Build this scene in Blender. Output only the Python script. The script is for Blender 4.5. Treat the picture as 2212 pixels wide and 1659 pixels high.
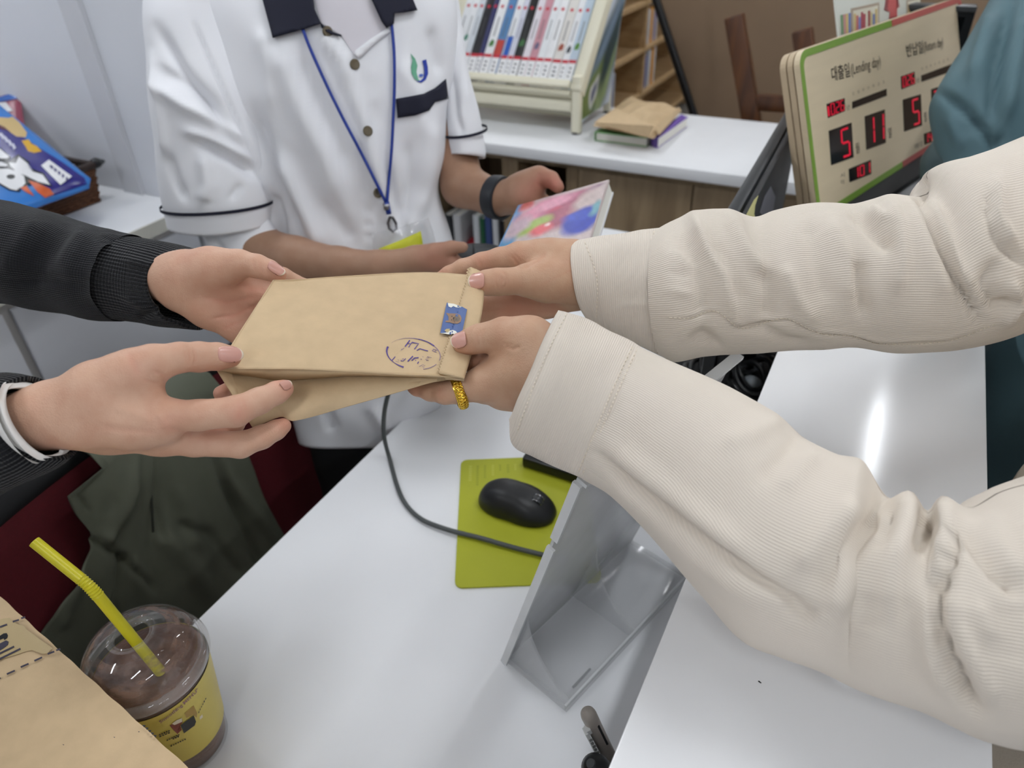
import bpy, bmesh, math, random
import numpy as np
from mathutils import Matrix, Vector

for o in list(bpy.data.objects):
    bpy.data.objects.remove(o, do_unlink=True)
SC = bpy.context.scene
COL = SC.collection
rnd = random.Random(7)
nrs = np.random.RandomState(5)

# ------------------------------------------------------------------ camera, world, exposure
F, CX, CY, EYE = 1550.0, 1106.0, 829.5, 1.45           # focal length and centre in 2212x1659 pixels, eye height
RC = np.array([[0.8856126, -0.24498832, 0.3945517],     # camera axes in the room: x along the back counter, y along the desk
               [0.46342509, 0.52187302, -0.71616041],
               [-0.03045495, 0.81708584, 0.57571106]])
cam_d = bpy.data.cameras.new('camera')
cam = bpy.data.objects.new('camera', cam_d)
COL.objects.link(cam)
mw = Matrix(RC.tolist()).to_4x4()
mw.translation = Vector((0, 0, EYE))
cam.matrix_world = mw
cam_d.sensor_width = 36.0
cam_d.lens = 36.0 * F / 2212.0
cam_d.clip_start = 0.02
cam_d.dof.use_dof = True
cam_d.dof.focus_distance = 0.56
cam_d.dof.aperture_fstop = 7.0
SC.camera = cam
SC.view_settings.view_transform = 'Standard'
SC.view_settings.look = 'None'
SC.view_settings.gamma = 1.0
SC.view_settings.use_curve_mapping = False
SC.view_settings.exposure = 0.0
world = bpy.data.worlds.new('world')
SC.world = world
world.use_nodes = True
world.node_tree.nodes['Background'].inputs[0].default_value = (0.90, 0.95, 1.0, 1)
world.node_tree.nodes['Background'].inputs[1].default_value = 0.35
LAMP_POWER = 44.0
try:
    SC.cycles.use_denoising = True
    SC.cycles.max_bounces = 4
    SC.cycles.diffuse_bounces = 3
    SC.cycles.glossy_bounces = 3
    SC.cycles.transparent_max_bounces = 12
    SC.cycles.use_light_tree = False
    SC.cycles.use_adaptive_sampling = True
    SC.cycles.adaptive_threshold = 0.08
    SC.cycles.caustics_reflective = False
    SC.cycles.caustics_refractive = False
    SC.cycles.sample_clamp_indirect = 4.0
except Exception:
    pass

# ------------------------------------------------------------------ measuring helpers
CAMP = np.array([0.0, 0.0, EYE])


def rdir(px, py):
    return RC @ np.array([(px - CX) / F, -(py - CY) / F, -1.0])


def P(px, py, z):            # room point seen at a pixel at a depth in metres
    return CAMP + rdir(px, py) * z


def on_z(px, py, h):         # room point seen at a pixel on the level plane of height h
    r = rdir(px, py)
    return CAMP + r * ((h - EYE) / r[2])


def on_y(px, py, y):
    r = rdir(px, py)
    return CAMP + r * (y / r[1])


def on_x(px, py, x):
    r = rdir(px, py)
    return CAMP + r * (x / r[0])


def on_plane(px, py, o, n):
    r = rdir(px, py)
    return CAMP + r * (np.dot(np.asarray(o) - CAMP, n) / np.dot(r, n))


def proj(v):                 # pixels and depth of points
    c = (np.asarray(v) - CAMP) @ RC
    z = -c[..., 2]
    return CX + F * c[..., 0] / z, CY - F * c[..., 1] / z, z


def unit(v):
    v = np.asarray(v, float)
    return v / (np.linalg.norm(v) + 1e-12)


# ------------------------------------------------------------------ materials
def lin(c):
    out = []
    for v in c:
        v = v / 255.0
        out.append(v / 12.92 if v <= 0.04045 else ((v + 0.055) / 1.055) ** 2.4)
    return out


def new_mat(name):
    m = bpy.data.materials.new(name)
    m.use_nodes = True
    nt = m.node_tree
    b = nt.nodes['Principled BSDF']
    return m, nt, b


def mat(name, col, rough=0.5, var=0.0, vscale=20.0, bump=0.0, bscale=200.0, metal=0.0, spec=0.5, coat=0.0,
        stretch=None, emit=0.0, trans=0.0, alpha=1.0, ior=1.45, sheen=0.0, sss=0.0, detail=4.0):
    m, nt, b = new_mat(name)
    L = nt.links.new
    c = lin(col) + [1]
    b.inputs['Base Color'].default_value = c
    b.inputs['Roughness'].default_value = rough
    b.inputs['Metallic'].default_value = metal
    b.inputs['Specular IOR Level'].default_value = spec
    b.inputs['IOR'].default_value = ior
    b.inputs['Coat Weight'].default_value = coat
    b.inputs['Sheen Weight'].default_value = sheen
    b.inputs['Transmission Weight'].default_value = trans
    b.inputs['Alpha'].default_value = alpha
    if sss:
        b.inputs['Subsurface Weight'].default_value = sss
        b.inputs['Subsurface Radius'].default_value = (1.0, 0.35, 0.2)
        b.inputs['Subsurface Scale'].default_value = 0.004
    if emit:
        b.inputs['Emission Color'].default_value = c
        b.inputs['Emission Strength'].default_value = emit
    tc = nt.nodes.new('ShaderNodeTexCoord')
    mp = nt.nodes.new('ShaderNodeMapping')
    L(tc.outputs['Object'], mp.inputs['Vector'])
    if stretch:
        mp.inputs['Scale'].default_value = stretch
    nz = nt.nodes.new('ShaderNodeTexNoise')
    nz.inputs['Scale'].default_value = vscale
    nz.inputs['Detail'].default_value = detail
    L(mp.outputs['Vector'], nz.inputs['Vector'])
    mx = nt.nodes.new('ShaderNodeMix')
    mx.data_type = 'RGBA'
    mx.blend_type = 'MULTIPLY'
    k = max(var, 0.02)
    rp = nt.nodes.new('ShaderNodeValToRGB')
    rp.color_ramp.elements[0].position = 0.3
    rp.color_ramp.elements[1].position = 0.7
    rp.color_ramp.elements[0].color = (1 - k, 1 - k, 1 - k, 1)
    rp.color_ramp.elements[1].color = (1, 1, 1, 1)
    L(nz.outputs['Fac'], rp.inputs['Fac'])
    mx.inputs[0].default_value = 1.0
    mx.inputs[6].default_value = c
    L(rp.outputs['Color'], mx.inputs[7])
    L(mx.outputs[2], b.inputs['Base Color'])
    if bump:
        n2 = nt.nodes.new('ShaderNodeTexNoise')
        n2.inputs['Scale'].default_value = bscale
        n2.inputs['Detail'].default_value = 3
        L(mp.outputs['Vector'], n2.inputs['Vector'])
        bp = nt.nodes.new('ShaderNodeBump')
        bp.inputs['Strength'].default_value = 1.0
        bp.inputs['Distance'].default_value = bump
        L(n2.outputs['Fac'], bp.inputs['Height'])
        L(bp.outputs['Normal'], b.inputs['Normal'])
    return m


def rib_mat(name, col, axis=0, period=0.0023, height=0.0005, rough=0.9, var=0.06, dark=0.86, vscale=14.0, power=1.0, knit=0.0):
    """Ribbed cloth: ribs follow the UV map, which is laid out in metres."""
    m, nt, b = new_mat(name)
    L = nt.links.new
    c = lin(col) + [1]
    b.inputs['Roughness'].default_value = rough
    b.inputs['Specular IOR Level'].default_value = 0.15
    b.inputs['Sheen Weight'].default_value = 0.15
    b.inputs['Sheen Roughness'].default_value = 0.5
    uv = nt.nodes.new('ShaderNodeTexCoord')
    sp = nt.nodes.new('ShaderNodeSeparateXYZ')
    L(uv.outputs['UV'], sp.inputs[0])

    def math_(op, a, bb=None):
        n = nt.nodes.new('ShaderNodeMath')
        n.operation = op
        for i, v in enumerate((a, bb)):
            if v is None:
                continue
            if isinstance(v, (int, float)):
                n.inputs[i].default_value = v
            else:
                L(v, n.inputs[i])
        return n.outputs[0]
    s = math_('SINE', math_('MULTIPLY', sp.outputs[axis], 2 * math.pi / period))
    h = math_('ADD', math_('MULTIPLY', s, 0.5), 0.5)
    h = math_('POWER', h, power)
    if knit:
        s2 = math_('SINE', math_('MULTIPLY', sp.outputs[1 - axis], 2 * math.pi / knit))
        h = math_('ADD', h, math_('MULTIPLY', s2, 0.10))
    nz = nt.nodes.new('ShaderNodeTexNoise')
    nz.inputs['Scale'].default_value = vscale
    nz.inputs['Detail'].default_value = 5
    L(uv.outputs['Object'], nz.inputs['Vector'])
    fz = nt.nodes.new('ShaderNodeTexNoise')
    fz.inputs['Scale'].default_value = 900
    L(uv.outputs['Object'], fz.inputs['Vector'])
    hh = math_('ADD', h, math_('MULTIPLY', fz.outputs['Fac'], 0.5))
    bp = nt.nodes.new('ShaderNodeBump')
    bp.inputs['Distance'].default_value = height
    bp.inputs['Strength'].default_value = 1.0
    L(hh, bp.inputs['Height'])
    L(bp.outputs['Normal'], b.inputs['Normal'])
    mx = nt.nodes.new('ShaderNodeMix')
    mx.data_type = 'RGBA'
    mx.inputs[6].default_value = [v * dark for v in c[:3]] + [1]  # valleys between ribs coloured darker: groove shade painted into the cloth
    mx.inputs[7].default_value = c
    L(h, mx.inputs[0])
    m2 = nt.nodes.new('ShaderNodeMix')
    m2.data_type = 'RGBA'
    m2.blend_type = 'MULTIPLY'
    m2.inputs[0].default_value = 1.0
    rp = nt.nodes.new('ShaderNodeValToRGB')
    rp.color_ramp.elements[0].position = 0.35
    rp.color_ramp.elements[1].position = 0.65
    rp.color_ramp.elements[0].color = (1 - var, 1 - var * 1.05, 1 - var * 1.2, 1)
    L(nz.outputs['Fac'], rp.inputs['Fac'])
    L(mx.outputs[2], m2.inputs[6])
    L(rp.outputs['Color'], m2.inputs[7])
    L(m2.outputs[2], b.inputs['Base Color'])
    return m


def skin_mat(name, col, red, pale):
    """Skin: base tone mixed towards a redder tone at knuckles and fingertips by a stored attribute."""
    m, nt, b = new_mat(name)
    L = nt.links.new
    at = nt.nodes.new('ShaderNodeAttribute')
    at.attribute_name = 'flush'
    tc = nt.nodes.new('ShaderNodeTexCoord')
    nz = nt.nodes.new('ShaderNodeTexNoise')
    nz.inputs['Scale'].default_value = 55
    nz.inputs['Detail'].default_value = 5
    L(tc.outputs['Object'], nz.inputs['Vector'])
    m1 = nt.nodes.new('ShaderNodeMix')
    m1.data_type = 'RGBA'
    m1.inputs[6].default_value = lin(pale) + [1]
    m1.inputs[7].default_value = lin(col) + [1]
    rp = nt.nodes.new('ShaderNodeValToRGB')
    rp.color_ramp.elements[0].position = 0.35
    rp.color_ramp.elements[1].position = 0.65
    L(nz.outputs['Fac'], rp.inputs['Fac'])
    L(rp.outputs['Color'], m1.inputs[0])
    m2 = nt.nodes.new('ShaderNodeMix')
    m2.data_type = 'RGBA'
    L(at.outputs['Fac'], m2.inputs[0])
    L(m1.outputs[2], m2.inputs[6])
    m2.inputs[7].default_value = lin(red) + [1]
    L(m2.outputs[2], b.inputs['Base Color'])
    b.inputs['Roughness'].default_value = 0.5
    b.inputs['Specular IOR Level'].default_value = 0.4
    vo = nt.nodes.new('ShaderNodeTexVoronoi')
    vo.inputs['Scale'].default_value = 900
    L(tc.outputs['Object'], vo.inputs['Vector'])
    n3 = nt.nodes.new('ShaderNodeTexNoise')
    n3.inputs['Scale'].default_value = 260
    n3.inputs['Detail'].default_value = 4
    L(tc.outputs['Object'], n3.inputs['Vector'])
    ad = nt.nodes.new('ShaderNodeMath')
    ad.operation = 'MULTIPLY_ADD'
    ad.inputs[1].default_value = 0.5
    L(vo.outputs['Distance'], ad.inputs[0])
    L(n3.outputs['Fac'], ad.inputs[2])
    bp = nt.nodes.new('ShaderNodeBump')
    bp.inputs['Distance'].default_value = 0.00024
    L(ad.outputs[0], bp.inputs['Height'])
    L(bp.outputs['Normal'], b.inputs['Normal'])
    return m


# ------------------------------------------------------------------ mesh helpers
def tag(o, label=None, cat=None, group=None, kind=None):
    if label:
        o['label'] = label
    if cat:
        o['category'] = cat
    if group:
        o['group'] = group
    if kind:
        o['kind'] = kind
    return o


def thing(name, loc, label, cat, group=None):
    o = bpy.data.objects.new(name, None)
    o.empty_display_size = 0.05
    COL.objects.link(o)
    o.location = Vector([float(v) for v in loc])
    o.matrix_world = Matrix.Translation(o.location)
    return tag(o, label, cat, group)


def origin_of(o):
    v = Vector((0, 0, 0))
    while o is not None:
        v = v + o.location
        o = o.parent
    return v


def mk(name, verts, faces, m, parent=None, smooth=False, uv=None, attr=None, angle=None):
    """One mesh object from room-space vertices; its own origin sits under the middle of its base."""
    V = np.asarray(verts, float).reshape(-1, 3)
    lo, hi = V.min(0), V.max(0)
    org = np.array([(lo[0] + hi[0]) / 2, (lo[1] + hi[1]) / 2, lo[2]])
    me = bpy.data.meshes.new(name)
    me.from_pydata((V - org).tolist(), [], [tuple(int(i) for i in f) for f in faces])
    me.update()
    for mm in (m if isinstance(m, (list, tuple)) else [m]):
        me.materials.append(mm)
    if uv is not None:
        ul = me.uv_layers.new(name='UVMap')
        idx = np.empty(len(me.loops), dtype=np.int32)
        me.loops.foreach_get('vertex_index', idx)
        ul.data.foreach_set('uv', np.asarray(uv, np.float32)[idx].ravel())
    if attr:
        for k, a in attr.items():
            at = me.attributes.new(k, 'FLOAT', 'POINT')
            at.data.foreach_set('value', np.asarray(a, np.float32))
    if smooth:
        me.polygons.foreach_set('use_smooth', [True] * len(me.polygons))
        if angle:
            try:
                me.set_sharp_from_angle(angle=math.radians(angle))
            except Exception:
                pass
    o = bpy.data.objects.new(name, me)
    COL.objects.link(o)
    o.location = Vector(org.tolist())
    if parent is not None:
        o.location = Vector(org.tolist()) - origin_of(parent)
        o.parent = parent
    return o


class MB:
    """Collects shapes into one mesh."""

    def __init__(s):
        s.v, s.f = [], []

    def add(s, v, f):
        n = len(s.v)
        s.v.extend([list(map(float, p)) for p in v])
        s.f.extend([[i + n for i in q] for q in f])
        return s

    def box(s, o, x, y, z):
        """Box from corner o with edge vectors x, y, z."""
        o, x, y, z = [np.asarray(q, float) for q in (o, x, y, z)]
        if np.dot(np.cross(x, y), z) < 0:
            o = o + z
            z = -z
        v = [o, o + x, o + x + y, o + y, o + z, o + x + z, o + x + y + z, o + y + z]
        return s.add(v, [[3, 2, 1, 0], [4, 5, 6, 7], [0, 1, 5, 4], [1, 2, 6, 5], [2, 3, 7, 6], [3, 0, 4, 7]])

    def abox(s, x0, x1, y0, y1, z0, z1):
        return s.box((x0, y0, z0), (x1 - x0, 0, 0), (0, y1 - y0, 0), (0, 0, z1 - z0))

    def prism(s, pts, d):
        """Closed polygon pts (3D) pushed by vector d."""
        pts = [np.asarray(p, float) for p in pts]
        d = np.asarray(d, float)
        n = len(pts)
        nn = np.zeros(3)
        for i in range(n):
            nn += np.cross(pts[i], pts[(i + 1) % n])
        if np.dot(nn, d) < 0:
            pts = pts[::-1]
        v = pts + [p + d for p in pts]
        f = [list(range(n))[::-1], [i + n for i in range(n)]]
        for i in range(n):
            j = (i + 1) % n
            f.append([i, j, j + n, i + n])
        return s.add(v, f)

    def tube(s, pts, r, n=10, caps=True):
        pts = [np.asarray(p, float) for p in pts]
        rs = r if isinstance(r, (list, tuple, np.ndarray)) else [r] * len(pts)
        v, f = [], []
        t0 = unit(pts[1] - pts[0])
        a = unit(np.cross(t0, [0.3, 0.2, 0.93] if abs(t0[2]) < 0.9 else [1, 0, 0]))
        for i, p in enumerate(pts):
            t = unit((pts[min(i + 1, len(pts) - 1)] - pts[max(i - 1, 0)]))
            a = unit(a - t * np.dot(a, t))
            b = np.cross(t, a)
            for k in range(n):
                q = 2 * math.pi * k / n
                v.append(p + rs[i] * (math.cos(q) * a + math.sin(q) * b))
        for i in range(len(pts) - 1):
            for k in range(n):
                k2 = (k + 1) % n
                f.append([i * n + k, i * n + k2, (i + 1) * n + k2, (i + 1) * n + k])
        if caps:
            f.append(list(range(n))[::-1])
            f.append([(len(pts) - 1) * n + k for k in range(n)])
        return s.add(v, f)

    def lathe(s, o, prof, n=48, axis=(0, 0, 1), caps=True):
        """Profile [(radius, height)] around the axis through o."""
        o = np.asarray(o, float)
        ax = unit(axis)
        a = unit(np.cross(ax, [0, 1, 0.01] if abs(ax[1]) < 0.9 else [1, 0, 0]))
        b = np.cross(ax, a)
        v, f = [], []
        for (r, h) in prof:
            for k in range(n):
                q = 2 * math.pi * k / n
                v.append(o + ax * h + r * (math.cos(q) * a + math.sin(q) * b))
        for i in range(len(prof) - 1):
            for k in range(n):
                k2 = (k + 1) % n
                f.append([i * n + k, i * n + k2, (i + 1) * n + k2, (i + 1) * n + k])
        if caps:
            f.append(list(range(n))[::-1])
            f.append([(len(prof) - 1) * n + k for k in range(n)])
        return s.add(v, f)

    def build(s, name, m, parent=None, smooth=False, angle=None, bevel=0.0, seg=2):
        o = mk(name, s.v, s.f, m, parent, smooth, angle=angle)
        if bevel:
            bm = bmesh.new()
            bm.from_mesh(o.data)
            bmesh.ops.bevel(bm, geom=[e for e in bm.edges if e.is_manifold and e.calc_face_angle(0) > 0.6], offset=bevel,
                            segments=seg, profile=0.5, affect='EDGES', clamp_overlap=True)
            bm.to_mesh(o.data)
            bm.free()
            o.data.polygons.foreach_set('use_smooth', [True] * len(o.data.polygons))
            try:
                o.data.set_sharp_from_angle(angle=math.radians(40))
            except Exception:
                pass
        return o


class Frame:
    """A flat local frame (origin, x, y, normal) for things printed or mounted on a face."""

    def __init__(s, o, x, y):
        s.o = np.asarray(o, float)
        s.x = unit(x)
        y = np.asarray(y, float)
        s.y = unit(y - s.x * np.dot(y, s.x))
        s.n = np.cross(s.x, s.y)

    def p(s, a, b, c=0.0):
        return s.o + s.x * a + s.y * b + s.n * c

    def poly(s, name, pts, m, parent, lift=0.0004, thick=0.0003):
        mb = MB()
        mb.prism([s.p(a, b, lift) for a, b in pts], s.n * thick)
        return mb.build(name, m, parent)

    def rect(s, name, a0, b0, a1, b1, m, parent, lift=0.0004, thick=0.0003):
        return s.poly(name, [(a0, b0), (a1, b0), (a1, b1), (a0, b1)], m, parent, lift, thick)


def text_verts(body, size, align='LEFT', weight=0.0):
    cu = bpy.data.curves.new('lettering', 'FONT')
    cu.body = body
    cu.size = size
    cu.align_x = align
    cu.align_y = 'BOTTOM_BASELINE'
    cu.resolution_u = 2
    cu.offset = weight
    ob = bpy.data.objects.new('lettering', cu)
    COL.objects.link(ob)
    dg = bpy.context.evaluated_depsgraph_get()
    dg.update()
    me = bpy.data.meshes.new_from_object(ob.evaluated_get(dg))
    V = [tuple(v.co) for v in me.vertices]
    Fc = [list(p.vertices) for p in me.polygons]
    bpy.data.objects.remove(ob, do_unlink=True)
    bpy.data.curves.remove(cu)
    bpy.data.meshes.remove(me)
    return V, Fc


def text(name, body, size, m, parent, mapf, align='LEFT', sx=1.0, rot=0.0, weight=0.0, skew=0.0):
    """Lettering laid on a surface by mapf(x, y) -> room point."""
    V, Fc = text_verts(body, size, align, weight)
    if not V:
        return None
    c, s = math.cos(rot), math.sin(rot)
    out = []
    for x, y, _ in V:
        x = x * sx + skew * y
        out.append(mapf(x * c - y * s, x * s + y * c))
    return mk(name, out, Fc, m, parent)


def painted(name, mapf, w, h, base, blobs, parent, nu=70, nv=50, seed=1, grain=0.14, rough=0.35):
    """A printed picture on a fine grid: soft blobs of colour (u, v, ru, rv, angle, colour, edge) over a base tone, mapf(u, v) -> room point."""
    r = np.random.RandomState(seed)
    U, Vv = np.meshgrid(np.linspace(0, 1, nu), np.linspace(0, 1, nv))
    u, v = U.ravel(), Vv.ravel()
    q = np.stack([u, v, 0 * u], 1)
    wu, wv = u + 0.03 * noise3(q, 14, seed), v + 0.03 * noise3(q, 14, seed + 7)
    C = np.tile(np.array(lin(base)), (len(u), 1))
    for (cu, cv, ru, rv, an, col, ed) in blobs:
        c, s = math.cos(an), math.sin(an)
        du, dv = wu - cu, wv - cv
        d = np.sqrt(((du * c + dv * s) / ru) ** 2 + ((-du * s + dv * c) / rv) ** 2)
        k = np.clip((1 + ed - d) / (2 * ed), 0, 1)[:, None]
        C = C * (1 - k) + np.array(lin(col)) * k
    C = C * (1 + grain * (0.6 * noise3(q * np.array([1, 2.5, 1]), 30, seed + 3) + 0.4 * r.uniform(-1, 1, len(u)))[:, None]).clip(0.3, 1.6)
    m = bpy.data.materials.get('printed_colour')
    if m is None:
        m, nt, b = new_mat('printed_colour')
        at = nt.nodes.new('ShaderNodeAttribute')
        at.attribute_name = 'paint'
        nt.links.new(at.outputs['Color'], b.inputs['Base Color'])
        b.inputs['Roughness'].default_value = rough
    V = [mapf(a, b_) for a, b_ in zip(u, v)]
    Fc = [[j * nu + i, j * nu + i + 1, (j + 1) * nu + i + 1, (j + 1) * nu + i] for j in range(nv - 1) for i in range(nu - 1)]
    o = mk(name, V, Fc, m, parent)
    at = o.data.attributes.new('paint', 'FLOAT_COLOR', 'POINT')
    at.data.foreach_set('color', np.concatenate([C, np.ones((len(C), 1))], 1).clip(0, 1).astype(np.float32).ravel())
    return o


def copy_tree(o, parent=None, loc=None):
    c = o.copy()
    COL.objects.link(c)
    c.parent = parent
    if loc is not None:
        c.location = Vector([float(v) for v in loc])
    for ch in [q for q in bpy.data.objects if q.parent is o]:
        copy_tree(ch, c)
    return c


def catmull(pts, n):
    """Smooth curve through rows of numbers, n samples, even in parameter by chord length."""
    A = np.asarray(pts, float)
    d = np.linalg.norm(np.diff(A[:, :3], axis=0), axis=1) + 1e-9
    t = np.concatenate([[0], np.cumsum(d)])
    t /= t[-1]
    T = np.linspace(0, 1, n)
    m_ = np.zeros_like(A)
    m_[1:-1] = (A[2:] - A[:-2]) / (t[2:] - t[:-2])[:, None]
    m_[0] = (A[1] - A[0]) / (t[1] - t[0])
    m_[-1] = (A[-1] - A[-2]) / (t[-1] - t[-2])
    out = []
    for q in T:
        i = min(max(np.searchsorted(t, q, 'right') - 1, 0), len(t) - 2)
        h = t[i + 1] - t[i]
        u = (q - t[i]) / h
        out.append((2 * u ** 3 - 3 * u ** 2 + 1) * A[i] + (u ** 3 - 2 * u ** 2 + u) * h * m_[i]
                   + (-2 * u ** 3 + 3 * u ** 2) * A[i + 1] + (u ** 3 - u ** 2) * h * m_[i + 1])
    return np.array(out)


def noise3(p, scale, seed=0):
    """Cheap smooth pseudo-noise (sum of sines) in [-1, 1]."""
    r = np.random.RandomState(seed)
    out = np.zeros(len(p))
    for k in range(6):
        w = r.normal(size=3) * scale
        out += np.sin(p @ w + r.uniform(0, 6.28))
    return out / 4.0


def vnormals(V, ring, seg):
    G = V.reshape(ring, seg, 3)
    du = np.roll(G, -1, 1) - np.roll(G, 1, 1)
    dv = np.empty_like(G)
    dv[1:-1] = G[2:] - G[:-2]
    dv[0] = G[1] - G[0]
    dv[-1] = G[-1] - G[-2]
    n = np.cross(du, dv)
    n /= np.linalg.norm(n, axis=2, keepdims=True) + 1e-12
    return n.reshape(-1, 3)


def seg_dist(px, py, poly):
    """Pixel distance of points to a polyline and the parameter (0..1) of the foot."""
    best = np.full(px.shape, 1e9)
    par = np.zeros(px.shape)
    n = len(poly) - 1
    for i in range(n):
        ax, ay = poly[i]
        bx, by = poly[i + 1]
        dx, dy = bx - ax, by - ay
        t = np.clip(((px - ax) * dx + (py - ay) * dy) / (dx * dx + dy * dy + 1e-9), 0, 1)
        d = np.hypot(px - ax - t * dx, py - ay - t * dy)
        k = d < best
        best = np.where(k, d, best)
        par = np.where(k, (i + t) / n, par)
    return best, par


def folds(V, N, fl):
    """Push cloth in and out along creases that were measured on the side facing the photographer."""
    if not fl:
        return V
    px, py, z = proj(V)
    toward = np.einsum('ij,ij->i', N, unit_rows(CAMP - V))
    w = np.clip((toward + 0.25) / 0.5, 0, 1)
    D = np.zeros(len(V))
    for poly, wd, amp in fl:
        d, t = seg_dist(px, py, poly)
        D += amp * np.exp(-(d / wd) ** 2) * np.clip(np.minimum(t, 1 - t) * 5 + 0.25, 0, 1)
    return V + N * (D * w)[:, None]


def unit_rows(A):
    return A / (np.linalg.norm(A, axis=1, keepdims=True) + 1e-12)


def loft(name, secs, m, parent=None, rings=80, segs=72, ratio=0.9, fl=None, wrinkle=0.0, wscale=60.0, seed=1,
         cap0=False, cap1=True, thick=0.0, uvoff=0.0, power=2.0, offset=None, skew=0.0):
    """Cloth or limb tube through sections ((x, y) top, (x, y) bottom, depth[, ratio]) measured on the photograph."""
    rows = []
    for s in secs:
        if len(s[0]) == 3:          # given directly in the room
            a, b = np.asarray(s[0], float), np.asarray(s[1], float)
        else:
            a, b = P(s[0][0], s[0][1], s[2]), P(s[1][0], s[1][1], s[2])
        rows.append(np.concatenate([(a + b) / 2, (a - b) / 2, [s[3] if len(s) > 3 and s[3] else ratio]]))
    C = catmull(rows, rings)
    cen, half, rat = C[:, :3], C[:, 3:6], C[:, 6]
    tan = np.gradient(cen, axis=0)
    tan = unit_rows(tan)
    V, UV = [], []
    q = np.linspace(0, 2 * math.pi, segs, endpoint=False)
    cq = np.sign(np.cos(q)) * np.abs(np.cos(q)) ** (2.0 / power)
    sq = np.sign(np.sin(q)) * np.abs(np.sin(q)) ** (2.0 / power)
    ln = np.concatenate([[0], np.cumsum(np.linalg.norm(np.diff(cen, axis=0), axis=1))])
    for i in range(rings):
        a = half[i]
        ha = np.linalg.norm(a)
        b = unit(np.cross(tan[i], a))
        if np.dot(b, CAMP - cen[i]) < 0:
            b = -b
        b = b * ha * rat[i]
        sk = tan[i] * (skew * max(0.0, 1 - 2.2 * i / rings))
        V.append(cen[i] + cq[:, None] * a + sq[:, None] * b + sq.clip(0)[:, None] * sk)
        per = 2 * math.pi * 0.065
        UV.append(np.stack([q / (2 * math.pi) * per, np.full(segs, ln[i])], 1))
    V = np.concatenate(V)
    UV = np.concatenate(UV)
    N = vnormals(V, rings, segs)
    ctr = np.repeat(cen, segs, 0)
    if np.mean(np.einsum('ij,ij->i', N, V - ctr)) < 0:
        N = -N
        flip = True
    else:
        flip = False
    if offset is not None:
        V = V + N * offset
    if wrinkle:
        V = V + N * (wrinkle * noise3(V, wscale, seed))[:, None]
    V = folds(V, N, fl)
    Fc = []
    for i in range(rings - 1):
        for k in range(segs):
            k2 = (k + 1) % segs
            f = [i * segs + k, i * segs + k2, (i + 1) * segs + k2, (i + 1) * segs + k]
            Fc.append(f[::-1] if flip else f)
    nv = len(V)
    extra, euv = [], []
    for c, i in ((cap0, 0), (cap1, rings - 1)):
        if c:
            extra.append(V[i * segs:(i + 1) * segs].mean(0))
            euv.append(UV[i * segs])
            ci = nv + len(extra) - 1
            for k in range(segs):
                k2 = (k + 1) % segs
                f = [ci, i * segs + k2, i * segs + k] if i == 0 else [ci, i * segs + k, i * segs + k2]
                Fc.append(f[::-1] if flip else f)
    if thick:                       # an inner layer turned in at the first ring: a hem with visible thickness
        for j, (dn, back) in enumerate(((thick, 0), (thick, min(6, rings - 2)), (thick, min(12, rings - 1)))):
            ring = V[back * segs:(back + 1) * segs] - N[back * segs:(back + 1) * segs] * dn
            base = nv + len(extra)
            extra.extend(list(ring))
            euv.extend(list(UV[back * segs:(back + 1) * segs]))
            prev = 0 if j == 0 else base - segs
            for k in range(segs):
                k2 = (k + 1) % segs
                f = [prev + k, base + k, base + k2, prev + k2]
                Fc.append(f[::-1] if flip else f)
    if extra:
        V = np.concatenate([V, np.array(extra)])
        UV = np.concatenate([UV, np.array(euv)])
    return mk(name, V, Fc, m, parent, True, uv=UV)


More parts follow.
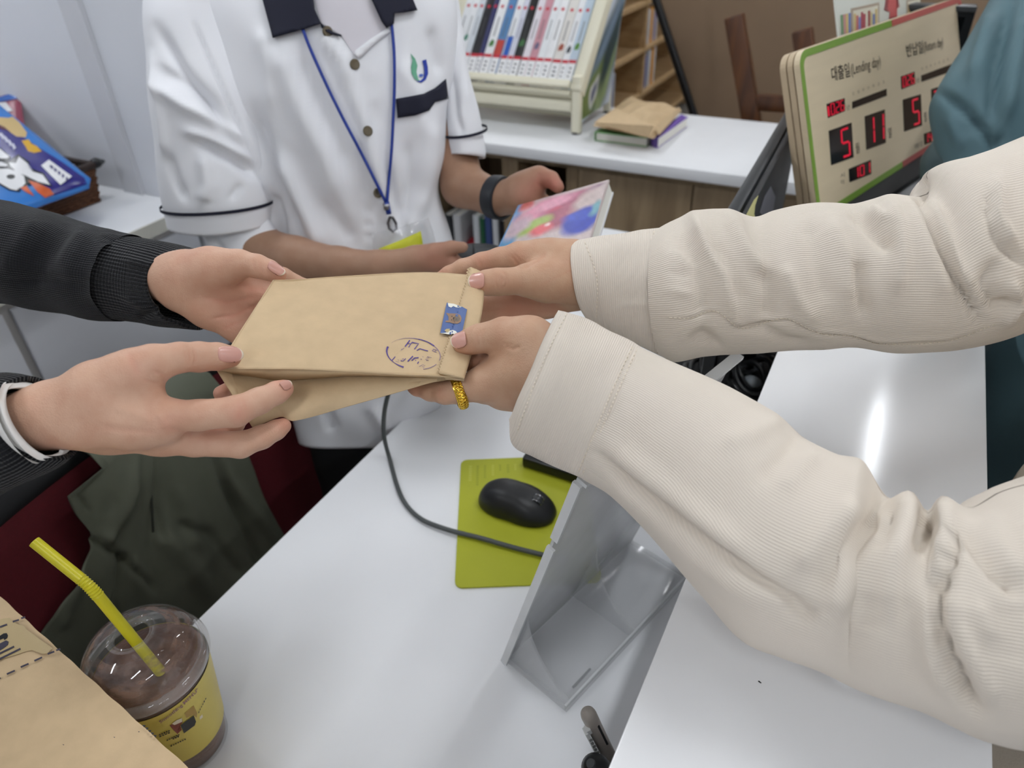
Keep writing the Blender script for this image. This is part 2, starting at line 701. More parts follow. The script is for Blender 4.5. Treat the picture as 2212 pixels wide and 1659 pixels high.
# ------------------------------------------------------------------ flesh: blended rounded bones meshed on a grid
def surface_nets(D, org, h):
    nx, ny, nz = D.shape
    S = D < 0
    cnt = np.zeros((nx - 1, ny - 1, nz - 1), np.float32)
    acc = np.zeros((nx - 1, ny - 1, nz - 1, 3), np.float32)
    corners = [(i, j, k) for i in (0, 1) for j in (0, 1) for k in (0, 1)]

    def sub(A, c):
        return A[c[0]:nx - 1 + c[0], c[1]:ny - 1 + c[1], c[2]:nz - 1 + c[2]]
    tot = np.zeros((nx - 1, ny - 1, nz - 1), np.int8)
    for c in corners:
        tot += sub(S, c)
    act = (tot > 0) & (tot < 8)
    ids = np.argwhere(act)
    vid = -np.ones(act.shape, np.int64)
    vid[act] = np.arange(len(ids))
    dv = {c: D[ids[:, 0] + c[0], ids[:, 1] + c[1], ids[:, 2] + c[2]] for c in corners}
    pos = np.zeros((len(ids), 3))
    num = np.zeros(len(ids))
    for a in corners:
        for ax in range(3):
            if a[ax] == 0:
                b = list(a)
                b[ax] = 1
                b = tuple(b)
                da, db = dv[a], dv[b]
                k = (da < 0) != (db < 0)
                t = np.where(k, da / (da - db + 1e-20), 0)
                q = np.zeros((len(ids), 3))
                q += np.array(a)
                q[:, ax] += t
                pos += q * k[:, None]
                num += k
    V = (ids + pos / num[:, None]) * h + org
    Fc = []
    for ax in range(3):
        sl0 = [slice(None)] * 3
        sl1 = [slice(None)] * 3
        sl0[ax] = slice(0, -1)
        sl1[ax] = slice(1, None)
        A, B = S[tuple(sl0)], S[tuple(sl1)]
        e = np.argwhere(A != B)
        u, v = (ax + 1) % 3, (ax + 2) % 3
        ok = (e[:, u] > 0) & (e[:, v] > 0) & (e[:, u] < D.shape[u] - 1) & (e[:, v] < D.shape[v] - 1)
        e = e[ok]
        inside = A[e[:, 0], e[:, 1], e[:, 2]]

        def cell(du, dv_):
            q = e.copy()
            q[:, u] += du
            q[:, v] += dv_
            return vid[q[:, 0], q[:, 1], q[:, 2]]
        quad = np.stack([cell(-1, -1), cell(0, -1), cell(0, 0), cell(-1, 0)], 1)
        quad[~inside] = quad[~inside][:, ::-1]
        Fc.append(quad)
    return V, np.concatenate(Fc)


def smin(a, b, k):
    h = np.clip(0.5 + 0.5 * (b - a) / k, 0, 1)
    return b + (a - b) * h - k * h * (1 - h)


def flesh(groups, h=0.0012, k_palm=0.010, k_fing=0.003, k_join=0.006, flush=(), creases=(), smooth=2):
    """groups[0] is the palm and wrist, the others are digits; a bone is (x, y, depth, radius_px) pairs.
    Returns vertices, faces and the flush attribute."""
    bones = []
    for g in groups:
        gb = []
        for ch in g:
            pts = [(P(q[0], q[1], q[2]), q[3] * q[2] / F) for q in ch]
            for a, b in zip(pts[:-1], pts[1:]):
                gb.append((a[0], a[1], b[0], b[1]))
        bones.append(gb)
    allp = np.array([p for g in bones for b in g for p in (b[0] - b[1], b[0] + b[1], b[2] - b[3], b[2] + b[3])])
    lo, hi = allp.min(0) - 0.012, allp.max(0) + 0.012
    n = np.ceil((hi - lo) / h).astype(int) + 1
    ax = [(lo[i] + h * np.arange(n[i])).astype(np.float32) for i in range(3)]
    big = np.float32(1.0)

    def capsule(b, D, k):
        a0, r0, a1, r1 = b
        pad = max(r0, r1) + 0.03
        l2 = np.minimum(a0, a1) - pad
        h2 = np.maximum(a0, a1) + pad
        s = [slice(max(int((l2[i] - lo[i]) / h), 0), min(int((h2[i] - lo[i]) / h) + 2, n[i])) for i in range(3)]
        X = ax[0][s[0]][:, None, None] - np.float32(a0[0])
        Y = ax[1][s[1]][None, :, None] - np.float32(a0[1])
        Z = ax[2][s[2]][None, None, :] - np.float32(a0[2])
        d = (a1 - a0).astype(np.float32)
        t = np.clip((X * d[0] + Y * d[1] + Z * d[2]) / max(float(d @ d), 1e-10), 0, 1)
        dist = np.sqrt((X - t * d[0]) ** 2 + (Y - t * d[1]) ** 2 + (Z - t * d[2]) ** 2) - (np.float32(r0) + t * np.float32(r1 - r0))
        D[tuple(s)] = smin(D[tuple(s)], dist, k)

    tot = None
    for gi, g in enumerate(bones):
        D = np.full(tuple(n), big, np.float32)
        for b in g:
            capsule(b, D, k_palm if gi == 0 else k_fing)
        tot = D if tot is None else smin(tot, D, k_join if gi else 0.001)
        if gi == 0:
            palm = D
    # digits blend with the palm but stay apart from one another
    Dd = None
    for gi, g in enumerate(bones[1:]):
        D = np.full(tuple(n), big, np.float32)
        for b in g:
            capsule(b, D, k_fing)
        D = smin(palm, D, k_join)
        Dd = D if Dd is None else np.minimum(Dd, D)
    if Dd is not None:
        tot = Dd
    else:
        tot = palm
    V, Fc = surface_nets(tot, lo, h)
    for _ in range(smooth):         # relax
        acc = np.zeros_like(V)
        cnt = np.zeros(len(V))
        for i in range(4):
            a, b = Fc[:, i], Fc[:, (i + 1) % 4]
            np.add.at(acc, a, V[b])
            np.add.at(acc, b, V[a])
            np.add.at(cnt, a, 1)
            np.add.at(cnt, b, 1)
        V = V * 0.5 + 0.5 * acc / np.maximum(cnt, 1)[:, None]
    N = np.zeros_like(V)
    fn = np.cross(V[Fc[:, 2]] - V[Fc[:, 0]], V[Fc[:, 3]] - V[Fc[:, 1]])
    for i in range(4):
        np.add.at(N, Fc[:, i], fn)
    N = unit_rows(N)
    px, py, z = proj(V)
    tow = np.clip(np.einsum('ij,ij->i', N, unit_rows(CAMP - V)) * 2.5, 0, 1)
    D = np.zeros(len(V))
    fl = np.zeros(len(V))
    for cr in creases:
        poly, wd, dp = cr[:3]
        d, t = seg_dist(px, py, poly)
        g = np.exp(-(d / wd) ** 2) * np.clip(np.minimum(t, 1 - t) * 6 + 0.2, 0, 1)
        if len(cr) > 3:
            g = g * (np.abs(z - cr[3]) < 0.03)
        D -= dp * g
        if dp > 0:
            fl += 0.12 * g
    V = V + N * (D * tow)[:, None]
    for (x, y, zz, rp, amt) in flush:
        c = P(x, y, zz)
        r = rp * zz / F
        fl += amt * np.exp(-np.sum((V - c) ** 2, 1) / (r * r))
    return V, Fc, np.clip(fl, 0, 1)


def nail(name, base, tip, up, width, mats, parent, curve=0.9, length=None):
    """Curved fingernail plate with its pale free edge; base and tip are room points on the finger's back."""
    base, tip, up = np.asarray(base), np.asarray(tip), np.asarray(up)
    d = unit(tip - base)
    L = np.linalg.norm(tip - base)
    u = unit(up - d * np.dot(up, d))
    s = np.cross(d, u)
    nu, nv = 11, 13
    V, MI = [], []
    R_ = width * 0.62
    for j in range(nv):
        t = j / (nv - 1)
        wid = width * (0.80 + 0.22 * min(t * 3, 1)) * (1 - 0.30 * max(0, (t - 0.78) / 0.22) ** 2)
        for i in range(nu):
            a = (i / (nu - 1) - 0.5)
            ang = a * wid / R_
            rr = -0.14 * L * (abs(a) * 2) ** 2.2 * (1 if t > 0.7 else (-0.6 if t < 0.15 else 0.0)) * (1.0 if (t > .7 or t < .15) else 0)
            drop = -0.08 * L * max(0, t - 0.4) ** 2 - 0.05 * L * max(0, 0.25 - t) ** 1
            V.append(base + d * (t * L + rr) + s * math.sin(ang) * R_ + u * ((math.cos(ang) - 1) * R_ * curve + drop + 0.0004))
    n0 = len(V)
    V += [v - u * 0.0007 for v in V]
    Fc = []
    mi = []
    for j in range(nv - 1):
        for i in range(nu - 1):
            q = [j * nu + i, j * nu + i + 1, (j + 1) * nu + i + 1, (j + 1) * nu + i]
            Fc.append(q)
            mi.append(1 if j >= nv - 2 else 0)
            Fc.append([k + n0 for k in q[::-1]])
            mi.append(1 if j >= nv - 2 else 0)
    rim = [i for i in range(nu)] + [j * nu + nu - 1 for j in range(1, nv)] + [(nv - 1) * nu + i for i in range(nu - 2, -1, -1)] + [j * nu for j in range(nv - 2, 0, -1)]
    for a, b in zip(rim, rim[1:] + rim[:1]):
        Fc.append([b, a, a + n0, b + n0])
        mi.append(1 if a >= (nv - 2) * nu else 0)
    o = mk(name, V, Fc, mats, parent, True)
    o.data.polygons.foreach_set('material_index', mi)
    bm = bmesh.new()
    bm.from_mesh(o.data)
    bmesh.ops.recalc_face_normals(bm, faces=bm.faces)
    bm.to_mesh(o.data)
    bm.free()
    return o

# ================================================================== THE SETTING
M_white_top = mat('white_laminate', (242, 243, 245), 0.42, var=0.02, vscale=6, spec=0.5)
M_wall = mat('painted_wall', (232, 234, 239), 0.6, var=0.03, vscale=2)
M_ceil = mat('ceiling_tile', (232, 232, 230), 0.8, var=0.03, vscale=8)
M_floor = mat('floor_vinyl', (120, 118, 114), 0.5, var=0.12, vscale=10)
M_trim = mat('grey_trim', (216, 217, 221), 0.5)
M_brownwall = mat('brown_wallpaper', (150, 127, 102), 0.8, var=0.06, vscale=14, bump=0.0006, bscale=160)
M_cream = mat('cream_edge', (226, 225, 214), 0.45)
M_kraft = mat('kraft_paper', (208, 181, 143), 0.78, var=0.10, vscale=60, bump=0.00018, bscale=300, detail=8)
M_black = mat('black_plastic', (20, 21, 23), 0.35)
M_blackmat = mat('black_matt', (16, 16, 18), 0.75)
M_dgrey = mat('dark_grey_plastic', (62, 64, 66), 0.5)

MB().abox(-3.6, 2.8, -2.6, 5.8, -0.05, 0.0).build('floor', M_floor)
MB().abox(-3.6, 2.8, -2.6, 5.8, 2.6, 2.65).build('ceiling', M_ceil)
MB().abox(-3.6, 2.8, 5.8, 5.9, 0, 2.6).build('wall_back', M_brownwall)
MB().abox(2.8, 2.9, -2.6, 5.8, 0, 2.6).build('wall_right', M_wall)
MB().abox(-3.7, -3.6, -2.6, 5.8, 0, 2.6).build('wall_far_left', M_wall)
MB().abox(-3.6, 2.8, -2.7, -2.6, 0, 2.6).build('wall_front', M_wall)
MB().abox(-3.6, -1.30, 1.08, 1.16, 0, 2.6).build('wall_left', M_wall)
MB().abox(-1.655, -1.590, 1.068, 1.0795, 0.85, 2.6).build('trim_1', M_trim)
for n in ('floor', 'ceiling', 'wall_back', 'wall_right', 'wall_far_left', 'wall_front', 'wall_left', 'trim_1'):
    bpy.data.objects[n]['kind'] = 'structure'

# ceiling lights: slim linear fittings in rows, running along the desk
M_tube = mat('lit_diffuser', (246, 250, 255), 0.4, emit=LAMP_POWER)
M_housing = mat('lamp_housing', (235, 235, 235), 0.4)
lamp0 = None
lamp_rows = [('nearest row', -1.0), ('row above the desk', 0.95), ('row above the back counter', 2.95), ('farthest row', 4.9)]
lamp_cols = [('far left', -2.75), ('left', -1.25), ('middle', 0.28), ('right', 1.8)]
for rname, yy in lamp_rows:
    for cname, xx in lamp_cols:
        if lamp0 is None:
            lamp0 = thing('ceiling_lamp', (xx, yy, 2.555), '', 'lamp', 'linear ceiling lamps')
            MB().abox(xx - 0.045, xx + 0.045, yy - 0.46, yy + 0.46, 2.578, 2.6).build('housing', M_housing, lamp0, bevel=0.004)
            MB().abox(xx - 0.035, xx + 0.035, yy - 0.42, yy + 0.42, 2.558, 2.578).build('diffuser', M_tube, lamp0)
            o = lamp0
        else:
            o = copy_tree(lamp0, None, (xx, yy, 2.555))
        o['label'] = 'slim white linear ceiling lamp, %s lamp of the %s' % (cname, rname)

# ------------------------------------------------------------------ service desk
d = thing('service_desk', (-0.3, 0.5, 0), 'white staff desk holding the mouse pad, keyboard and drink cup', 'desk')
MB().abox(-0.592, -0.034, -0.75, 1.55, 0.722, 0.75).build('desktop', M_white_top, d, bevel=0.002)
for yy in (-0.7, 1.45):
    MB().abox(-0.55, -0.04, yy, yy + 0.03, 0.0, 0.7215).build('side_panel', M_white_top, d)
MB().abox(-0.08, -0.055, -0.66, 1.44, 0.15, 0.7215).build('back_panel', M_white_top, d)
M_ledge = mat('white_counter_top', (247, 247, 248), 0.17, var=0.01, vscale=5, spec=0.5)
c = thing('raised_counter', (0.04, 0.5, 0), 'raised white visitor counter with a glossy narrow top', 'counter')
MB().abox(-0.064, 0.144, -0.75, 1.80, 0.972, 1.0).build('counter_top', M_ledge, c, bevel=0.0015)
MB().abox(-0.03, 0.10, -0.74, 1.79, 0.0, 0.9715).build('counter_body', M_white_top, c)
# a tiny dark scuff on the counter top
q = on_z(1637, 1472, 1.0004)
MB().prism([q + np.array(t) for t in ((0, 0, 0), (0.0022, -0.0006, 0), (0.0024, 0.0002, 0), (0.0004, 0.0009, 0))], (0, 0, 0.0001)).build('scuff', M_blackmat, c)

# ------------------------------------------------------------------ side counter on the left
s = thing('side_cabinet', (-2.2, 0.6, 0), 'low white cabinet along the left wall with a cream edged top', 'cabinet')
MB().abox(-2.9, -1.427, -0.2, 1.079, 0.818, 0.85).build('worktop', M_white_top, s, bevel=0.002)
MB().abox(-1.4265, -1.4235, -0.2, 1.079, 0.819, 0.849).build('edge_band', M_cream, s)
MB().abox(-2.9, -1.445, -0.18, 1.075, 0.0, 0.8175).build('body', mat('grey_panel', (205, 202, 198), 0.5, var=0.03, vscale=3), s)
for y0, y1 in ((-0.17, 0.598), (0.616, 1.07)):
    MB().abox(-1.4445, -1.432, y0, y1, 0.06, 0.80).build('end_panel', mat('panel_face', (214, 216, 221), 0.45, var=0.02, vscale=3), s, bevel=0.002)

# ------------------------------------------------------------------ back counter with wood front
def wood(name, col, dark, scale=(6, 6, 0.6), rough=0.5):
    m, nt, b = new_mat(name)
    L = nt.links.new
    tc = nt.nodes.new('ShaderNodeTexCoord')
    mp = nt.nodes.new('ShaderNodeMapping')
    mp.inputs['Scale'].default_value = scale
    nz = nt.nodes.new('ShaderNodeTexNoise')
    nz.inputs['Scale'].default_value = 4.0
    nz.inputs['Detail'].default_value = 8
    nz.inputs['Distortion'].default_value = 0.8
    L(tc.outputs['Object'], mp.inputs['Vector'])
    L(mp.outputs['Vector'], nz.inputs['Vector'])
    mx = nt.nodes.new('ShaderNodeMix')
    mx.data_type = 'RGBA'
    mx.inputs[6].default_value = lin(dark) + [1]
    mx.inputs[7].default_value = lin(col) + [1]
    rp = nt.nodes.new('ShaderNodeValToRGB')
    rp.color_ramp.elements[0].position = 0.36
    rp.color_ramp.elements[1].position = 0.62
    L(nz.outputs['Fac'], rp.inputs['Fac'])
    L(rp.outputs['Color'], mx.inputs[0])
    L(mx.outputs[2], b.inputs['Base Color'])
    b.inputs['Roughness'].default_value = rough
    bp = nt.nodes.new('ShaderNodeBump')
    bp.inputs['Distance'].default_value = 0.0004
    L(nz.outputs['Fac'], bp.inputs['Height'])
    L(bp.outputs['Normal'], b.inputs['Normal'])
    return m


M_oak = wood('oak_front', (158, 136, 106), (132, 111, 84))
M_oak_lt = wood('light_oak', (196, 166, 124), (176, 146, 106), (1.5, 6, 6))
M_dkwood = wood('dark_brown_wood', (96, 57, 28), (66, 37, 18), (8, 8, 1.0), 0.4)
bc = thing('back_counter', (-0.7, 2.15, 0), 'long low counter with white top and oak front behind the staff member', 'counter')
MB().abox(-2.0, 0.75, 1.895, 2.415, 0.768, 0.80).build('counter_top', mat('white_matt_top', (238, 239, 241), 0.6, var=0.02), bc, bevel=0.003)
MB().abox(-2.0, 0.72, 2.36, 2.39, 0.0, 0.7675).build('back_panel', M_oak, bc)
for x0, x1 in ((-2.0, -1.97), (-1.40, -1.37), (-1.075, -1.02), (-0.856, -0.82), (-0.13, -0.10), (0.69, 0.72)):
    MB().abox(x0, x1, 1.94, 2.359, 0.0, 0.7675).build('upright', M_oak, bc)
MB().abox(-1.97, 0.69, 1.941, 1.965, 0.742, 0.7675).build('top_rail', M_oak, bc)
for x0, x1 in ((-1.97, -1.40), (-1.37, -1.075)):
    MB().abox(x0, x1, 1.96, 2.359, 0.28, 0.30).build('shelf', M_oak, bc)
MB().abox(-1.02, -0.856, 1.945, 2.359, 0.545, 0.565).build('shelf', M_oak, bc)
MB().abox(-1.019, -0.857, 1.945, 1.965, 0.02, 0.5445).build('drawer_front', M_oak, bc, bevel=0.002)
MB().abox(-0.818, -0.475, 1.942, 1.962, 0.02, 0.7405).build('door', M_oak, bc, bevel=0.002)
MB().abox(-0.471, -0.132, 1.942, 1.962, 0.02, 0.7405).build('door', M_oak, bc, bevel=0.002)
MB().abox(-0.098, 0.688, 1.942, 1.962, 0.02, 0.7405).build('door', M_oak, bc, bevel=0.002)
# things on the lower shelf of the open bay
shelf_items = [(-1.345, 0.030, 0.20, (60, 62, 66), 'dark grey binder on the shelf under the back counter'),
               (-1.306, 0.030, 0.205, (214, 214, 216), 'white binder on the shelf, right of the dark grey binder'),
               (-1.225, 0.024, 0.215, (215, 218, 222), 'white binder on the shelf, left of the green book'),
               (-1.198, 0.018, 0.21, (40, 92, 62), 'green book standing on the shelf under the back counter'),
               (-1.178, 0.026, 0.225, (60, 78, 128), 'blue book standing on the shelf under the back counter'),
               (-1.148, 0.022, 0.22, (225, 226, 230), 'white book standing right of the blue book'),
               (-1.122, 0.030, 0.215, (24, 24, 28), 'black book standing at the shelf end by the oak upright')]
for x0, w, h, colr, lab in shelf_items:
    r = thing('shelved_book', (x0 + w / 2, 2.08, 0.30), lab, 'book', 'books and binders under the back counter')
    mm = mat('cover', colr, 0.5)
    MB().abox(x0, x0 + 0.0025, 1.99, 2.17, 0.301, 0.30 + h).build('cover_board', mm, r)
    MB().abox(x0 + w - 0.0025, x0 + w, 1.99, 2.17, 0.301, 0.30 + h).build('cover_board', mm, r)
    MB().abox(x0 + 0.0025, x0 + w - 0.0025, 1.987, 1.9925, 0.301, 0.30 + h).build('spine', mm, r)
    MB().abox(x0 + 0.003, x0 + w - 0.003, 1.993, 2.165, 0.304, 0.297 + h).build('pages', mat('pages', (228, 226, 218), 0.8), r)
    MB().abox(x0 + 0.003, x0 + w - 0.003, 1.986, 1.987, 0.32, 0.35).build('spine_label', mat('label', (236, 236, 236), 0.6), r)
t = thing('tape_dispenser', (-1.26, 2.05, 0.301), 'red round tape reel standing between the white binders', 'tape')
MB().lathe((-1.275, 2.05, 0.352), [(0.030, 0), (0.050, 0), (0.050, 0.032), (0.030, 0.032), (0.030, 0)], 32, (1, 0, 0), caps=False).build('reel', mat('red_reel', (150, 28, 40), 0.4), t, True, 40)
MB().lathe((-1.275, 2.05, 0.352), [(0.012, -0.002), (0.030, -0.002), (0.030, 0.034), (0.012, 0.034), (0.012, -0.002)], 32, (1, 0, 0), caps=False).build('hub', M_black, t, True, 40)

# ------------------------------------------------------------------ sloped book rack on the back counter
M_rack = mat('cream_enamel', (236, 231, 208), 0.4, var=0.02)
up = unit(np.array([0, 0.106, 0.122]))             # books lean back
nb = np.array([0, -up[2], up[1]])                   # out of the spines
rk = thing('book_rack', (-1.3, 2.2, 0.80), 'cream metal sloping book rack standing on the back counter', 'book rack')
LB = np.array([-1.70, 2.075, 0.945])
LR_ = -0.905
MB().box(LB + np.array([0, -0.012, -0.012]), (LR_ - LB[0], 0, 0), up * 0.022, nb * 0.014).build('front_lip', M_rack, rk, bevel=0.003)
MB().box(LB + np.array([0, -0.004, -0.016]), (LR_ - LB[0], 0, 0), -nb * 0.15, -up * 0.012).build('ledge', M_rack, rk)
MB().box(LB + np.array([0, 0, -0.05]), (LR_ - LB[0], 0, 0), (0, 0.012, 0), (0, 0, -0.03)).build('cross_rail', M_rack, rk, bevel=0.002)
MB().box(LB - nb * 0.155, (LR_ - LB[0], 0, 0), up * 0.6, -nb * 0.008).build('back_plate', M_rack, rk)
for xx in (-1.725, -0.905):
    MB().box(np.array([xx, 2.062, 0.935]), (0.036, 0, 0), up * 0.60, -nb * 0.045).build('front_upright', M_rack, rk, bevel=0.004)
    MB().box(np.array([xx + 0.004, 2.070, 0.803]), (0.028, 0, 0), (0, 0.022, 0), (0, 0, 0.165)).build('leg', M_rack, rk, bevel=0.003)
    MB().box(np.array([xx + 0.004, 2.335, 0.803]), (0.022, 0, 0), (0, 0.018, 0), (0, 0.02, 0.50)).build('leg', M_rack, rk, bevel=0.003)
    MB().lathe((xx + 0.018, 2.081, 0.80), [(0.014, 0), (0.014, 0.006)], 16).build('foot', M_dgrey, rk, True, 40)
    MB().lathe((xx + 0.015, 2.344, 0.80), [(0.012, 0), (0.012, 0.006)], 16).build('foot', M_dgrey, rk, True, 40)
# picture panel on the right side of the rack
sp = np.array([-0.8705, 2.085, 0.86])
py_f = lambda z: 2.105 + 0.87 * (z - 0.935)
sideq = [np.array([-0.880, 2.092, 0.83]), np.array([-0.880, 2.335, 0.86]), np.array([-0.880, 2.395, 1.07]), np.array([-0.880, 2.60, 1.40]), np.array([-0.880, py_f(1.40), 1.40]), np.array([-0.880, py_f(0.95), 0.95])]
M_poster = mat('poster_ground', (196, 205, 216), 0.35, var=0.05)
MB().prism(sideq, (0.004, 0, 0)).build('side_poster', M_poster, rk)


def poster_pt(u, v):
    z = 0.84 + 0.50 * v
    y0 = max(2.094, py_f(z) + 0.004)
    y1 = 2.33 + 0.29 * (z - 0.86) if z < 1.07 else 2.392 + 0.62 * (z - 1.07)
    return np.array([-0.8755, y0 + (y1 - y0) * u, z])


painted('poster_picture', poster_pt, 1, 1, (214, 222, 232), [(0.5, 0.28, 0.9, 0.30, 0.3, (60, 84, 92), 0.3), (0.2, 0.10, 0.6, 0.14, 0.2, (112, 130, 62), 0.3), (0.7, 0.14, 0.3, 0.10, 0.6, (150, 168, 120), 0.3),
        (0.35, 0.11, 0.16, 0.07, 0.3, (214, 216, 212), 0.2), (0.35, 0.11, 0.09, 0.04, 0.3, (92, 100, 126), 0.2), (0.55, 0.45, 0.5, 0.08, 0.5, (120, 140, 160), 0.5), (0.7, 0.30, 0.25, 0.12, 0.6, (44, 66, 70), 0.4)], rk, 30, 60, 4)
# the row of books: (width, colour, marks)
rack_books = [(0.026, (236, 238, 240), (60, 120, 80)), (0.024, (238, 240, 242), (70, 130, 110)), (0.020, (214, 220, 226), None),
              (0.030, (24, 24, 30), None), (0.018, (38, 42, 92), None), (0.030, (240, 241, 242), (80, 130, 70)),
              (0.028, (88, 134, 182), (196, 70, 58)), (0.024, (240, 242, 245), (40, 96, 190)), (0.018, (216, 218, 232), None),
              (0.028, (20, 20, 22), (60, 110, 60)), (0.024, (232, 226, 232), None), (0.026, (205, 150, 160), (110, 104, 132)),
              (0.024, (238, 240, 242), None), (0.026, (242, 242, 243), None), (0.030, (230, 226, 220), (170, 90, 70)),
              (0.022, (240, 241, 243), (60, 64, 70)), (0.026, (196, 212, 226), (90, 140, 60))]
desc = ['white book with green lettering, leftmost seen on the rack', 'white book with a green motif, second from left on the rack', 'pale grey book left of the thick black book',
        'thick black book in the left part of the rack', 'thin navy book beside the thick black book', 'white book between the navy and blue books',
        'blue book with an orange-red lower spine', 'white book with a bright blue patch on its spine', 'thin lilac-white book left of the second black book',
        'black book in the middle of the rack with a green mark', 'off-white pinkish book right of the middle black book', 'pink book with a printed figure on its spine',
        'plain white book right of the pink book', 'plain white book, second right of the pink book', 'cream book with a small reddish figure low on its spine',
        'white book with a dark figure on its spine', 'pale blue book with a green foot, last on the rack']
M_page = mat('book_pages', (232, 229, 220), 0.8)
M_lab = mat('spine_label', (240, 240, 241), 0.6, var=0.02)
M_red = mat('red_sticker', (196, 40, 56), 0.5)
M_ink = mat('label_ink', (70, 72, 80), 0.6)
tw = sum(b[0] for b in rack_books) + 0.0012 * len(rack_books)
xx = -0.912 - tw
for i, (w, colr, mk2) in enumerate(rack_books):
    hgt = 0.345 + 0.02 * rnd.random()
    dep = 0.125 + 0.02 * rnd.random()
    o = LB + np.array([0, 0, -0.0145]) + up * 0.001
    o = np.array([xx, o[1], o[2]]) - nb * (0.001 + 0.004 * rnd.random())
    r = thing('rack_book', o + np.array([w / 2, 0.03, 0]), desc[i], 'book', 'books in a row on the sloping rack')
    mm = mat('book_cover', colr, 0.4, var=0.04, vscale=60)
    MB().box(o, (w, 0, 0), up * hgt, -nb * 0.003).build('spine', mm, r, bevel=0.0008)
    MB().box(o - nb * 0.003, (0.0025, 0, 0), up * hgt, -nb * dep).build('cover_board', mm, r)
    MB().box(o + np.array([w - 0.0025, 0, 0]) - nb * 0.003, (0.0025, 0, 0), up * hgt, -nb * dep).build('cover_board', mm, r)
    MB().box(o + np.array([0.003, 0, 0]) - nb * 0.004 + up * 0.003, (w - 0.006, 0, 0), up * (hgt - 0.006), -nb * (dep - 0.004)).build('pages', M_page, r)
    f2 = Frame(o, (1, 0, 0), up)
    f2.n = nb
    e = 0.0012
    f2.rect('spine_label', e, 0.026, w - e, 0.080, M_lab, r, 0.0003)
    f2.rect('red_band', e, 0.0805, w - e, 0.0905, M_red, r, 0.0003)
    for k in range(3):
        f2.rect('label_print', w * 0.34, 0.036 + 0.013 * k, w * (0.55 + 0.14 * rnd.random()), 0.041 + 0.013 * k, M_ink, r, 0.0007)
    f2.poly('top_sticker', [(w / 2 + 0.0055 * math.cos(a), 0.250 + 0.0055 * math.sin(a)) for a in np.linspace(0, 6.283, 14)[:-1]], M_red, r, 0.0003)
    if mk2:
        m3 = mat('spine_print', mk2, 0.5, var=0.2, vscale=90)
        if i in (6,):
            f2.rect('spine_print', 0.0008, 0.0910, w - 0.0008, 0.140, m3, r, 0.00025)
            f2.rect('spine_foot', 0.0008, 0.001, w - 0.0008, 0.0235, m3, r, 0.00025)
        elif i in (7,):
            f2.rect('spine_print', 0.004, 0.0910, w - 0.001, 0.155, m3, r, 0.00025)
        else:
            a0 = 0.105 + 0.03 * rnd.random()
            f2.poly('spine_print', [(w * 0.25, a0), (w * 0.75, a0 + 0.003), (w * 0.8, a0 + 0.018), (w * 0.5, a0 + 0.026), (w * 0.22, a0 + 0.014)], m3, r, 0.00025)
    f2.rect('title_print', w * 0.40, 0.150, w * 0.60, 0.215, mat('title_ink', tuple(int(v * 0.55 + 40) for v in colr), 0.5), r, 0.00025)
    xx += w + 0.0012

# ------------------------------------------------------------------ crumpled paper bag and books on the back counter
def slab_book(name, quad, h0, th, colr, lab, tilt=None):
    """A closed book lying flat: quad of four pixel corners on its top."""
    top = [on_z(x, y, h0 + th) for x, y in quad]
    a, b_, c_ = top[0], top[1], top[3]
    x = b_ - a
    y = c_ - a
    r = thing(name, (a + x / 2 + y / 2) * np.array([1, 1, 0]) + np.array([0, 0, h0]), lab, 'book')
    z = np.array([0, 0, 1.0])
    mm = mat('cover', colr, 0.4)
    MB().box(a - z * 0.002, x, y, z * 0.002).build('front_cover', mm, r)
    MB().box(a - z * th, x, y, z * 0.002).build('back_cover', mm, r)
    MB().box(a + x * 0.015 + y * 0.015 - z * (th - 0.002), x * 0.97, y * 0.97, z * (th - 0.004)).build('pages', M_page, r)
    MB().box(a - z * th + z * 0.0005 - unit(x) * 0.002, unit(x) * 0.002, y, z * (th - 0.001)).build('spine', mm, r)
    return r


slab_book('lying_book', [(1286, 285), (1398, 298), (1462, 256), (1352, 244)], 0.8005, 0.026, (120, 176, 108), 'white-paged book with a green cover lying under the crumpled kraft bag')
slab_book('lying_book', [(1408, 291), (1472, 247), (1481, 254), (1422, 298)], 0.8005, 0.030, (118, 92, 176), 'purple book lying at the right under the crumpled kraft bag')

bgv, bgf = [], []
nx_, ny_ = 22, 16
cq = [on_z(1280, 272, 0.840), on_z(1412, 300, 0.840), on_z(1470, 236, 0.845), on_z(1356, 212, 0.845)]
for side in (1, -1):
    for j in range(ny_):
        for i in range(nx_):
            u, v = i / (nx_ - 1), j / (ny_ - 1)
            p = (cq[0] * (1 - u) + cq[1] * u) * (1 - v) + (cq[3] * (1 - u) + cq[2] * u) * v
            ed = min(u, 1 - u, v, 1 - v)
            bul = 0.030 * (min(ed * 3.2, 1.0) ** 0.7)
            w = 0.006 * math.sin(9 * u + 5 * v) * math.sin(7 * v - 3 * u) + 0.004 * math.sin(23 * u - 11 * v)
            p = p + np.array([0, 0, (bul + w * min(ed * 6, 1)) if side > 0 else (-0.010 * min(ed * 5, 1))])
            bgv.append(p)
    o0 = 0 if side > 0 else nx_ * ny_
    for j in range(ny_ - 1):
        for i in range(nx_ - 1):
            q = [o0 + j * nx_ + i, o0 + j * nx_ + i + 1, o0 + (j + 1) * nx_ + i + 1, o0 + (j + 1) * nx_ + i]
            bgf.append(q if side > 0 else q[::-1])
cb = thing('crumpled_bag', (on_z(1375, 250, 0.83) * np.array([1, 1, 0]) + np.array([0, 0, 0.832])), 'crumpled brown kraft bag lying on two books on the back counter', 'paper bag')
mk('bag_body', bgv, bgf, M_kraft, cb)
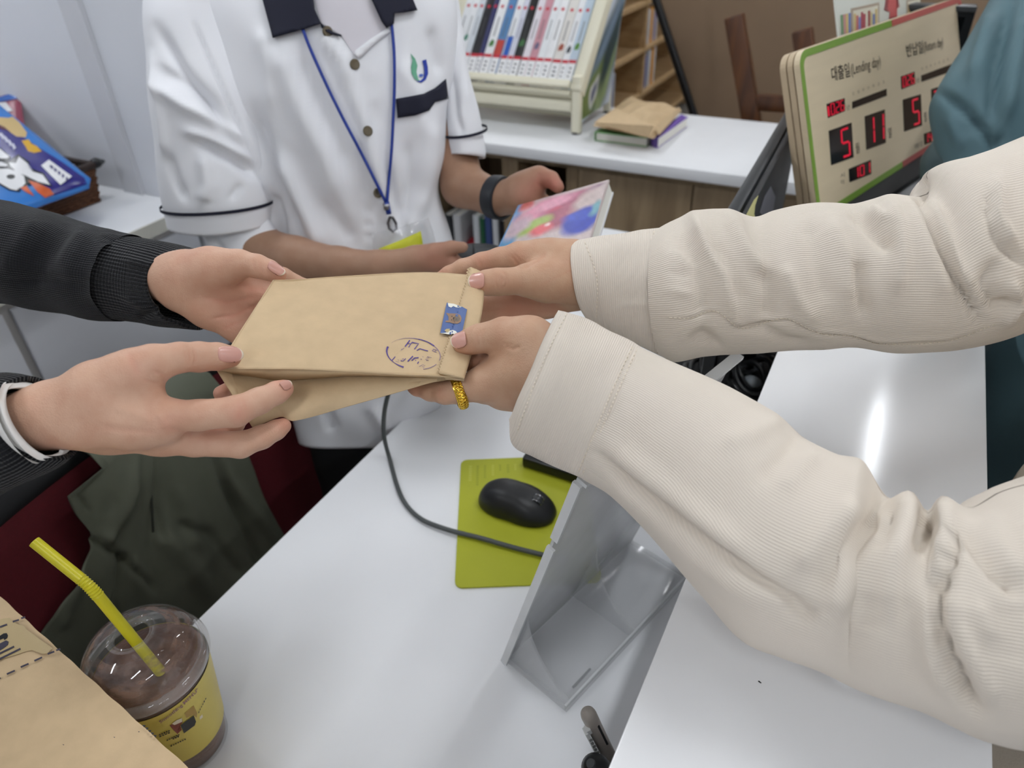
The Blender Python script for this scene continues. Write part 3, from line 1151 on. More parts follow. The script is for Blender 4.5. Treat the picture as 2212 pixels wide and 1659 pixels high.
MB().prism([on_z(1415, 278, 0.862), on_z(1466, 232, 0.868), on_z(1472, 240, 0.850), on_z(1424, 292, 0.846)], (0.0, 0.0, 0.0025)).build('folded_flap', M_kraft, cb)
MB().prism([on_z(1284, 266, 0.868), on_z(1402, 298, 0.848), on_z(1412, 274, 0.878), on_z(1330, 234, 0.880)], (0.0, 0.0, 0.0025)).build('folded_flap', M_kraft, cb)

# ------------------------------------------------------------------ far bookcase, leaning panel and wooden chair
bk = thing('bookcase', (-1.7, 4.5, 0), 'light oak bookcase behind the book rack, its shelves running away from us', 'bookcase')
X0 = -1.5
for zt in (0.84, 0.585, 0.325, 0.08, 1.10, 1.36):
    MB().abox(X0 - 0.28, X0, 3.2, 5.7, zt - 0.022, zt).build('shelf', M_oak_lt, bk)
for yy in (3.18, 3.75, 4.56, 5.7):
    MB().abox(X0 - 0.28, X0 + 0.002, yy - 0.02, yy, 0, 1.6).build('upright', M_oak_lt, bk)
MB().abox(X0 - 0.30, X0 - 0.281, 3.16, 5.7, 0, 1.6).build('back_panel', M_oak_lt, bk)
MB().abox(X0 - 0.30, X0 + 0.01, 3.16, 5.7, 1.6, 1.63).build('top_board', M_oak_lt, bk)
pal = [((225, 226, 230), 'white'), ((52, 66, 150), 'blue'), ((226, 158, 30), 'yellow'), ((190, 196, 204), 'pale grey'), ((120, 96, 150), 'violet'), ((196, 120, 110), 'dull red'), ((90, 128, 120), 'grey-green')]
rows = [('top', 0.84, (4.57, 4.76)), ('middle', 0.585, (4.57, 4.84)), ('lower', 0.325, (3.98, 4.12), (4.57, 4.86))]
seq = [0, 3, 0, 1, 3, 0, 2, 2, 0, 4]
for rn, zt, *spans in rows:
    for (y0, y1) in spans:
        k = 0
        yy = y0
        while yy < y1:
            w = 0.022 + 0.02 * rnd.random()
            colr, cn = pal[seq[(k + (1 if rn == 'middle' else 0)) % 10]]
            h = 0.19 + 0.035 * rnd.random()
            r = thing('bookcase_book', (X0 - 0.1, yy + w / 2, zt), '%s book, %s of the %s group on the %s bookcase shelf' % (cn, ('first', 'second', 'third', 'fourth', 'fifth', 'sixth', 'seventh', 'eighth', 'ninth', 'tenth')[k], 'far' if y0 > 4.3 else 'near', rn), 'book', 'books on the far bookcase')
            mm = mat('cover', colr, 0.5)
            MB().abox(X0 - 0.18, X0 - 0.03, yy, yy + w, zt + 0.0005, zt + h).build('cover_block', mm, r, bevel=0.001)
            MB().abox(X0 - 0.178, X0 - 0.034, yy + 0.003, yy + w - 0.003, zt + h - 0.001, zt + h + 0.0005).build('pages', M_page, r)
            yy += w + 0.002
            k += 1
yp = 3.05
pn = thing('display_panel', (0.2, yp, 0), 'large brown freestanding panel with a slanting black edge behind the wooden chair', 'panel')
tl = on_y(1400, -60, yp)
bl = on_y(1508, 270, yp)
dr = unit(bl - tl)
tl2 = bl - dr * ((1.5 - bl[2]) / -dr[2])
bl2 = bl + dr * ((bl[2] - 0.02) / -dr[2])
MB().prism([tl2, bl2, np.array([1.7, yp, 0.02]), np.array([1.7, yp, 1.5])], (0, 0.03, 0)).build('board', mat('brown_board', (150, 126, 102), 0.85, var=0.05, vscale=10, bump=0.0004, bscale=180), pn)
MB().tube([tl2 + np.array([0, -0.012, 0]), bl2 + np.array([0, -0.012, 0])], 0.016, 10).build('edge_pole', M_black, pn, True, 40)
MB().abox(0.4, 0.5, yp - 0.15, yp + 0.2, 0.0, 0.019).build('foot', M_black, pn)

yc = 2.52
ch = thing('wooden_chair', (-0.42, 2.7, 0), 'dark brown wooden chair with two slanting back posts beyond the counter', 'chair')
def slat(p0, p1, w, th, name, par):
    p0, p1 = np.asarray(p0), np.asarray(p1)
    t_ = unit(p1 - p0)
    wv = unit(np.array([1, 0, 0]) - t_ * t_[0]) * w
    tv = unit(np.cross(t_, wv)) * th
    return MB().box(p0 - wv / 2 - tv / 2, wv, tv, p1 - p0).build(name, M_dkwood, par, bevel=0.005)
pa, pb = on_y(1586, 34, yc), on_y(1622, 250, yc)
dv = unit(pb - pa)
slat(pa, pa + dv * ((pa[2]) / -dv[2]), 0.058, 0.035, 'back_post', ch)
pc = on_y(1733, 64, yc)
slat(pc, pc + dv * ((pc[2]) / -dv[2]), 0.058, 0.035, 'back_post', ch)
ra, rb = on_y(1606, 212, yc), on_y(1770, 222, yc)
slat_dir = rb - ra
MB().box(ra + np.array([0, -0.012, -0.035]), slat_dir, (0, 0.024, 0), (0, 0, 0.05)).build('cross_rail', M_dkwood, ch, bevel=0.004)
MB().abox(pa[0] + 0.05, pa[0] + 0.45, yc + 0.02, yc + 0.38, 0.42, 0.45).build('seat', M_dkwood, ch, bevel=0.006)
for ddx in (0.07, 0.43):
    MB().abox(pa[0] + ddx - 0.02, pa[0] + ddx + 0.02, yc + 0.33, yc + 0.37, 0.0, 0.42).build('leg', M_dkwood, ch, bevel=0.004)

# ------------------------------------------------------------------ mouse pad, mouse, keyboard, cable
M_pad = mat('lime_rubber', (176, 180, 40), 0.55, var=0.04, vscale=30, bump=0.0001, bscale=900)
pad_q = [on_z(996, 993, 0.753), on_z(982, 1269, 0.753), None, None]
xv = unit(on_z(1155, 1262, 0.753) - pad_q[1])
padc = []
yv = pad_q[0] - pad_q[1]
yl = np.linalg.norm(yv)
xv = unit(xv - unit(yv) * np.dot(xv, unit(yv)))
pd = thing('mouse_pad', (pad_q[1] + yv / 2 + xv * 0.09) * np.array([1, 1, 0]) + np.array([0, 0, 0.75]), 'lime green mouse pad with rounded corners lying under the black mouse', 'mouse pad')
PW = 0.178
pf = Frame(pad_q[1] * np.array([1, 1, 0]) + np.array([0, 0, 0.7502]), xv, yv)
cr_ = 0.010
pts = []
for (cx_, cy_, a0) in ((PW - cr_, cr_, -90), (PW - cr_, yl - cr_, 0), (cr_, yl - cr_, 90), (cr_, cr_, 180)):
    for k in range(7):
        a = math.radians(a0 + 15 * k)
        pts.append((cx_ + cr_ * math.cos(a), cy_ + cr_ * math.sin(a)))
MB().prism([pf.p(a, b, 0.0) for a, b in pts], (0, 0, 0.0025)).build('pad_sheet', M_pad, pd)
M_padink = mat('pad_print', (158, 163, 38), 0.6)
M_padlt = mat('pad_print_light', (190, 193, 70), 0.6)
for k, (n_, s_) in enumerate(((7, 0.006), (9, 0.005), (6, 0.004), (5, 0.005), (3, 0.004), (4, 0.005), (3, 0.004))):
    xx = 0.012 + 0.011 * k
    for j in range(n_):
        pf.rect('print_mark', xx, yl - 0.014 - 0.0048 * j - 0.0036, xx + s_ * 0.7, yl - 0.014 - 0.0048 * j, M_padink if k % 3 else M_padlt, pd, 0.0026, 0.0001)

M_mouse = mat('mouse_shell', (22, 23, 25), 0.42, var=0.02, bump=0.00005, bscale=1500)
mL, mR = on_z(1037, 1062, 0.765), on_z(1199, 1108, 0.765)
mx_, mc = unit((mR - mL) * np.array([1, 1, 0])), (mL + mR) / 2 * np.array([1, 1, 0])
my_ = np.array([-mx_[1], mx_[0], 0])
mlen = np.linalg.norm((mR - mL)[:2]) / 2
ms = thing('computer_mouse', (mc[0], mc[1], 0.753), 'black wireless mouse with a scroll wheel on the lime mouse pad', 'mouse')


def mouse_pt(a, e, grow=0.0):
    """a: angle round the outline, e: 0 at the base to 1 at the crown."""
    ca, sa = math.cos(a), math.sin(a)
    lx = (mlen + grow) * ca
    waist = 1 - 0.10 * math.exp(-((ca + 0.05) / 0.35) ** 2)
    ly = (0.0315 + grow) * np.sign(sa) * abs(sa) ** 0.8 * waist * (1 + 0.05 * ca)
    rr = math.cos(e * math.pi / 2) ** 0.62
    top = 0.034 + 0.006 * (-ca) * 0 
    xs = lx * rr
    hz = top * math.sin(e * math.pi / 2) ** 0.9 * (1 - 0.22 * (xs / mlen) - 0.25 * (xs / mlen) ** 2)
    return np.array([mc[0], mc[1], 0.7545]) + mx_ * xs + my_ * ly * rr + np.array([0, 0, max(hz, 0) + 0.001])


mv, mf = [], []
NA, NE = 56, 18
for j in range(NE):
    for i in range(NA):
        mv.append(mouse_pt(2 * math.pi * i / NA, j / (NE - 1) * 0.999))
for j in range(NE - 1):
    for i in range(NA):
        i2 = (i + 1) % NA
        mf.append([j * NA + i, j * NA + i2, (j + 1) * NA + i2, (j + 1) * NA + i])
mf.append([i for i in range(NA)][::-1])
mf.append([(NE - 1) * NA + i for i in range(NA)])
mk('shell', mv, mf, M_mouse, ms, True)
wc = np.array([mc[0], mc[1], 0.0]) + mx_ * mlen * 0.52
wc[2] = 0.7755
MB().lathe(wc - my_ * 0.0035, [(0.0, 0), (0.0085, 0), (0.0095, 0.0015), (0.0095, 0.0055), (0.0085, 0.007), (0, 0.007)], 24, my_, caps=False).build('scroll_wheel', mat('wheel_rubber', (50, 52, 55), 0.3), ms, True, 40)
for s_ in (-1, 1):
    MB().lathe(wc + my_ * (s_ * 0.0052) - my_ * 0.0008, [(0.0, 0), (0.0088, 0), (0.0088, 0.0016), (0, 0.0016)], 24, my_, caps=False).build('wheel_ring', mat('chrome', (170, 172, 175), 0.2, metal=1.0), ms, True, 40)
sl = [mouse_pt(math.pi, 0.5), mouse_pt(math.pi, 0.7)]

k0 = on_z(1127, 1012, 0.75)
kb = thing('keyboard', (k0[0] + 0.1, k0[1] + 0.1, 0.753), 'black keyboard corner on the mouse pad, mostly under the beige sleeve', 'keyboard')
kz = 0.753
MB().prism([np.array([k0[0], k0[1], kz]), np.array([k0[0], k0[1] + 0.15, kz]), np.array([k0[0], k0[1] + 0.15, kz + 0.030]), np.array([k0[0], k0[1], kz + 0.018])], (0.21, 0, 0)).build('case', M_black, kb, bevel=0.004)
kn = unit(np.array([0, -0.012, 0.15]))
kyv = unit(np.array([0, 0.15, 0.012]))
for r_ in range(5):
    for c_ in range(9):
        o = np.array([k0[0] + 0.014, k0[1] + 0.016, kz + 0.0195]) + np.array([1, 0, 0]) * (0.0205 * c_) + kyv * (0.024 * r_)
        MB().box(o, (0.018, 0, 0), kyv * 0.020, kn * 0.006).build('key', M_blackmat, kb)

# ------------------------------------------------------------------ leaflet holder of clear plastic
def clear(name, col, haze, rough=0.08, ior=1.45):
    """Clear plastic: mostly see-through, a mirror-like skin by Fresnel and a share of milky haze."""
    m, nt, b = new_mat(name)
    L = nt.links.new
    out = nt.nodes['Material Output']
    tr = nt.nodes.new('ShaderNodeBsdfTransparent')
    b.inputs['Base Color'].default_value = lin(col) + [1]
    b.inputs['Roughness'].default_value = 0.5
    b.inputs['Specular IOR Level'].default_value = 0.2
    gl = nt.nodes.new('ShaderNodeBsdfGlossy')
    gl.inputs['Roughness'].default_value = rough
    lw = nt.nodes.new('ShaderNodeLayerWeight')
    lw.inputs['Blend'].default_value = 0.5
    pw = nt.nodes.new('ShaderNodeMath')
    pw.operation = 'POWER'
    pw.inputs[1].default_value = 4.0
    L(lw.outputs['Facing'], pw.inputs[0])
    fr_ = nt.nodes.new('ShaderNodeMath')
    fr_.operation = 'MULTIPLY_ADD'
    fr_.inputs[1].default_value = 0.6
    fr_.inputs[2].default_value = 0.045
    L(pw.outputs[0], fr_.inputs[0])
    tc_ = nt.nodes.new('ShaderNodeTexCoord')
    nz_ = nt.nodes.new('ShaderNodeTexNoise')
    nz_.inputs['Scale'].default_value = 18
    L(tc_.outputs['Object'], nz_.inputs['Vector'])
    hz = nt.nodes.new('ShaderNodeMath')
    hz.operation = 'MULTIPLY_ADD'
    hz.inputs[1].default_value = haze * 0.3
    hz.inputs[2].default_value = haze * 0.85
    L(nz_.outputs['Fac'], hz.inputs[0])
    m1 = nt.nodes.new('ShaderNodeMixShader')
    L(hz.outputs[0], m1.inputs[0])
    L(tr.outputs[0], m1.inputs[1])
    L(b.outputs[0], m1.inputs[2])
    m2 = nt.nodes.new('ShaderNodeMixShader')
    L(fr_.outputs[0], m2.inputs[0])
    L(m1.outputs[0], m2.inputs[1])
    L(gl.outputs[0], m2.inputs[2])
    L(m2.outputs[0], out.inputs['Surface'])
    return m


M_acr = clear('clear_plastic', (236, 238, 240), 0.16)
M_acr2 = clear('clear_plastic_back', (226, 227, 229), 0.70, 0.2)
M_acre = clear('clear_plastic_edge', (240, 242, 243), 0.75)
ha = np.array([-0.242, 0.400, 0.751])
hd = np.array([0.2760, 0.9611, 0])
hb = np.array([-0.151, 0.373, 1.075])
hw = unit(np.array([hd[1], -hd[0], 0]))       # across the base towards the counter
LEN = 0.234
lh = thing('leaflet_holder', (-0.16, 0.48, 0.75), 'clear plastic leaflet holder with two pockets leaning by the raised counter', 'leaflet holder')
hv = hb - ha
hn = unit(np.cross(hd, hv))
if np.dot(hn, hw) < 0:
    hn = -hn
MB().box(ha, hd * LEN, hv, -hn * 0.0035).build('back_plate', M_acr2, lh, bevel=0.001)
MB().box(ha - hd * 0.003 - hn * 0.004, hd * 0.003, hv * 0.72, hn * 0.008).build('side_edge', M_acre, lh)
MB().box(ha + hv * 0.76 - hd * 0.003 - hn * 0.004, hd * 0.003, hv * 0.24, hn * 0.008).build('side_edge', M_acre, lh)
MB().box(ha + hv - hn * 0.003, hd * LEN, hv * 0.012, hn * 0.010).build('top_edge', M_acre, lh)
MB().box(ha, hd * LEN, hw * 0.085, (0, 0, 0.003)).build('base_plate', M_acr, lh, bevel=0.001)
fw = hw * 0.085
MB().box(ha + fw + np.array([0, 0, 0.001]), hd * LEN, hw * 0.0025, (0, 0, 0.010)).build('front_lip', M_acr, lh)
MB().box(ha + fw + np.array([0, 0, 0.011]), hd * LEN, hw * 0.0022, (0, 0, 0.0016)).build('lip_edge', M_acre, lh)
for q in (0.004, 0.115, 0.226):
    bse = ha + hd * q + np.array([0, 0, 0.0032])
    prof = [bse, bse + hw * 0.082]
    for k in range(9):
        t_ = k / 8
        prof.append(bse + hw * (0.082 * (1 - t_) ** 1.6 + 0.0005) + hv * (0.035 + 0.30 * t_ ** 1.3))
    MB().prism(prof, hd * 0.0028).build('divider', M_acr, lh)
lf = Frame(ha + fw + hd * 0.02 + np.array([0, 0, 0.0034]) - hw * 0.03, hd, -hw)
lf.n = np.array([0, 0, 1.0])
lf.rect('moulded_mark', 0.004, -0.022, 0.034, -0.0195, mat('mould_mark', (150, 152, 154), 0.6), lh, 0.0003)

# ------------------------------------------------------------------ lending date board
M_birch = mat('birch_plywood', (220, 202, 170), 0.5, var=0.05, vscale=10, stretch=(1, 1, 8))
M_birch2 = mat('birch_edge', (196, 176, 146), 0.6, var=0.05, vscale=10)
M_green = mat('green_border', (124, 158, 62), 0.5)
M_salmon = mat('red_border', (190, 92, 84), 0.5)
M_led = mat('led_red', (220, 16, 52), 0.4, emit=0.42)
try:
    M_led.cycles.emission_sampling = 'NONE'
except Exception:
    pass
M_glassblk = mat('display_window', (14, 13, 18), 0.15)
M_txt = mat('board_ink', (72, 62, 52), 0.6)
b0 = on_z(1768, 478, 1.012)
bx = unit(np.array([0.296, 0.955, 0]))
btl = CAMP + rdir(1724, 112) * (np.dot(b0 - CAMP, bx) / np.dot(rdir(1724, 112), bx))
BF = Frame(b0, bx, btl - b0)
BH = np.linalg.norm(btl - b0)
if np.dot(BF.n, CAMP - b0) < 0:
    BF.n = -BF.n


def bpx(px, py):
    p = on_plane(px, py, b0, BF.n) - b0
    return float(np.dot(p, BF.x)), float(np.dot(p, BF.y))


BW = bpx(2078, 30)[0]
bd = thing('date_board', b0 + BF.x * BW / 2 - BF.n * 0.02 - np.array([0, 0, 0.011]), 'plywood lending date board with red LED digits and a green and red border', 'date board')


def rrect(w, h, r, x0=0.0, y0=0.0, n=6):
    out = []
    for (cx_, cy_, a0) in ((w - r, r, -90), (w - r, h - r, 0), (r, h - r, 90), (r, r, 180)):
        for k in range(n + 1):
            a = math.radians(a0 + 90 * k / n)
            out.append((x0 + cx_ + r * math.cos(a), y0 + cy_ + r * math.sin(a)))
    return out


for j, (o_, t_, m_) in enumerate(((0.0, 0.009, M_birch), (0.011, 0.008, M_birch2), (0.021, 0.009, M_birch2))):
    MB().prism([BF.p(a, b, -o_ - t_) for a, b in rrect(BW, BH, 0.022)], BF.n * t_).build('panel_layer', m_, bd)
for a in (0.04, BW - 0.04):
    MB().prism([BF.p(a - 0.01, -0.002, -0.030), BF.p(a + 0.01, -0.002, -0.030), BF.p(a + 0.01, 0.02, -0.030), BF.p(a - 0.01, 0.02, -0.030)], BF.n * 0.022).build('spacer', M_birch2, bd)
MB().box(np.array([b0[0], b0[1], 1.0005]) + BF.x * 0.03 - unit(BF.n * np.array([1, 1, 0])) * 0.05, BF.x * (BW - 0.04), unit(BF.n * np.array([1, 1, 0])) * 0.085, (0, 0, 0.011)).build('foot_bar', M_blackmat, bd, bevel=0.002)
# border: rounded ring in two colours
outer, inner = rrect(BW, BH, 0.022), rrect(BW - 0.020, BH - 0.020, 0.014, 0.010, 0.010)
split = bpx(1927, 68)[0]
for colm, sel in ((M_green, lambda x: x <= split), (M_salmon, lambda x: x > split)):
    mb = MB()
    n_ = len(outer)
    for i in range(n_):
        j = (i + 1) % n_
        q = [outer[i], outer[j], inner[j], inner[i]]
        xs = [p[0] for p in q]
        if max(xs) - min(xs) > 0.08:        # long horizontal strips are cut at the colour change
            lo_, hi_ = (0.0, split) if colm is M_green else (split, BW)
            q = [(min(max(x, lo_ + 0.001), hi_ - 0.001 if hi_ < BW else hi_), y) for x, y in q]
        elif not sel(sum(xs) / 4):
            continue
        mb.prism([BF.p(x, y, 0.0003) for x, y in q], BF.n * 0.0005)
    mb.build('border_stripe', colm, bd)


def qmap(c, lift):
    c = [np.array(bpx(*p)) for p in c]     # tl, tr, br, bl

    def f(u, v):
        q = (c[3] * (1 - u) + c[2] * u) * (1 - v) + (c[0] * (1 - u) + c[1] * u) * v
        return BF.p(q[0], q[1], lift)
    return f


SEG = {'0': 'abcdef', '1': 'bc', '2': 'abged', '3': 'abgcd', '4': 'fgbc', '5': 'afgcd', '6': 'afgedc', '7': 'abc', '8': 'abcdefg', '9': 'abcdfg'}


def digits(f, s, u0, u1, v0, v1, par, th=0.12):
    n_ = len(s)
    w = (u1 - u0) / n_
    for i, chh in enumerate(s):
        if chh not in SEG:
            continue
        a0, a1 = u0 + w * i + w * 0.12, u0 + w * (i + 1) - w * 0.12
        t_ = (a1 - a0) * th * 1.3
        tv = (v1 - v0) * th * 0.62
        vm = (v0 + v1) / 2
        R_ = {'a': (a0 + t_, v1 - tv, a1 - t_, v1), 'd': (a0 + t_, v0, a1 - t_, v0 + tv), 'g': (a0 + t_, vm - tv / 2, a1 - t_, vm + tv / 2),
              'f': (a0, vm + tv * .3, a0 + t_, v1 - tv * .3), 'b': (a1 - t_, vm + tv * .3, a1, v1 - tv * .3), 'e': (a0, v0 + tv * .3, a0 + t_, vm - tv * .3), 'c': (a1 - t_, v0 + tv * .3, a1, vm - tv * .3)}
        for sg in SEG[chh]:
            x0, y0, x1, y1 = R_[sg]
            sk = 0.10 * (x1 - x0 + t_) * 0
            MB().prism([f(x0 + sk, y0), f(x1 + sk, y0), f(x1, y1), f(x0, y1)], BF.n * 0.0004).build('led_segment', M_led, par)


windows = [([(1785, 224.5), (1823.9, 212), (1824.8, 239.5), (1788, 255)], '026', (0.14, 0.97, 0.08, 0.92)),
           ([(1840.3, 220), (1914.6, 191.6), (1914.6, 206.5), (1840.3, 235)], '', None),
           ([(1789.4, 282.9), (1838.8, 264.9), (1843.3, 339.7), (1794.8, 356.8)], '5', (0.42, 0.92, 0.08, 0.92)),
           ([(1867.3, 251.4), (1910.7, 236.5), (1912.8, 308.3), (1870.9, 323.3)], '11', (0.0, 0.98, 0.12, 0.90)),
           ([(1832.8, 365.2), (1880.7, 345.1), (1881.6, 375.6), (1834.3, 393.6)], '101', (0.16, 0.96, 0.12, 0.88)),
           ([(1945.7, 165.2), (1975, 154.7), (1976.5, 181), (1946.6, 193)], '026', (0.05, 0.97, 0.08, 0.92)),
           ([(1989.4, 163.1), (2062, 136), (2062, 152), (1989.9, 176.6)], '', None),
           ([(1949.6, 215.5), (1988.5, 203.5), (1991.5, 270.9), (1952.6, 284.3)], '5', (0.42, 0.92, 0.08, 0.92)),
           ([(2010.9, 193), (2050, 180), (2053, 247), (2013, 260)], '25', (0.02, 0.98, 0.08, 0.92)),
           ([(1995.4, 288.8), (2013, 282.8), (2013, 307), (1996.6, 312.8)], '14', (0.02, 0.98, 0.1, 0.9))]
for cq_, s_, box in windows:
    f = qmap(cq_, 0.0003)
    w_ = MB().prism([f(0, 0), f(1, 0), f(1, 1), f(0, 1)], BF.n * 0.0004).build('display_window', M_glassblk, bd)
    if s_:
        digits(qmap(cq_, 0.0009), s_, *box, w_)
f = qmap(windows[0][0], 0.0009)
MB().prism([f(0.0, 0.10), f(0.08, 0.10), f(0.08, 0.80), f(0.0, 0.80)], BF.n * 0.0004).build('led_segment', M_led, bd)


def fit_text(name, body, pl, pr, hpx, m_, par, weight=0.0, lift=0.0005):
    """Lettering on the board from pixel pl to pixel pr along its base, hpx tall."""
    a, b_ = np.array(bpx(*pl)), np.array(bpx(*pr))
    V, Fc = text_verts(body, 1.0, 'LEFT', weight)
    if not V:
        return
    A = np.array(V)
    w = A[:, 0].max()
    hh = A[:, 1].max()
    dx = (b_ - a)
    dy = np.array(bpx(pl[0], pl[1] - hpx)) - a
    dy = np.array([0, dy[1]])
    out = [BF.p(*(a + dx * (v[0] / w) + dy * (v[1] / hh)), lift) for v in V]
    mk(name, out, Fc, m_, par)


fit_text('lettering', '대출일', (1796, 174), (1836, 163), 30, M_txt, bd, 0.012)
fit_text('lettering', '(Lending day)', (1838, 162), (1902, 142), 24, M_txt, bd)
fit_text('lettering', '반납일', (1957, 122), (1994, 112), 26, M_txt, bd, 0.012)
fit_text('lettering', '(Return day)', (1995, 112), (2037, 100), 21, M_txt, bd)
M_txt2 = mat('board_ink_pale', (150, 132, 106), 0.6)
for k, cht in enumerate('일월화수목금토'):
    fit_text('weekday_mark', cht, (1840 + 11 * k, 206 - 4.1 * k), (1845 + 11 * k, 204.5 - 4.1 * k), 7, M_txt2, bd)
    fit_text('weekday_mark', cht, (1989 + 9.3 * k, 152 - 3.3 * k), (1993.5 + 9.3 * k, 150.5 - 3.3 * k), 6, M_txt2, bd)
for s_, pl, pr, h_ in (('년', (1828, 238), (1835, 236), 11), ('월', (1848, 331), (1857, 328), 22), ('일', (1918, 298), (1926, 295), 22), ('년', (1979, 178), (1985, 176), 9),
                       ('월', (1995, 263), (2002, 260), 20), ('시', (1815, 384), (1824, 381), 9), ('각', (1815, 399), (1824, 396), 9), ('대출기간', (1975, 321), (1993, 314), 10), ('일', (2014, 304), (2019, 302), 8)):
    fit_text('lettering', s_, pl, pr, h_, M_txt, bd)

# ------------------------------------------------------------------ illustrated leaflet stand and black display behind the board
so = b0 + BF.y * BH - BF.n * 0.075
SF = Frame(so, BF.x, BF.y)
SF.n = BF.n


def spx(px, py):
    p = on_plane(px, py, so, SF.n) - so
    return float(np.dot(p, SF.x)), float(np.dot(p, SF.y))


fl_ = thing('illustrated_sign', SF.p(*spx(1900, 40)) * np.array([1, 1, 0]) + np.array([0, 0, 1.0]), 'white sign printed with bookshelves and a red dress behind the date board', 'sign')
a0, a1 = spx(1806, 20)[0], spx(1988, 20)[0]
hb_ = -np.dot(so - np.array([0, 0, 1.001]), [0, 0, 1]) / SF.y[2]
MB().prism([SF.p(a0, hb_), SF.p(a1, hb_), SF.p(a1, 0.16), SF.p(a0, 0.16)], -SF.n * 0.003).build('sheet', mat('glossy_white', (232, 236, 226), 0.12, coat=0.6), fl_)


def spoly(name, pts, colr, lift=0.0006):
    m_ = mat('sign_ink', colr, 0.3)
    SF.poly(name, [spx(x, y) for x, y in pts], m_, fl_, lift)


def c6(x, y):
    return (1550 + x / 3.341, y / 3.341)


def shelf_pic(x0, y0, x1, y1, sl, cols):
    """A small drawn bookcase with leaning books; sl is the slope of its base."""
    def q(u, v):
        return c6(x0 + (x1 - x0) * u, (y0 + sl * (x1 - x0) * u) * (1 - v) + (y1 + sl * (x1 - x0) * u) * v)
    spoly('drawn_frame', [q(0, 0), q(1, 0), q(1, 1), q(0, 1)], (176, 160, 140), 0.0004)
    spoly('drawn_back', [q(0.06, 0.10), q(0.94, 0.10), q(0.94, 0.86), q(0.06, 0.86)], (226, 222, 204), 0.0009)
    n_ = len(cols)
    for k, colr in enumerate(cols):
        if colr is None:
            continue
        u0, u1 = 0.08 + 0.84 * k / n_, 0.08 + 0.84 * (k + 0.86) / n_
        t_ = 0.22 + 0.16 * ((k * 7) % 3) / 2
        spoly('drawn_book', [q(u0, t_), q(u1, t_), q(u1, 0.86), q(u0, 0.86)], colr, 0.0014)


shelf_pic(962, 62, 1165, 262, -0.22, [(214, 190, 130), (198, 110, 110), (128, 140, 200), (176, 72, 88), (176, 72, 88), None, (160, 80, 80), (206, 196, 150), (112, 130, 180), (206, 184, 120)])
shelf_pic(1362, 0, 1464, 158, -0.22, [(222, 190, 130), (206, 140, 120), (140, 150, 214), (206, 130, 140), (206, 130, 140)])
for k, colr in enumerate(((120, 160, 120), (206, 150, 150), (222, 200, 130), (120, 140, 196))):
    spoly('drawn_book', [c6(884 + 19 * k, 110 - 4 * k), c6(902 + 19 * k, 106 - 4 * k), c6(908 + 17 * k, 245 - 3 * k), c6(892 + 17 * k, 248 - 3 * k)], colr)
spoly('drawn_dress', [c6(1215, -60), c6(1295, -80), c6(1300, 60), c6(1292, 62), c6(1296, 186), c6(1232, 200), c6(1240, 84), c6(1226, 80)], (204, 96, 96))
spoly('drawn_sleeve', [c6(1212, -10), c6(1230, -10), c6(1228, 86), c6(1200, 70)], (150, 80, 84))
spoly('drawn_sleeve', [c6(1284, -10), c6(1300, -14), c6(1311, 50), c6(1288, 62)], (150, 80, 84))
spoly('drawn_belt', [c6(1236, 128), c6(1290, 116), c6(1291, 126), c6(1236, 138)], (150, 66, 70), 0.0011)

dc = on_y(2112, 14, 1.74)
dp = thing('black_display', (dc[0] - 0.2, dc[1], 1.0), 'black display casing behind the date board beside the teal sleeve', 'display')
MB().abox(dc[0] - 0.17, dc[0], dc[1], dc[1] + 0.035, 1.03, dc[2]).build('casing', M_black, dp, bevel=0.003)
MB().abox(dc[0] - 0.155, dc[0] - 0.015, dc[1] - 0.001, dc[1] - 0.0001, 1.045, dc[2] - 0.018).build('screen', mat('screen_glass', (8, 8, 12), 0.1), dp)
MB().abox(dc[0] - 0.17, dc[0], dc[1] - 0.004, dc[1] - 0.0001, dc[2] - 0.010, dc[2]).build('top_bezel', M_dgrey, dp, bevel=0.001)
MB().abox(0.02, 0.10, dc[1] + 0.005, dc[1] + 0.03, 1.008, 1.03).build('stand_neck', M_black, dp)
MB().abox(-0.03, 0.13, dc[1] - 0.05, dc[1] + 0.055, 1.0005, 1.0095).build('stand_base', M_black, dp, bevel=0.002)

# ------------------------------------------------------------------ computer monitor seen from behind
mA, mB_ = on_z(1697, 238, 1.12), on_z(1567, 455, 1.12)
md = unit((mB_ - mA))
mn = np.array([-md[1], md[0], 0])
if mn[0] < 0:
    mn = -mn                             # towards the visitors: the back of the monitor
mo_ = thing('monitor', (mA + md * 0.24 + mn * 0.04) * np.array([1, 1, 0]) + np.array([0, 0, 0.75]), 'black computer monitor seen edge-on with stickers on its back', 'monitor')
MW, MHt = 0.48, 0.30
MB().box(mA - np.array([0, 0, MHt]), md * MW, mn * 0.016, (0, 0, MHt)).build('front_frame', mat('monitor_frame', (34, 36, 39), 0.5), mo_, bevel=0.003)
MB().box(mA - np.array([0, 0, MHt]) - mn * 0.0012 + md * 0.012 + np.array([0, 0, 0.012]), md * (MW - 0.024), mn * 0.0011, (0, 0, MHt - 0.024)).build('screen', M_glassblk, mo_)
MB().box(mA - np.array([0, 0, MHt - 0.006]) + mn * 0.0165 + md * 0.006, md * (MW - 0.012), mn * 0.010, (0, 0, MHt - 0.010)).build('back_shell', mat('monitor_back', (22, 22, 25), 0.6), mo_, bevel=0.004)
MB().prism([mA + mn * 0.027 + md * 0.10 - np.array([0, 0, 0.14]), mA + mn * 0.027 + md * 0.38 - np.array([0, 0, 0.14]), mA + mn * 0.027 + md * 0.38 - np.array([0, 0, 0.27]), mA + mn * 0.027 + md * 0.10 - np.array([0, 0, 0.27])], mn * 0.010).build('back_bulge', M_black, mo_, bevel=0.008)
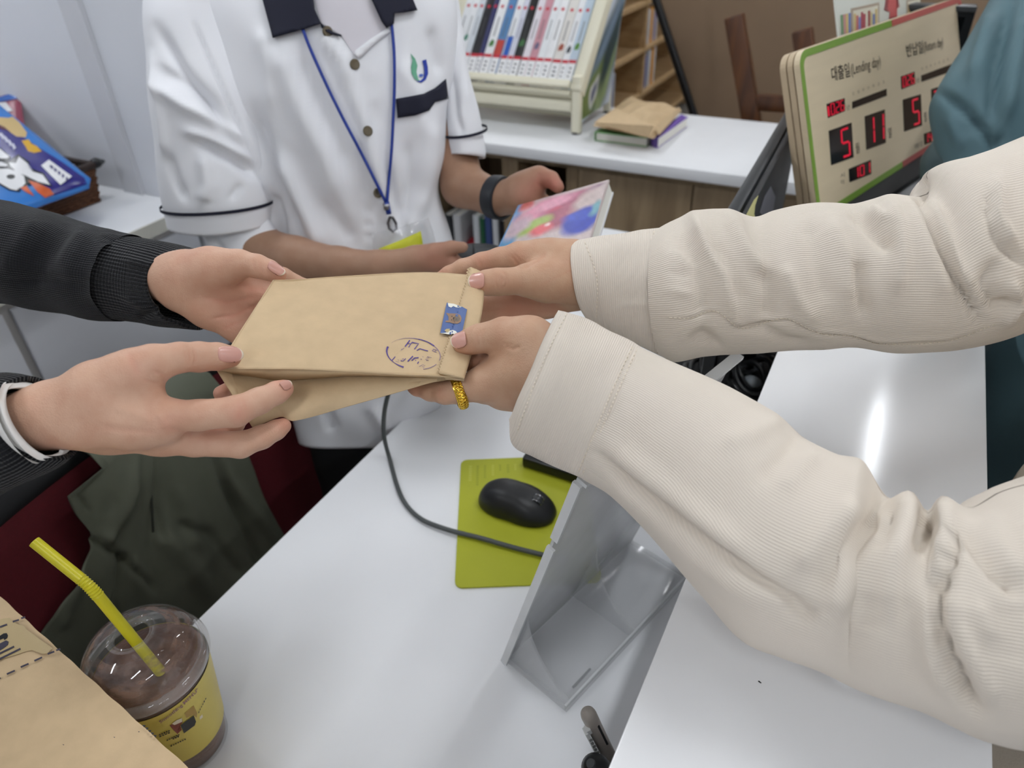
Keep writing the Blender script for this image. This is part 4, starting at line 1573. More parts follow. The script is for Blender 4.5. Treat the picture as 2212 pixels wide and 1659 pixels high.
MB().box(mA + mn * 0.03 + md * 0.21 - np.array([0, 0, 0.365]), md * 0.06, mn * 0.02, (0, 0, 0.14)).build('stand_neck', M_black, mo_, bevel=0.003)
MB().box(mA + mn * 0.05 + md * 0.13 - np.array([0, 0, 0.3695]), md * 0.22, -mn * 0.10, (0, 0, 0.010)).build('stand_base', M_black, mo_, bevel=0.003)
bo = mA + mn * 0.0266
MFr = Frame(bo, md, (0, 0, 1))
if np.dot(MFr.n, mn) < 0:
    MFr.n = -MFr.n


def mpx(px, py):
    p = on_plane(px, py, bo, mn) - bo
    return float(np.dot(p, MFr.x)), float(np.dot(p, MFr.y))


MFr.poly('moon_sticker', [mpx(*p) for p in ((1637, 422), (1628, 432), (1610, 466), (1606, 480), (1634, 486), (1628, 462), (1630, 444))], mat('sticker_yellow', (214, 208, 140), 0.5), mo_, 0.0005)
MFr.poly('cat_sticker', [mpx(*p) for p in ((1664, 402), (1650, 425), (1640, 458), (1650, 470), (1668, 462), (1674, 425))], mat('sticker_grey', (92, 92, 102), 0.5, var=0.2, vscale=80), mo_, 0.0005)

# ------------------------------------------------------------------ snack bags and basket on the side cabinet
M_wick = mat('wicker', (104, 64, 38), 0.6, var=0.35, vscale=70)
ka, kb_ = on_z(216, 436, 0.85), on_z(128, 470, 0.85)
kx = unit((kb_ - ka) * np.array([1, 1, 0]))          # front face runs towards the viewer's left
ky = np.array([kx[1], -kx[0], 0])
if ky[0] > 0:
    ky = -ky
bs = thing('wicker_basket', (ka + kx * 0.12 + ky * 0.12) * np.array([1, 1, 0]) + np.array([0, 0, 0.85]), 'brown woven basket holding the snack bags on the side cabinet', 'basket')
BL_, BD_, BHt = 0.26, 0.26, 0.085
MB().box(ka + np.array([0, 0, 0.0005]), kx * BL_, ky * BD_, (0, 0, 0.008)).build('base', M_wick, bs)
wv_ = MB()
for r_ in range(9):
    zc = 0.856 + 0.0085 * r_
    pts = []
    spread = 0.0011 * r_
    c4 = [ka - kx * spread - ky * spread, ka + kx * (BL_ + spread) - ky * spread, ka + kx * (BL_ + spread) + ky * (BD_ + spread), ka - kx * spread + ky * (BD_ + spread)]
    for s_ in range(4):
        p, q = c4[s_], c4[(s_ + 1) % 4]
        od = unit(np.cross(q - p, [0, 0, 1]))
        for k in range(26):
            t_ = k / 26
            pts.append(np.array([0, 0, 1.0]) * zc + (p + (q - p) * t_) * np.array([1, 1, 0]) + od * 0.0028 * (1 if (k + r_) % 2 else -1))
    pts.append(pts[0])
    wv_.tube(pts, 0.0046, 6, caps=False)
wv_.build('weave', M_wick, bs, True)['kind'] = 'stuff'
st_ = MB()
for s_ in range(4):
    c4 = [ka, ka + kx * BL_, ka + kx * BL_ + ky * BD_, ka + ky * BD_]
    p, q = c4[s_], c4[(s_ + 1) % 4]
    for k in range(13):
        g = (p + (q - p) * (k * 2 + 1) / 26) * np.array([1, 1, 0])
        st_.tube([g + np.array([0, 0, 0.853]), g + np.array([0, 0, 0.93])], 0.0028, 5)
st_.build('stakes', M_wick, bs, True)['kind'] = 'stuff'
e_ = 0.011
c4 = [ka - kx * e_ - ky * e_, ka + kx * (BL_ + e_) - ky * e_, ka + kx * (BL_ + e_) + ky * (BD_ + e_), ka - kx * e_ + ky * (BD_ + e_)]
rim = [c * np.array([1, 1, 0]) + np.array([0, 0, 0.937]) for c in c4]
MB().tube(rim + [rim[0]], 0.008, 8, caps=False).build('rim', mat('dark_wicker', (52, 38, 32), 0.6, var=0.3, vscale=60), bs, True)
hdl = thing('felt_pen', P(150, 392, 1.69), 'thick black pen sticking out over the right rim of the wicker basket', 'pen')
MB().tube([P(110, 404, 1.70), P(160, 374, 1.69), P(190, 361, 1.68), P(210, 351, 1.67), P(220, 349, 1.665)], [0.008, 0.009, 0.011, 0.012, 0.005], 12).build('barrel', M_black, hdl, True)
MB().tube([P(219, 349, 1.666), P(224, 348, 1.664)], [0.006, 0.004], 12).build('end_cap', M_dgrey, hdl, True)


def inv_plane(pts):
    A = np.array([[1, p[0], p[1]] for p in pts])
    return np.linalg.solve(A, np.array([1 / p[2] for p in pts]))


def pillow(name, quad, plane, bulge, m_, par, n=18):
    """Puffed pack: quad of pixel corners on an inclined plane, both faces swollen, edges pinched."""
    V, Fc = [], []
    for side in (-1, 1):
        for j in range(n):
            for i in range(n):
                u, v = i / (n - 1), j / (n - 1)
                x = (quad[0][0] * (1 - u) + quad[1][0] * u) * (1 - v) + (quad[3][0] * (1 - u) + quad[2][0] * u) * v
                y = (quad[0][1] * (1 - u) + quad[1][1] * u) * (1 - v) + (quad[3][1] * (1 - u) + quad[2][1] * u) * v
                z = 1 / (plane[0] + plane[1] * x + plane[2] * y)
                bl_ = bulge * (16 * u * (1 - u) * v * (1 - v)) ** 0.45 * (1 + 0.10 * math.sin(11 * u + 2 * v) * math.sin(9 * v))
                V.append(P(x, y, z + side * bl_))
    for s_ in range(2):
        for j in range(n - 1):
            for i in range(n - 1):
                o = s_ * n * n
                q = [o + j * n + i, o + j * n + i + 1, o + (j + 1) * n + i + 1, o + (j + 1) * n + i]
                Fc.append(q if s_ else q[::-1])
    def depth(x, y):
        # inverse bilinear by a few Newton steps
        u = v = 0.5
        Q = [np.array(p, float) for p in quad]
        for _ in range(12):
            a = (Q[0] * (1 - u) + Q[1] * u) * (1 - v) + (Q[3] * (1 - u) + Q[2] * u) * v - np.array([x, y])
            du = (Q[1] - Q[0]) * (1 - v) + (Q[2] - Q[3]) * v
            dv_ = (Q[3] - Q[0]) * (1 - u) + (Q[2] - Q[1]) * u
            st = np.linalg.solve(np.stack([du, dv_], 1), -a)
            u, v = u + st[0], v + st[1]
        u, v = min(max(u, 0.0), 1.0), min(max(v, 0.0), 1.0)
        bl_ = bulge * (max(16 * u * (1 - u) * v * (1 - v), 0)) ** 0.45 * (1 + 0.10 * math.sin(11 * u + 2 * v) * math.sin(9 * v))
        return 1 / (plane[0] + plane[1] * x + plane[2] * y) - bl_
    return mk(name, V, Fc, m_, par, True), depth


def stick(name, pts, colr, depth, par, lift, sub=6, rough=0.25):
    """Flat print laid on a swollen pack: a polygon of pixel points, finely cut so that it follows the surface."""
    bm = bmesh.new()
    vs = [bm.verts.new((p[0], p[1], 0)) for p in pts]
    bm.faces.new(vs)
    bmesh.ops.triangulate(bm, faces=bm.faces[:])
    for _ in range(sub):
        es = [e for e in bm.edges if e.calc_length() > 12]
        if not es:
            break
        bmesh.ops.subdivide_edges(bm, edges=es, cuts=1)
        bmesh.ops.triangulate(bm, faces=[f_ for f_ in bm.faces if len(f_.verts) > 3])
    bm.verts.ensure_lookup_table()
    V = [P(v.co.x, v.co.y, depth(v.co.x, v.co.y) - lift) for v in bm.verts]
    Fc = [[v.index for v in f_.verts] for f_ in bm.faces]
    bm.verts.index_update()
    Fc = [[v.index for v in f_.verts] for f_ in bm.faces]
    bm.free()
    return mk(name, V, Fc, colr if not isinstance(colr, tuple) else mat('pack_ink', colr, rough), par, True)


def c1(x, y):
    return (x / 5.925, 180 + y / 5.925)


pl2 = inv_plane([(42, 195, 1.80), (58, 290, 1.76), (-60, 240, 1.80)])
sb2 = thing('snack_bag', P(0, 330, 1.76), 'maroon snack bag with a blue top seam standing behind the blue one', 'snack bag', 'snack bags in the basket')
pk2, dep2 = pillow('pack', [(-110, 240), (41, 196), (66, 345), (-80, 385)], pl2, 0.02, mat('maroon_foil', (150, 74, 92), 0.3), sb2)
stick('top_seam', [c1(-300, 250), c1(0, 170), c1(248, 95), c1(272, 185), c1(0, 235), c1(-300, 320)], (44, 96, 178), dep2, sb2, 0.003)
stick('paper_label', [c1(-60, 250), c1(75, 240), c1(160, 350), c1(40, 372), c1(-60, 372)], (226, 226, 228), dep2, sb2, 0.003)
pl1 = inv_plane([(195, 398, 1.545), (-60, 490, 1.47), (-90, 160, 1.68)])
sb1 = thing('snack_bag', P(80, 400, 1.62), 'dark blue snack bag with big white lettering lying on the basket', 'snack bag', 'snack bags in the basket')
pk1, dep1 = pillow('pack', [(-95, 150), (196, 386), (192, 408), (-40, 492)], pl1, 0.030, mat('blue_foil', (52, 124, 204), 0.25), sb1, 24)
stick('navy_ground', [c1(-330, 180), c1(-120, 345), c1(40, 470), c1(300, 690), c1(560, 860), c1(800, 1010), c1(1080, 1210), c1(1110, 1290), c1(700, 1430), c1(330, 1270), c1(0, 1260), c1(-280, 1260)], (34, 28, 120), dep1, sb1, 0.0010)
stick('biscuit_print', [c1(-60, 430), c1(110, 440), c1(160, 425), c1(250, 500), c1(345, 630), c1(330, 690), c1(210, 680), c1(150, 640), c1(60, 560), c1(-60, 520)], (206, 178, 122), dep1, sb1, 0.0018)
stick('biscuit_shadow', [c1(-60, 500), c1(60, 560), c1(150, 645), c1(90, 600), c1(-60, 560)], (92, 40, 40), dep1, sb1, 0.0022)
stick('yellow_burst', [c1(275, 735), c1(370, 715), c1(400, 770), c1(470, 800), c1(535, 870), c1(440, 890), c1(360, 870), c1(320, 800)], (214, 166, 40), dep1, sb1, 0.0020)
stick('print_outline', [c1(-60, 770), c1(140, 940), c1(110, 1000), c1(230, 905), c1(375, 1005), c1(350, 1070), c1(560, 1150), c1(668, 1320), c1(480, 1285), c1(350, 1215), c1(350, 1300), c1(260, 1350), c1(250, 1390), c1(120, 1370), c1(-60, 1270)], (16, 16, 22), dep1, sb1, 0.0026)
M_pw = mat('print_white', (238, 238, 240), 0.3)
for pts in ([(-60, 800), (0, 840), (120, 935), (100, 962), (-60, 960)], [(-60, 1000), (20, 1005), (102, 1040), (88, 1064), (-60, 1060)],
            [(240, 935), (352, 1025), (328, 1082), (430, 1132), (545, 1168), (640, 1300), (480, 1256), (330, 1180), (215, 1140), (140, 1062), (112, 1012), (205, 1022)],
            [(-60, 1095), (100, 1092), (220, 1122), (308, 1190), (325, 1280), (282, 1326), (180, 1312), (208, 1370), (130, 1350), (-60, 1240)]):
    stick('big_lettering', [c1(*p) for p in pts], M_pw, dep1, sb1, 0.0034)
stick('letter_hole', [c1(130 + 55 * math.cos(a) + 8, 1192 + 30 * math.sin(a)) for a in np.linspace(0, 6.283, 14)[:-1]], (16, 16, 22), dep1, sb1, 0.0042)
stick('barcode_label', [c1(525, 1050), c1(625, 975), c1(920, 1190), c1(775, 1300)], M_pw, dep1, sb1, 0.0034)
for k in range(5):
    stick('barcode_mark', [c1(630 + 52 * k, 1060 + 38 * k), c1(652 + 52 * k, 1042 + 38 * k), c1(690 + 46 * k, 1075 + 38 * k), c1(664 + 46 * k, 1100 + 38 * k)], (88, 84, 128), dep1, sb1, 0.0042)
stick('orange_print', [c1(360, 1240), c1(470, 1270), c1(640, 1350), c1(690, 1420), c1(580, 1465), c1(480, 1390)], (204, 92, 44), dep1, sb1, 0.0030)
stick('orange_print', [c1(250, 1330), c1(340, 1310), c1(440, 1445), c1(330, 1390)], (204, 92, 44), dep1, sb1, 0.0030)
for k in range(4):
    stick('small_lettering', [c1(-10 + 52 * k, 650 + 45 * k), c1(18 + 52 * k, 630 + 45 * k), c1(70 + 45 * k, 690 + 45 * k), c1(40 + 45 * k, 715 + 45 * k)], (206, 206, 224), dep1, sb1, 0.0030)

# ------------------------------------------------------------------ kraft parcel bag in the near left corner
KZ = 0.92
e0, e1 = on_z(-40, 1250, KZ), on_z(440, 1687, KZ)
far = [e0, e1]
kp = thing('kraft_shopping_bag', (-0.56, -0.02, 0.75), 'large brown kraft bag with dark print in the near left corner of the desk', 'paper bag')
V, Fc = [], []
nu, nv = 60, 24
for j in range(nv):
    for i in range(nu):
        u, v = i / (nu - 1), j / (nv - 1)
        p = e0 * (1 - u) + e1 * u
        p = p + np.array([0.01 * u, -0.34, 0]) * v
        wob = 0.0004 * math.sin(40 * u) * math.sin(9 * v + u * 5) + 0.0003 * math.sin(71 * u + 3)
        edge = min(u, 1 - u, v * 0.8, 1 - v)
        soft = -0.002 * math.exp(-(edge / 0.012) ** 2)
        V.append(p + np.array([0, 0.0003 * math.sin(57 * u) * (v == 0), wob * 0.5 + soft]))
nb_ = len(V)
ring = [i for i in range(nu)] + [j * nu + nu - 1 for j in range(1, nv)] + [(nv - 1) * nu + i for i in range(nu - 2, -1, -1)] + [j * nu for j in range(nv - 2, 0, -1)]
for j in range(nv - 1):
    for i in range(nu - 1):
        Fc.append([j * nu + i, (j + 1) * nu + i, (j + 1) * nu + i + 1, j * nu + i + 1])
mid = np.mean([V[i] for i in ring], 0)
for i in ring:
    q = V[i] + (mid - V[i]) * np.array([0.06, 0.06, 0])
    V.append(np.array([q[0], q[1], 0.7505]))
n_ = len(ring)
for k in range(n_):
    k2 = (k + 1) % n_
    Fc.append([ring[k], ring[k2], nb_ + k2, nb_ + k])
Fc.append([nb_ + k for k in range(n_)])
mk('bag_body', V, Fc, M_kraft, kp, True, angle=50)
M_kink = mat('print_ink', (58, 54, 70), 0.6)
M_kblk = mat('print_black', (14, 14, 20), 0.5)


def ck(x, y):
    return (x / 7.542, 1280 + y / 7.542)


def kflat(name, pts, m_, lift=0.0012):
    MB().prism([on_z(*ck(*p), KZ + lift) for p in pts], (0, 0, 0.0002)).build(name, m_, kp)


def kbar(a, b_, w, m_=None, name='printed_dash'):
    a, b_ = np.array(a, float), np.array(b_, float)
    t_ = unit(b_ - a)
    nn = np.array([-t_[1], t_[0]]) * w / 2
    kflat(name, [a + nn, b_ + nn, b_ - nn, a - nn], m_ or M_kink, 0.0017)


M_tape = mat('worn_tape', (190, 168, 126), 0.35, var=0.05, vscale=60)
kflat('worn_tape', [(-100, 470), (60, 425), (160, 412), (205, 470), (300, 520), (400, 548), (440, 610), (560, 690), (690, 790), (780, 850), (850, 905), (780, 990), (700, 1000), (520, 940), (420, 960), (250, 1020), (100, 1060), (-100, 1090)], M_tape, 0.0011)
for a, b_ in (((-160, 620), (-60, 580)), ((0, 562), (115, 520)), ((208, 476), (310, 445)), ((345, 420), (412, 402)), ((-110, 1440), (10, 1392)), ((112, 1330), (242, 1272)), ((338, 1216), (466, 1160)), ((560, 1114), (686, 1056)), ((776, 1002), (886, 962)), ((915, 942), (985, 922))):
    kbar(a, b_, 26)
kbar((-100, 1040), (230, 880), 26, name='printed_line')
kbar((-100, 1130), (335, 915), 26, name='printed_line')
kflat('printed_glyph', [(-60, 760), (0, 705), (60, 668), (110, 662), (130, 700), (118, 742), (70, 775), (60, 745), (0, 770), (-60, 800)], M_kblk, 0.0017)
kflat('printed_glyph', [(-60, 880), (0, 830), (100, 780), (140, 800), (130, 850), (60, 905), (0, 940), (-60, 970)], M_kink, 0.0017)
for k in range(5):
    x, y = 309 + 6.0 * k, 1566 + 5.4 * k
    MB().prism([on_z(x - 2, y, KZ + 0.0014), on_z(x + 6, y + 1.0, KZ + 0.0014), on_z(x + 2.5, y + 5.5, KZ + 0.0014)], (0, 0, 0.0003)).build('printed_tooth', M_kblk, kp)
for x, y in ((137, 1608), (247, 1592), (300, 1580)):
    MB().prism([on_z(x - 2, y, KZ + 0.0014), on_z(x + 2, y + 0.5, KZ + 0.0014), on_z(x, y + 2, KZ + 0.0014)], (0, 0, 0.0002)).build('speck', M_kink, kp)

# ------------------------------------------------------------------ iced drink
cc = on_z(318, 1434, 0.88)
cxy = np.array([cc[0], cc[1], 0])
cup = thing('drink_cup', (cc[0], cc[1], 0.75), 'clear dome-lidded cup of brown iced drink with a yellow printed band', 'cup')
Z0, Z1, R0, R1 = 0.7505, 0.880, 0.0375, 0.0515


def rad(z):
    return R0 + (R1 - R0) * (z - Z0) / (Z1 - Z0)


M_drink = mat('brown_slush', (112, 75, 54), 0.35, var=0.4, vscale=60, bump=0.0012, bscale=120, detail=6)
M_clear = clear('cup_plastic', (235, 235, 235), 0.05, 0.04)
M_lid = clear('lid_plastic', (240, 240, 240), 0.04, 0.04)
prof = [(0.0, Z0 + 0.003), (R0 - 0.003, Z0 + 0.003)] + [(rad(Z0 + 0.004 + t_ * 0.118) - 0.0016, Z0 + 0.004 + t_ * 0.118) for t_ in np.linspace(0, 1, 10)]
zt = prof[-1][1]
for k in range(1, 9):
    r_ = prof[11][0] * (1 - k / 8.0)
    prof.append((max(r_, 0.0), zt + 0.006 * math.sin(k * 0.4)))
MB().lathe(cxy, prof, 56, caps=False).build('drink', M_drink, cup, True, 60)
MB().lathe(cxy, [(0.0, Z0), (R0, Z0), (R0 + 0.0005, Z0 + 0.001)] + [(rad(z), z) for z in np.linspace(Z0 + 0.002, Z1, 12)], 64, caps=False).build('cup_wall', M_clear, cup, True, 60)
MB().lathe(cxy, [(R1, Z1 - 0.002), (R1 + 0.003, Z1), (R1 + 0.0035, Z1 + 0.004), (R1 + 0.001, Z1 + 0.008), (R1 - 0.003, Z1 + 0.009)], 64, caps=False).build('lid_flange', clear('flange_plastic', (238, 236, 232), 0.22, 0.06), cup, True, 60)
dome = []
for k in range(13):
    a = k / 12 * math.radians(70)
    dome.append((R1 * 0.985 * math.cos(a) ** 0.85, Z1 + 0.009 + 0.037 * math.sin(a)))
MB().lathe(cxy, dome, 64, caps=False).build('dome_lid', M_lid, cup, True, 60)
zd = dome[-1][1]
rd = dome[-1][0]
MB().lathe(cxy, [(rd, zd), (rd - 0.0012, zd + 0.0016), (rd - 0.0028, zd + 0.0010), (rd - 0.0042, zd - 0.0012), (rd - 0.0056, zd - 0.0004), (rd - 0.0064, zd - 0.0026)], 48, caps=False).build('lid_ring', clear('ring_plastic', (236, 234, 230), 0.14, 0.05), cup, True, 60)
ms_, nt, bb = new_mat('slush_film')
tc = nt.nodes.new('ShaderNodeTexCoord')
nz = nt.nodes.new('ShaderNodeTexNoise')
nz.inputs['Scale'].default_value = 55
nz.inputs['Detail'].default_value = 5
mpn = nt.nodes.new('ShaderNodeMapping')
mpn.inputs['Scale'].default_value = (1, 1, 2.6)
nt.links.new(tc.outputs['Object'], mpn.inputs['Vector'])
nt.links.new(mpn.outputs['Vector'], nz.inputs['Vector'])
rp = nt.nodes.new('ShaderNodeValToRGB')
rp.color_ramp.elements[0].position = 0.42
rp.color_ramp.elements[0].color = (0, 0, 0, 1)
rp.color_ramp.elements[1].position = 0.62
rp.color_ramp.elements[1].color = (0.75, 0.75, 0.75, 1)
nt.links.new(nz.outputs['Fac'], rp.inputs['Fac'])
nt.links.new(rp.outputs['Color'], bb.inputs['Alpha'])
bb.inputs['Base Color'].default_value = lin((136, 102, 82)) + [1]
bb.inputs['Roughness'].default_value = 0.4
MB().lathe(cxy, [(r_ - 0.0012, z_ - 0.0006) for r_, z_ in dome[:11]], 64, caps=False).build('slush_film', ms_, cup, True, 60)
M_band = mat('yellow_band', (216, 196, 92), 0.35, var=0.10, vscale=22)
zb0, zb1 = Z0 + 0.030, Z0 + 0.1205
MB().lathe(cxy, [(rad(z) + 0.0006, z) for z in np.linspace(zb0, zb1, 8)], 72, caps=False).build('printed_band', M_band, cup, True, 60)
aa = np.linspace(0, 2 * math.pi, 900)
zz_ = np.linspace(zb0, zb1, 160)
AG, ZG = np.meshgrid(aa, zz_)
GP = np.stack([cxy[0] + (rad(ZG) + 0.0007) * np.cos(AG), cxy[1] + (rad(ZG) + 0.0007) * np.sin(AG), ZG], -1)
tocam = unit((CAMP - cxy) * np.array([1, 1, 0]))
vis = (np.cos(AG) * tocam[0] + np.sin(AG) * tocam[1]) > 0.05
gx, gy, _ = proj(GP)


def cup_at(px, py, lift):
    dd = (gx - px) ** 2 + (gy - py) ** 2 + np.where(vis, 0, 1e9)
    k = np.unravel_index(np.argmin(dd), dd.shape)
    a, z = AG[k], ZG[k]
    r_ = rad(z) + 0.0007 + lift
    return np.array([cxy[0] + r_ * math.cos(a), cxy[1] + r_ * math.sin(a), z])


def cy_(x, y):
    return (280 + x / 9.27, 1480 + y / 9.27)


def cupink(name, pts, m_, lift=0.0003):
    P_ = [cup_at(*cy_(*p), lift) for p in pts]
    mk(name, P_, [list(range(len(P_)))], m_, cup)


M_cd = mat('band_dark', (48, 46, 42), 0.5)
M_cr = mat('band_red', (128, 62, 46), 0.5)
M_cp = mat('band_pink', (150, 110, 108), 0.5)
M_cw = mat('band_pale', (226, 214, 190), 0.5)
cupink('printed_drink', [(800, 800), (1045, 660), (1060, 730), (1010, 800), (1040, 890), (960, 975), (880, 900)], M_cr)
cupink('printed_foam', [(840, 770), (940, 690), (1045, 655), (1050, 720), (900, 790)], M_cw, 0.0006)
cupink('printed_device', [(1010, 790), (1270, 600), (1320, 720), (1290, 800), (1080, 955), (1060, 890)], M_cd, 0.0009)
cupink('printed_drink', [(1100, 560), (1280, 400), (1350, 560), (1340, 650), (1270, 590), (1130, 650)], mat('band_tan', (172, 140, 70), 0.5))
cupink('printed_foam', [(1400, 630), (1450, 585), (1460, 640), (1405, 690)], M_cw)


def cuptext(body, p0, p1, hpx, m_, wt=0.0):
    V, Fc = text_verts(body, 1.0, 'LEFT', wt)
    A = np.array(V)
    w, h = A[:, 0].max(), A[:, 1].max()
    p0, p1 = np.array(p0, float), np.array(p1, float)
    t_ = unit(p1 - p0)
    nn = np.array([t_[1], -t_[0]])
    L_ = np.linalg.norm(p1 - p0)
    out = []
    for x, y, _ in V:
        s_ = x / w
        sag = 26 * (1 - (2 * s_ - 1) ** 2)
        q = p0 + t_ * (s_ * L_) + nn * (y / h * hpx) + np.array([0.5, 0.85]) * sag
        out.append(cup_at(*cy_(*q), 0.0006))
    mk('band_lettering', out, Fc, m_, cup)


cuptext('Smoothing MENU*', (615, 760), (1390, 90), 62, M_cp, 0.02)
for (x0, y0, x1, y1, n_) in ((590, 1000, 815, 905, 5), (600, 1035, 820, 945, 4), (740, 1110, 1010, 985, 6), (860, 1085, 1000, 1020, 3), (820, 1225, 1135, 1075, 7), (1370, 570, 1530, 250, 6)):
    for k in range(n_):             # lines too small to read
        u0, u1 = k / n_ + 0.02, (k + 0.72) / n_
        cupink('fine_print', [(x0 + (x1 - x0) * u0, y0 + (y1 - y0) * u0), (x0 + (x1 - x0) * u1, y0 + (y1 - y0) * u1), (x0 + (x1 - x0) * u1 - 6, y0 + (y1 - y0) * u1 - 22), (x0 + (x1 - x0) * u0 - 6, y0 + (y1 - y0) * u0 - 22)], M_cd, 0.0006)

M_straw = mat('yellow_straw', (214, 204, 40), 0.35, var=0.04, vscale=80)
apex = np.array([cxy[0], cxy[1], zd])
ap_px = proj(apex)
pin = P(298, 1392, ap_px[2] + 0.002)
bend = P(196, 1268, 0.590)
stv = unit(pin - bend)
low = pin + stv * 0.055
top0 = P(74, 1170, 0.585)
tv = unit(top0 - bend)
sr = 0.0047
st2 = thing('drinking_straw', low, 'yellow bent drinking straw standing in the dome-lidded cup', 'straw')
path = [low, pin, bend + stv * 0.010]
MB().tube(path, sr, 16).build('lower_tube', M_straw, st2, True, 50)
pts, rs = [], []
for k in range(25):
    t_ = k / 24
    a = bend + stv * 0.010 * (1 - t_) ** 2 + tv * 0.010 * t_ ** 2
    pts.append(a)
    rs.append(sr * (1.0 + (0.10 if k % 3 == 0 else -0.05)))
MB().tube(pts, rs, 16, caps=False).build('ribbed_bend', M_straw, st2, True, 30)
MB().tube([bend + tv * 0.010, top0], sr, 16, caps=False).build('upper_tube', M_straw, st2, True, 50)

# ------------------------------------------------------------------ red office chair and jacket
M_cred = mat('maroon_fabric', (84, 8, 20), 0.85, var=0.12, vscale=200, bump=0.0002, bscale=800)
oc = thing('office_chair', (-0.80, 0.47, 0), 'maroon fabric office chair with a black rim behind the desk', 'chair')
V, Fc = [], []
ny2, nz2 = 24, 18
yA, yB, zA, zB = 0.17, 0.735, 0.44, 0.853


def chair_pt(u, v, off):
    y = yA + (yB - yA) * u
    z = zA + (zB - zA) * v
    x = -0.853 - 0.03 * (v - 0.5) + 0.035 * (2 * u - 1) ** 2 + off
    ed = min(min(u, 1 - u) * (yB - yA), min(v, 1 - v) * (zB - zA))
    return np.array([x - 0.012 * math.exp(-ed / 0.015) * (1 if off > 0.02 else 0), y, z])


for off in (0.03, 0.0):
    for j in range(nz2):
        for i in range(ny2):
            V.append(chair_pt(i / (ny2 - 1), j / (nz2 - 1), off))
n1 = ny2 * nz2
for s_ in range(2):
    for j in range(nz2 - 1):
        for i in range(ny2 - 1):
            o = s_ * n1
            q = [o + j * ny2 + i, o + j * ny2 + i + 1, o + (j + 1) * ny2 + i + 1, o + (j + 1) * ny2 + i]
            Fc.append(q if s_ == 0 else q[::-1])
rg = [i for i in range(ny2)] + [j * ny2 + ny2 - 1 for j in range(1, nz2)] + [(nz2 - 1) * ny2 + i for i in range(ny2 - 2, -1, -1)] + [j * ny2 for j in range(nz2 - 2, 0, -1)]
for a, b_ in zip(rg, rg[1:] + rg[:1]):
    Fc.append([b_, a, a + n1, b_ + n1])
mk('backrest', V, Fc, M_cred, oc, True, angle=60)
rp_ = [chair_pt(0, v, 0.008) for v in np.linspace(0, 0.97, 8)] + [chair_pt(u, 1, 0.008) for u in np.linspace(0.02, 0.98, 14)] + [chair_pt(1, v, 0.008) for v in np.linspace(0.97, 0, 8)]
MB().tube(rp_, 0.017, 10).build('rim', M_blackmat, oc, True)
MB().abox(-0.83, -0.40, 0.20, 0.62, 0.40, 0.47).build('seat', M_cred, oc, bevel=0.02, seg=3)
MB().box((-0.90, 0.43, 0.33), (0.05, 0, 0), (0, 0.06, 0), (0, 0, 0.25)).build('back_bar', M_blackmat, oc, bevel=0.005)
MB().box((-0.90, 0.43, 0.33), (0.35, 0, 0), (0, 0.06, 0), (0, 0, 0.04)).build('seat_bracket', M_blackmat, oc)
MB().lathe((-0.60, 0.46, 0.06), [(0.03, 0), (0.03, 0.34)], 16).build('column', M_black, oc, True, 40)
for k in range(5):
    a = 2 * math.pi * k / 5
    MB().tube([(-0.60, 0.46, 0.09), (-0.60 + 0.27 * math.cos(a), 0.46 + 0.27 * math.sin(a), 0.06)], [0.025, 0.015], 8).build('base_arm', M_black, oc, True)
    MB().lathe((-0.60 + 0.27 * math.cos(a), 0.46 + 0.27 * math.sin(a) - 0.012, 0.028), [(0.0, 0), (0.027, 0), (0.027, 0.024), (0, 0.024)], 14, (0, 1, 0), caps=False).build('castor', M_black, oc, True, 40)

M_jack = mat('olive_cotton', (94, 97, 82), 0.85, var=0.12, vscale=18, bump=0.0002, bscale=700)
Lc = catmull([(150, 900), (135, 985), (128, 1040), (150, 1100), (184, 1160), (150, 1240), (100, 1320), (60, 1400), (20, 1500)], 70)
Rc = catmull([(470, 870), (505, 940), (533, 1000), (560, 1075), (606, 1165), (640, 1230), (668, 1300), (690, 1360), (700, 1420)], 70)
V = []
NU = 90
jf = [([(322, 960), (326, 1080), (335, 1150)], 7, -0.010), ([(440, 985), (500, 1100), (560, 1240)], 9, -0.012), ([(300, 975), (255, 1080), (215, 1150)], 14, 0.010),
      ([(190, 1160), (255, 1200), (310, 1260)], 7, -0.010), ([(252, 1205), (240, 1290), (250, 1360)], 10, -0.012), ([(380, 1130), (440, 1150), (500, 1230)], 12, -0.008), ([(470, 1020), (560, 1130), (620, 1210)], 14, 0.010),
      ([(350, 1160), (420, 1240), (470, 1300)], 22, 0.012), ([(140, 1010), (170, 1090)], 6, -0.006), ([(275, 1210), (330, 1330), (360, 1400)], 12, 0.008), ([(150, 1240), (120, 1330)], 16, 0.008), ([(330, 1000), (390, 1090), (400, 1160)], 18, 0.006)]
for j in range(70):
    for i in range(NU):
        u = i / (NU - 1)
        x, y = Lc[j] * (1 - u) + Rc[j] * u
        p = on_x(x, y, -0.805)
        V.append(p)
V = np.array(V)
px_, py_, _ = proj(V)
dsp = 0.0025 * np.sin(px_ * 0.035 + py_ * 0.011) + 0.0015 * np.sin(px_ * 0.09 - py_ * 0.02) + 0.003
for poly, wd, amp in jf:
    dd, _t = seg_dist(px_, py_, poly)
    dsp += amp * np.exp(-(dd / wd) ** 2)
V[:, 0] += dsp + 0.012
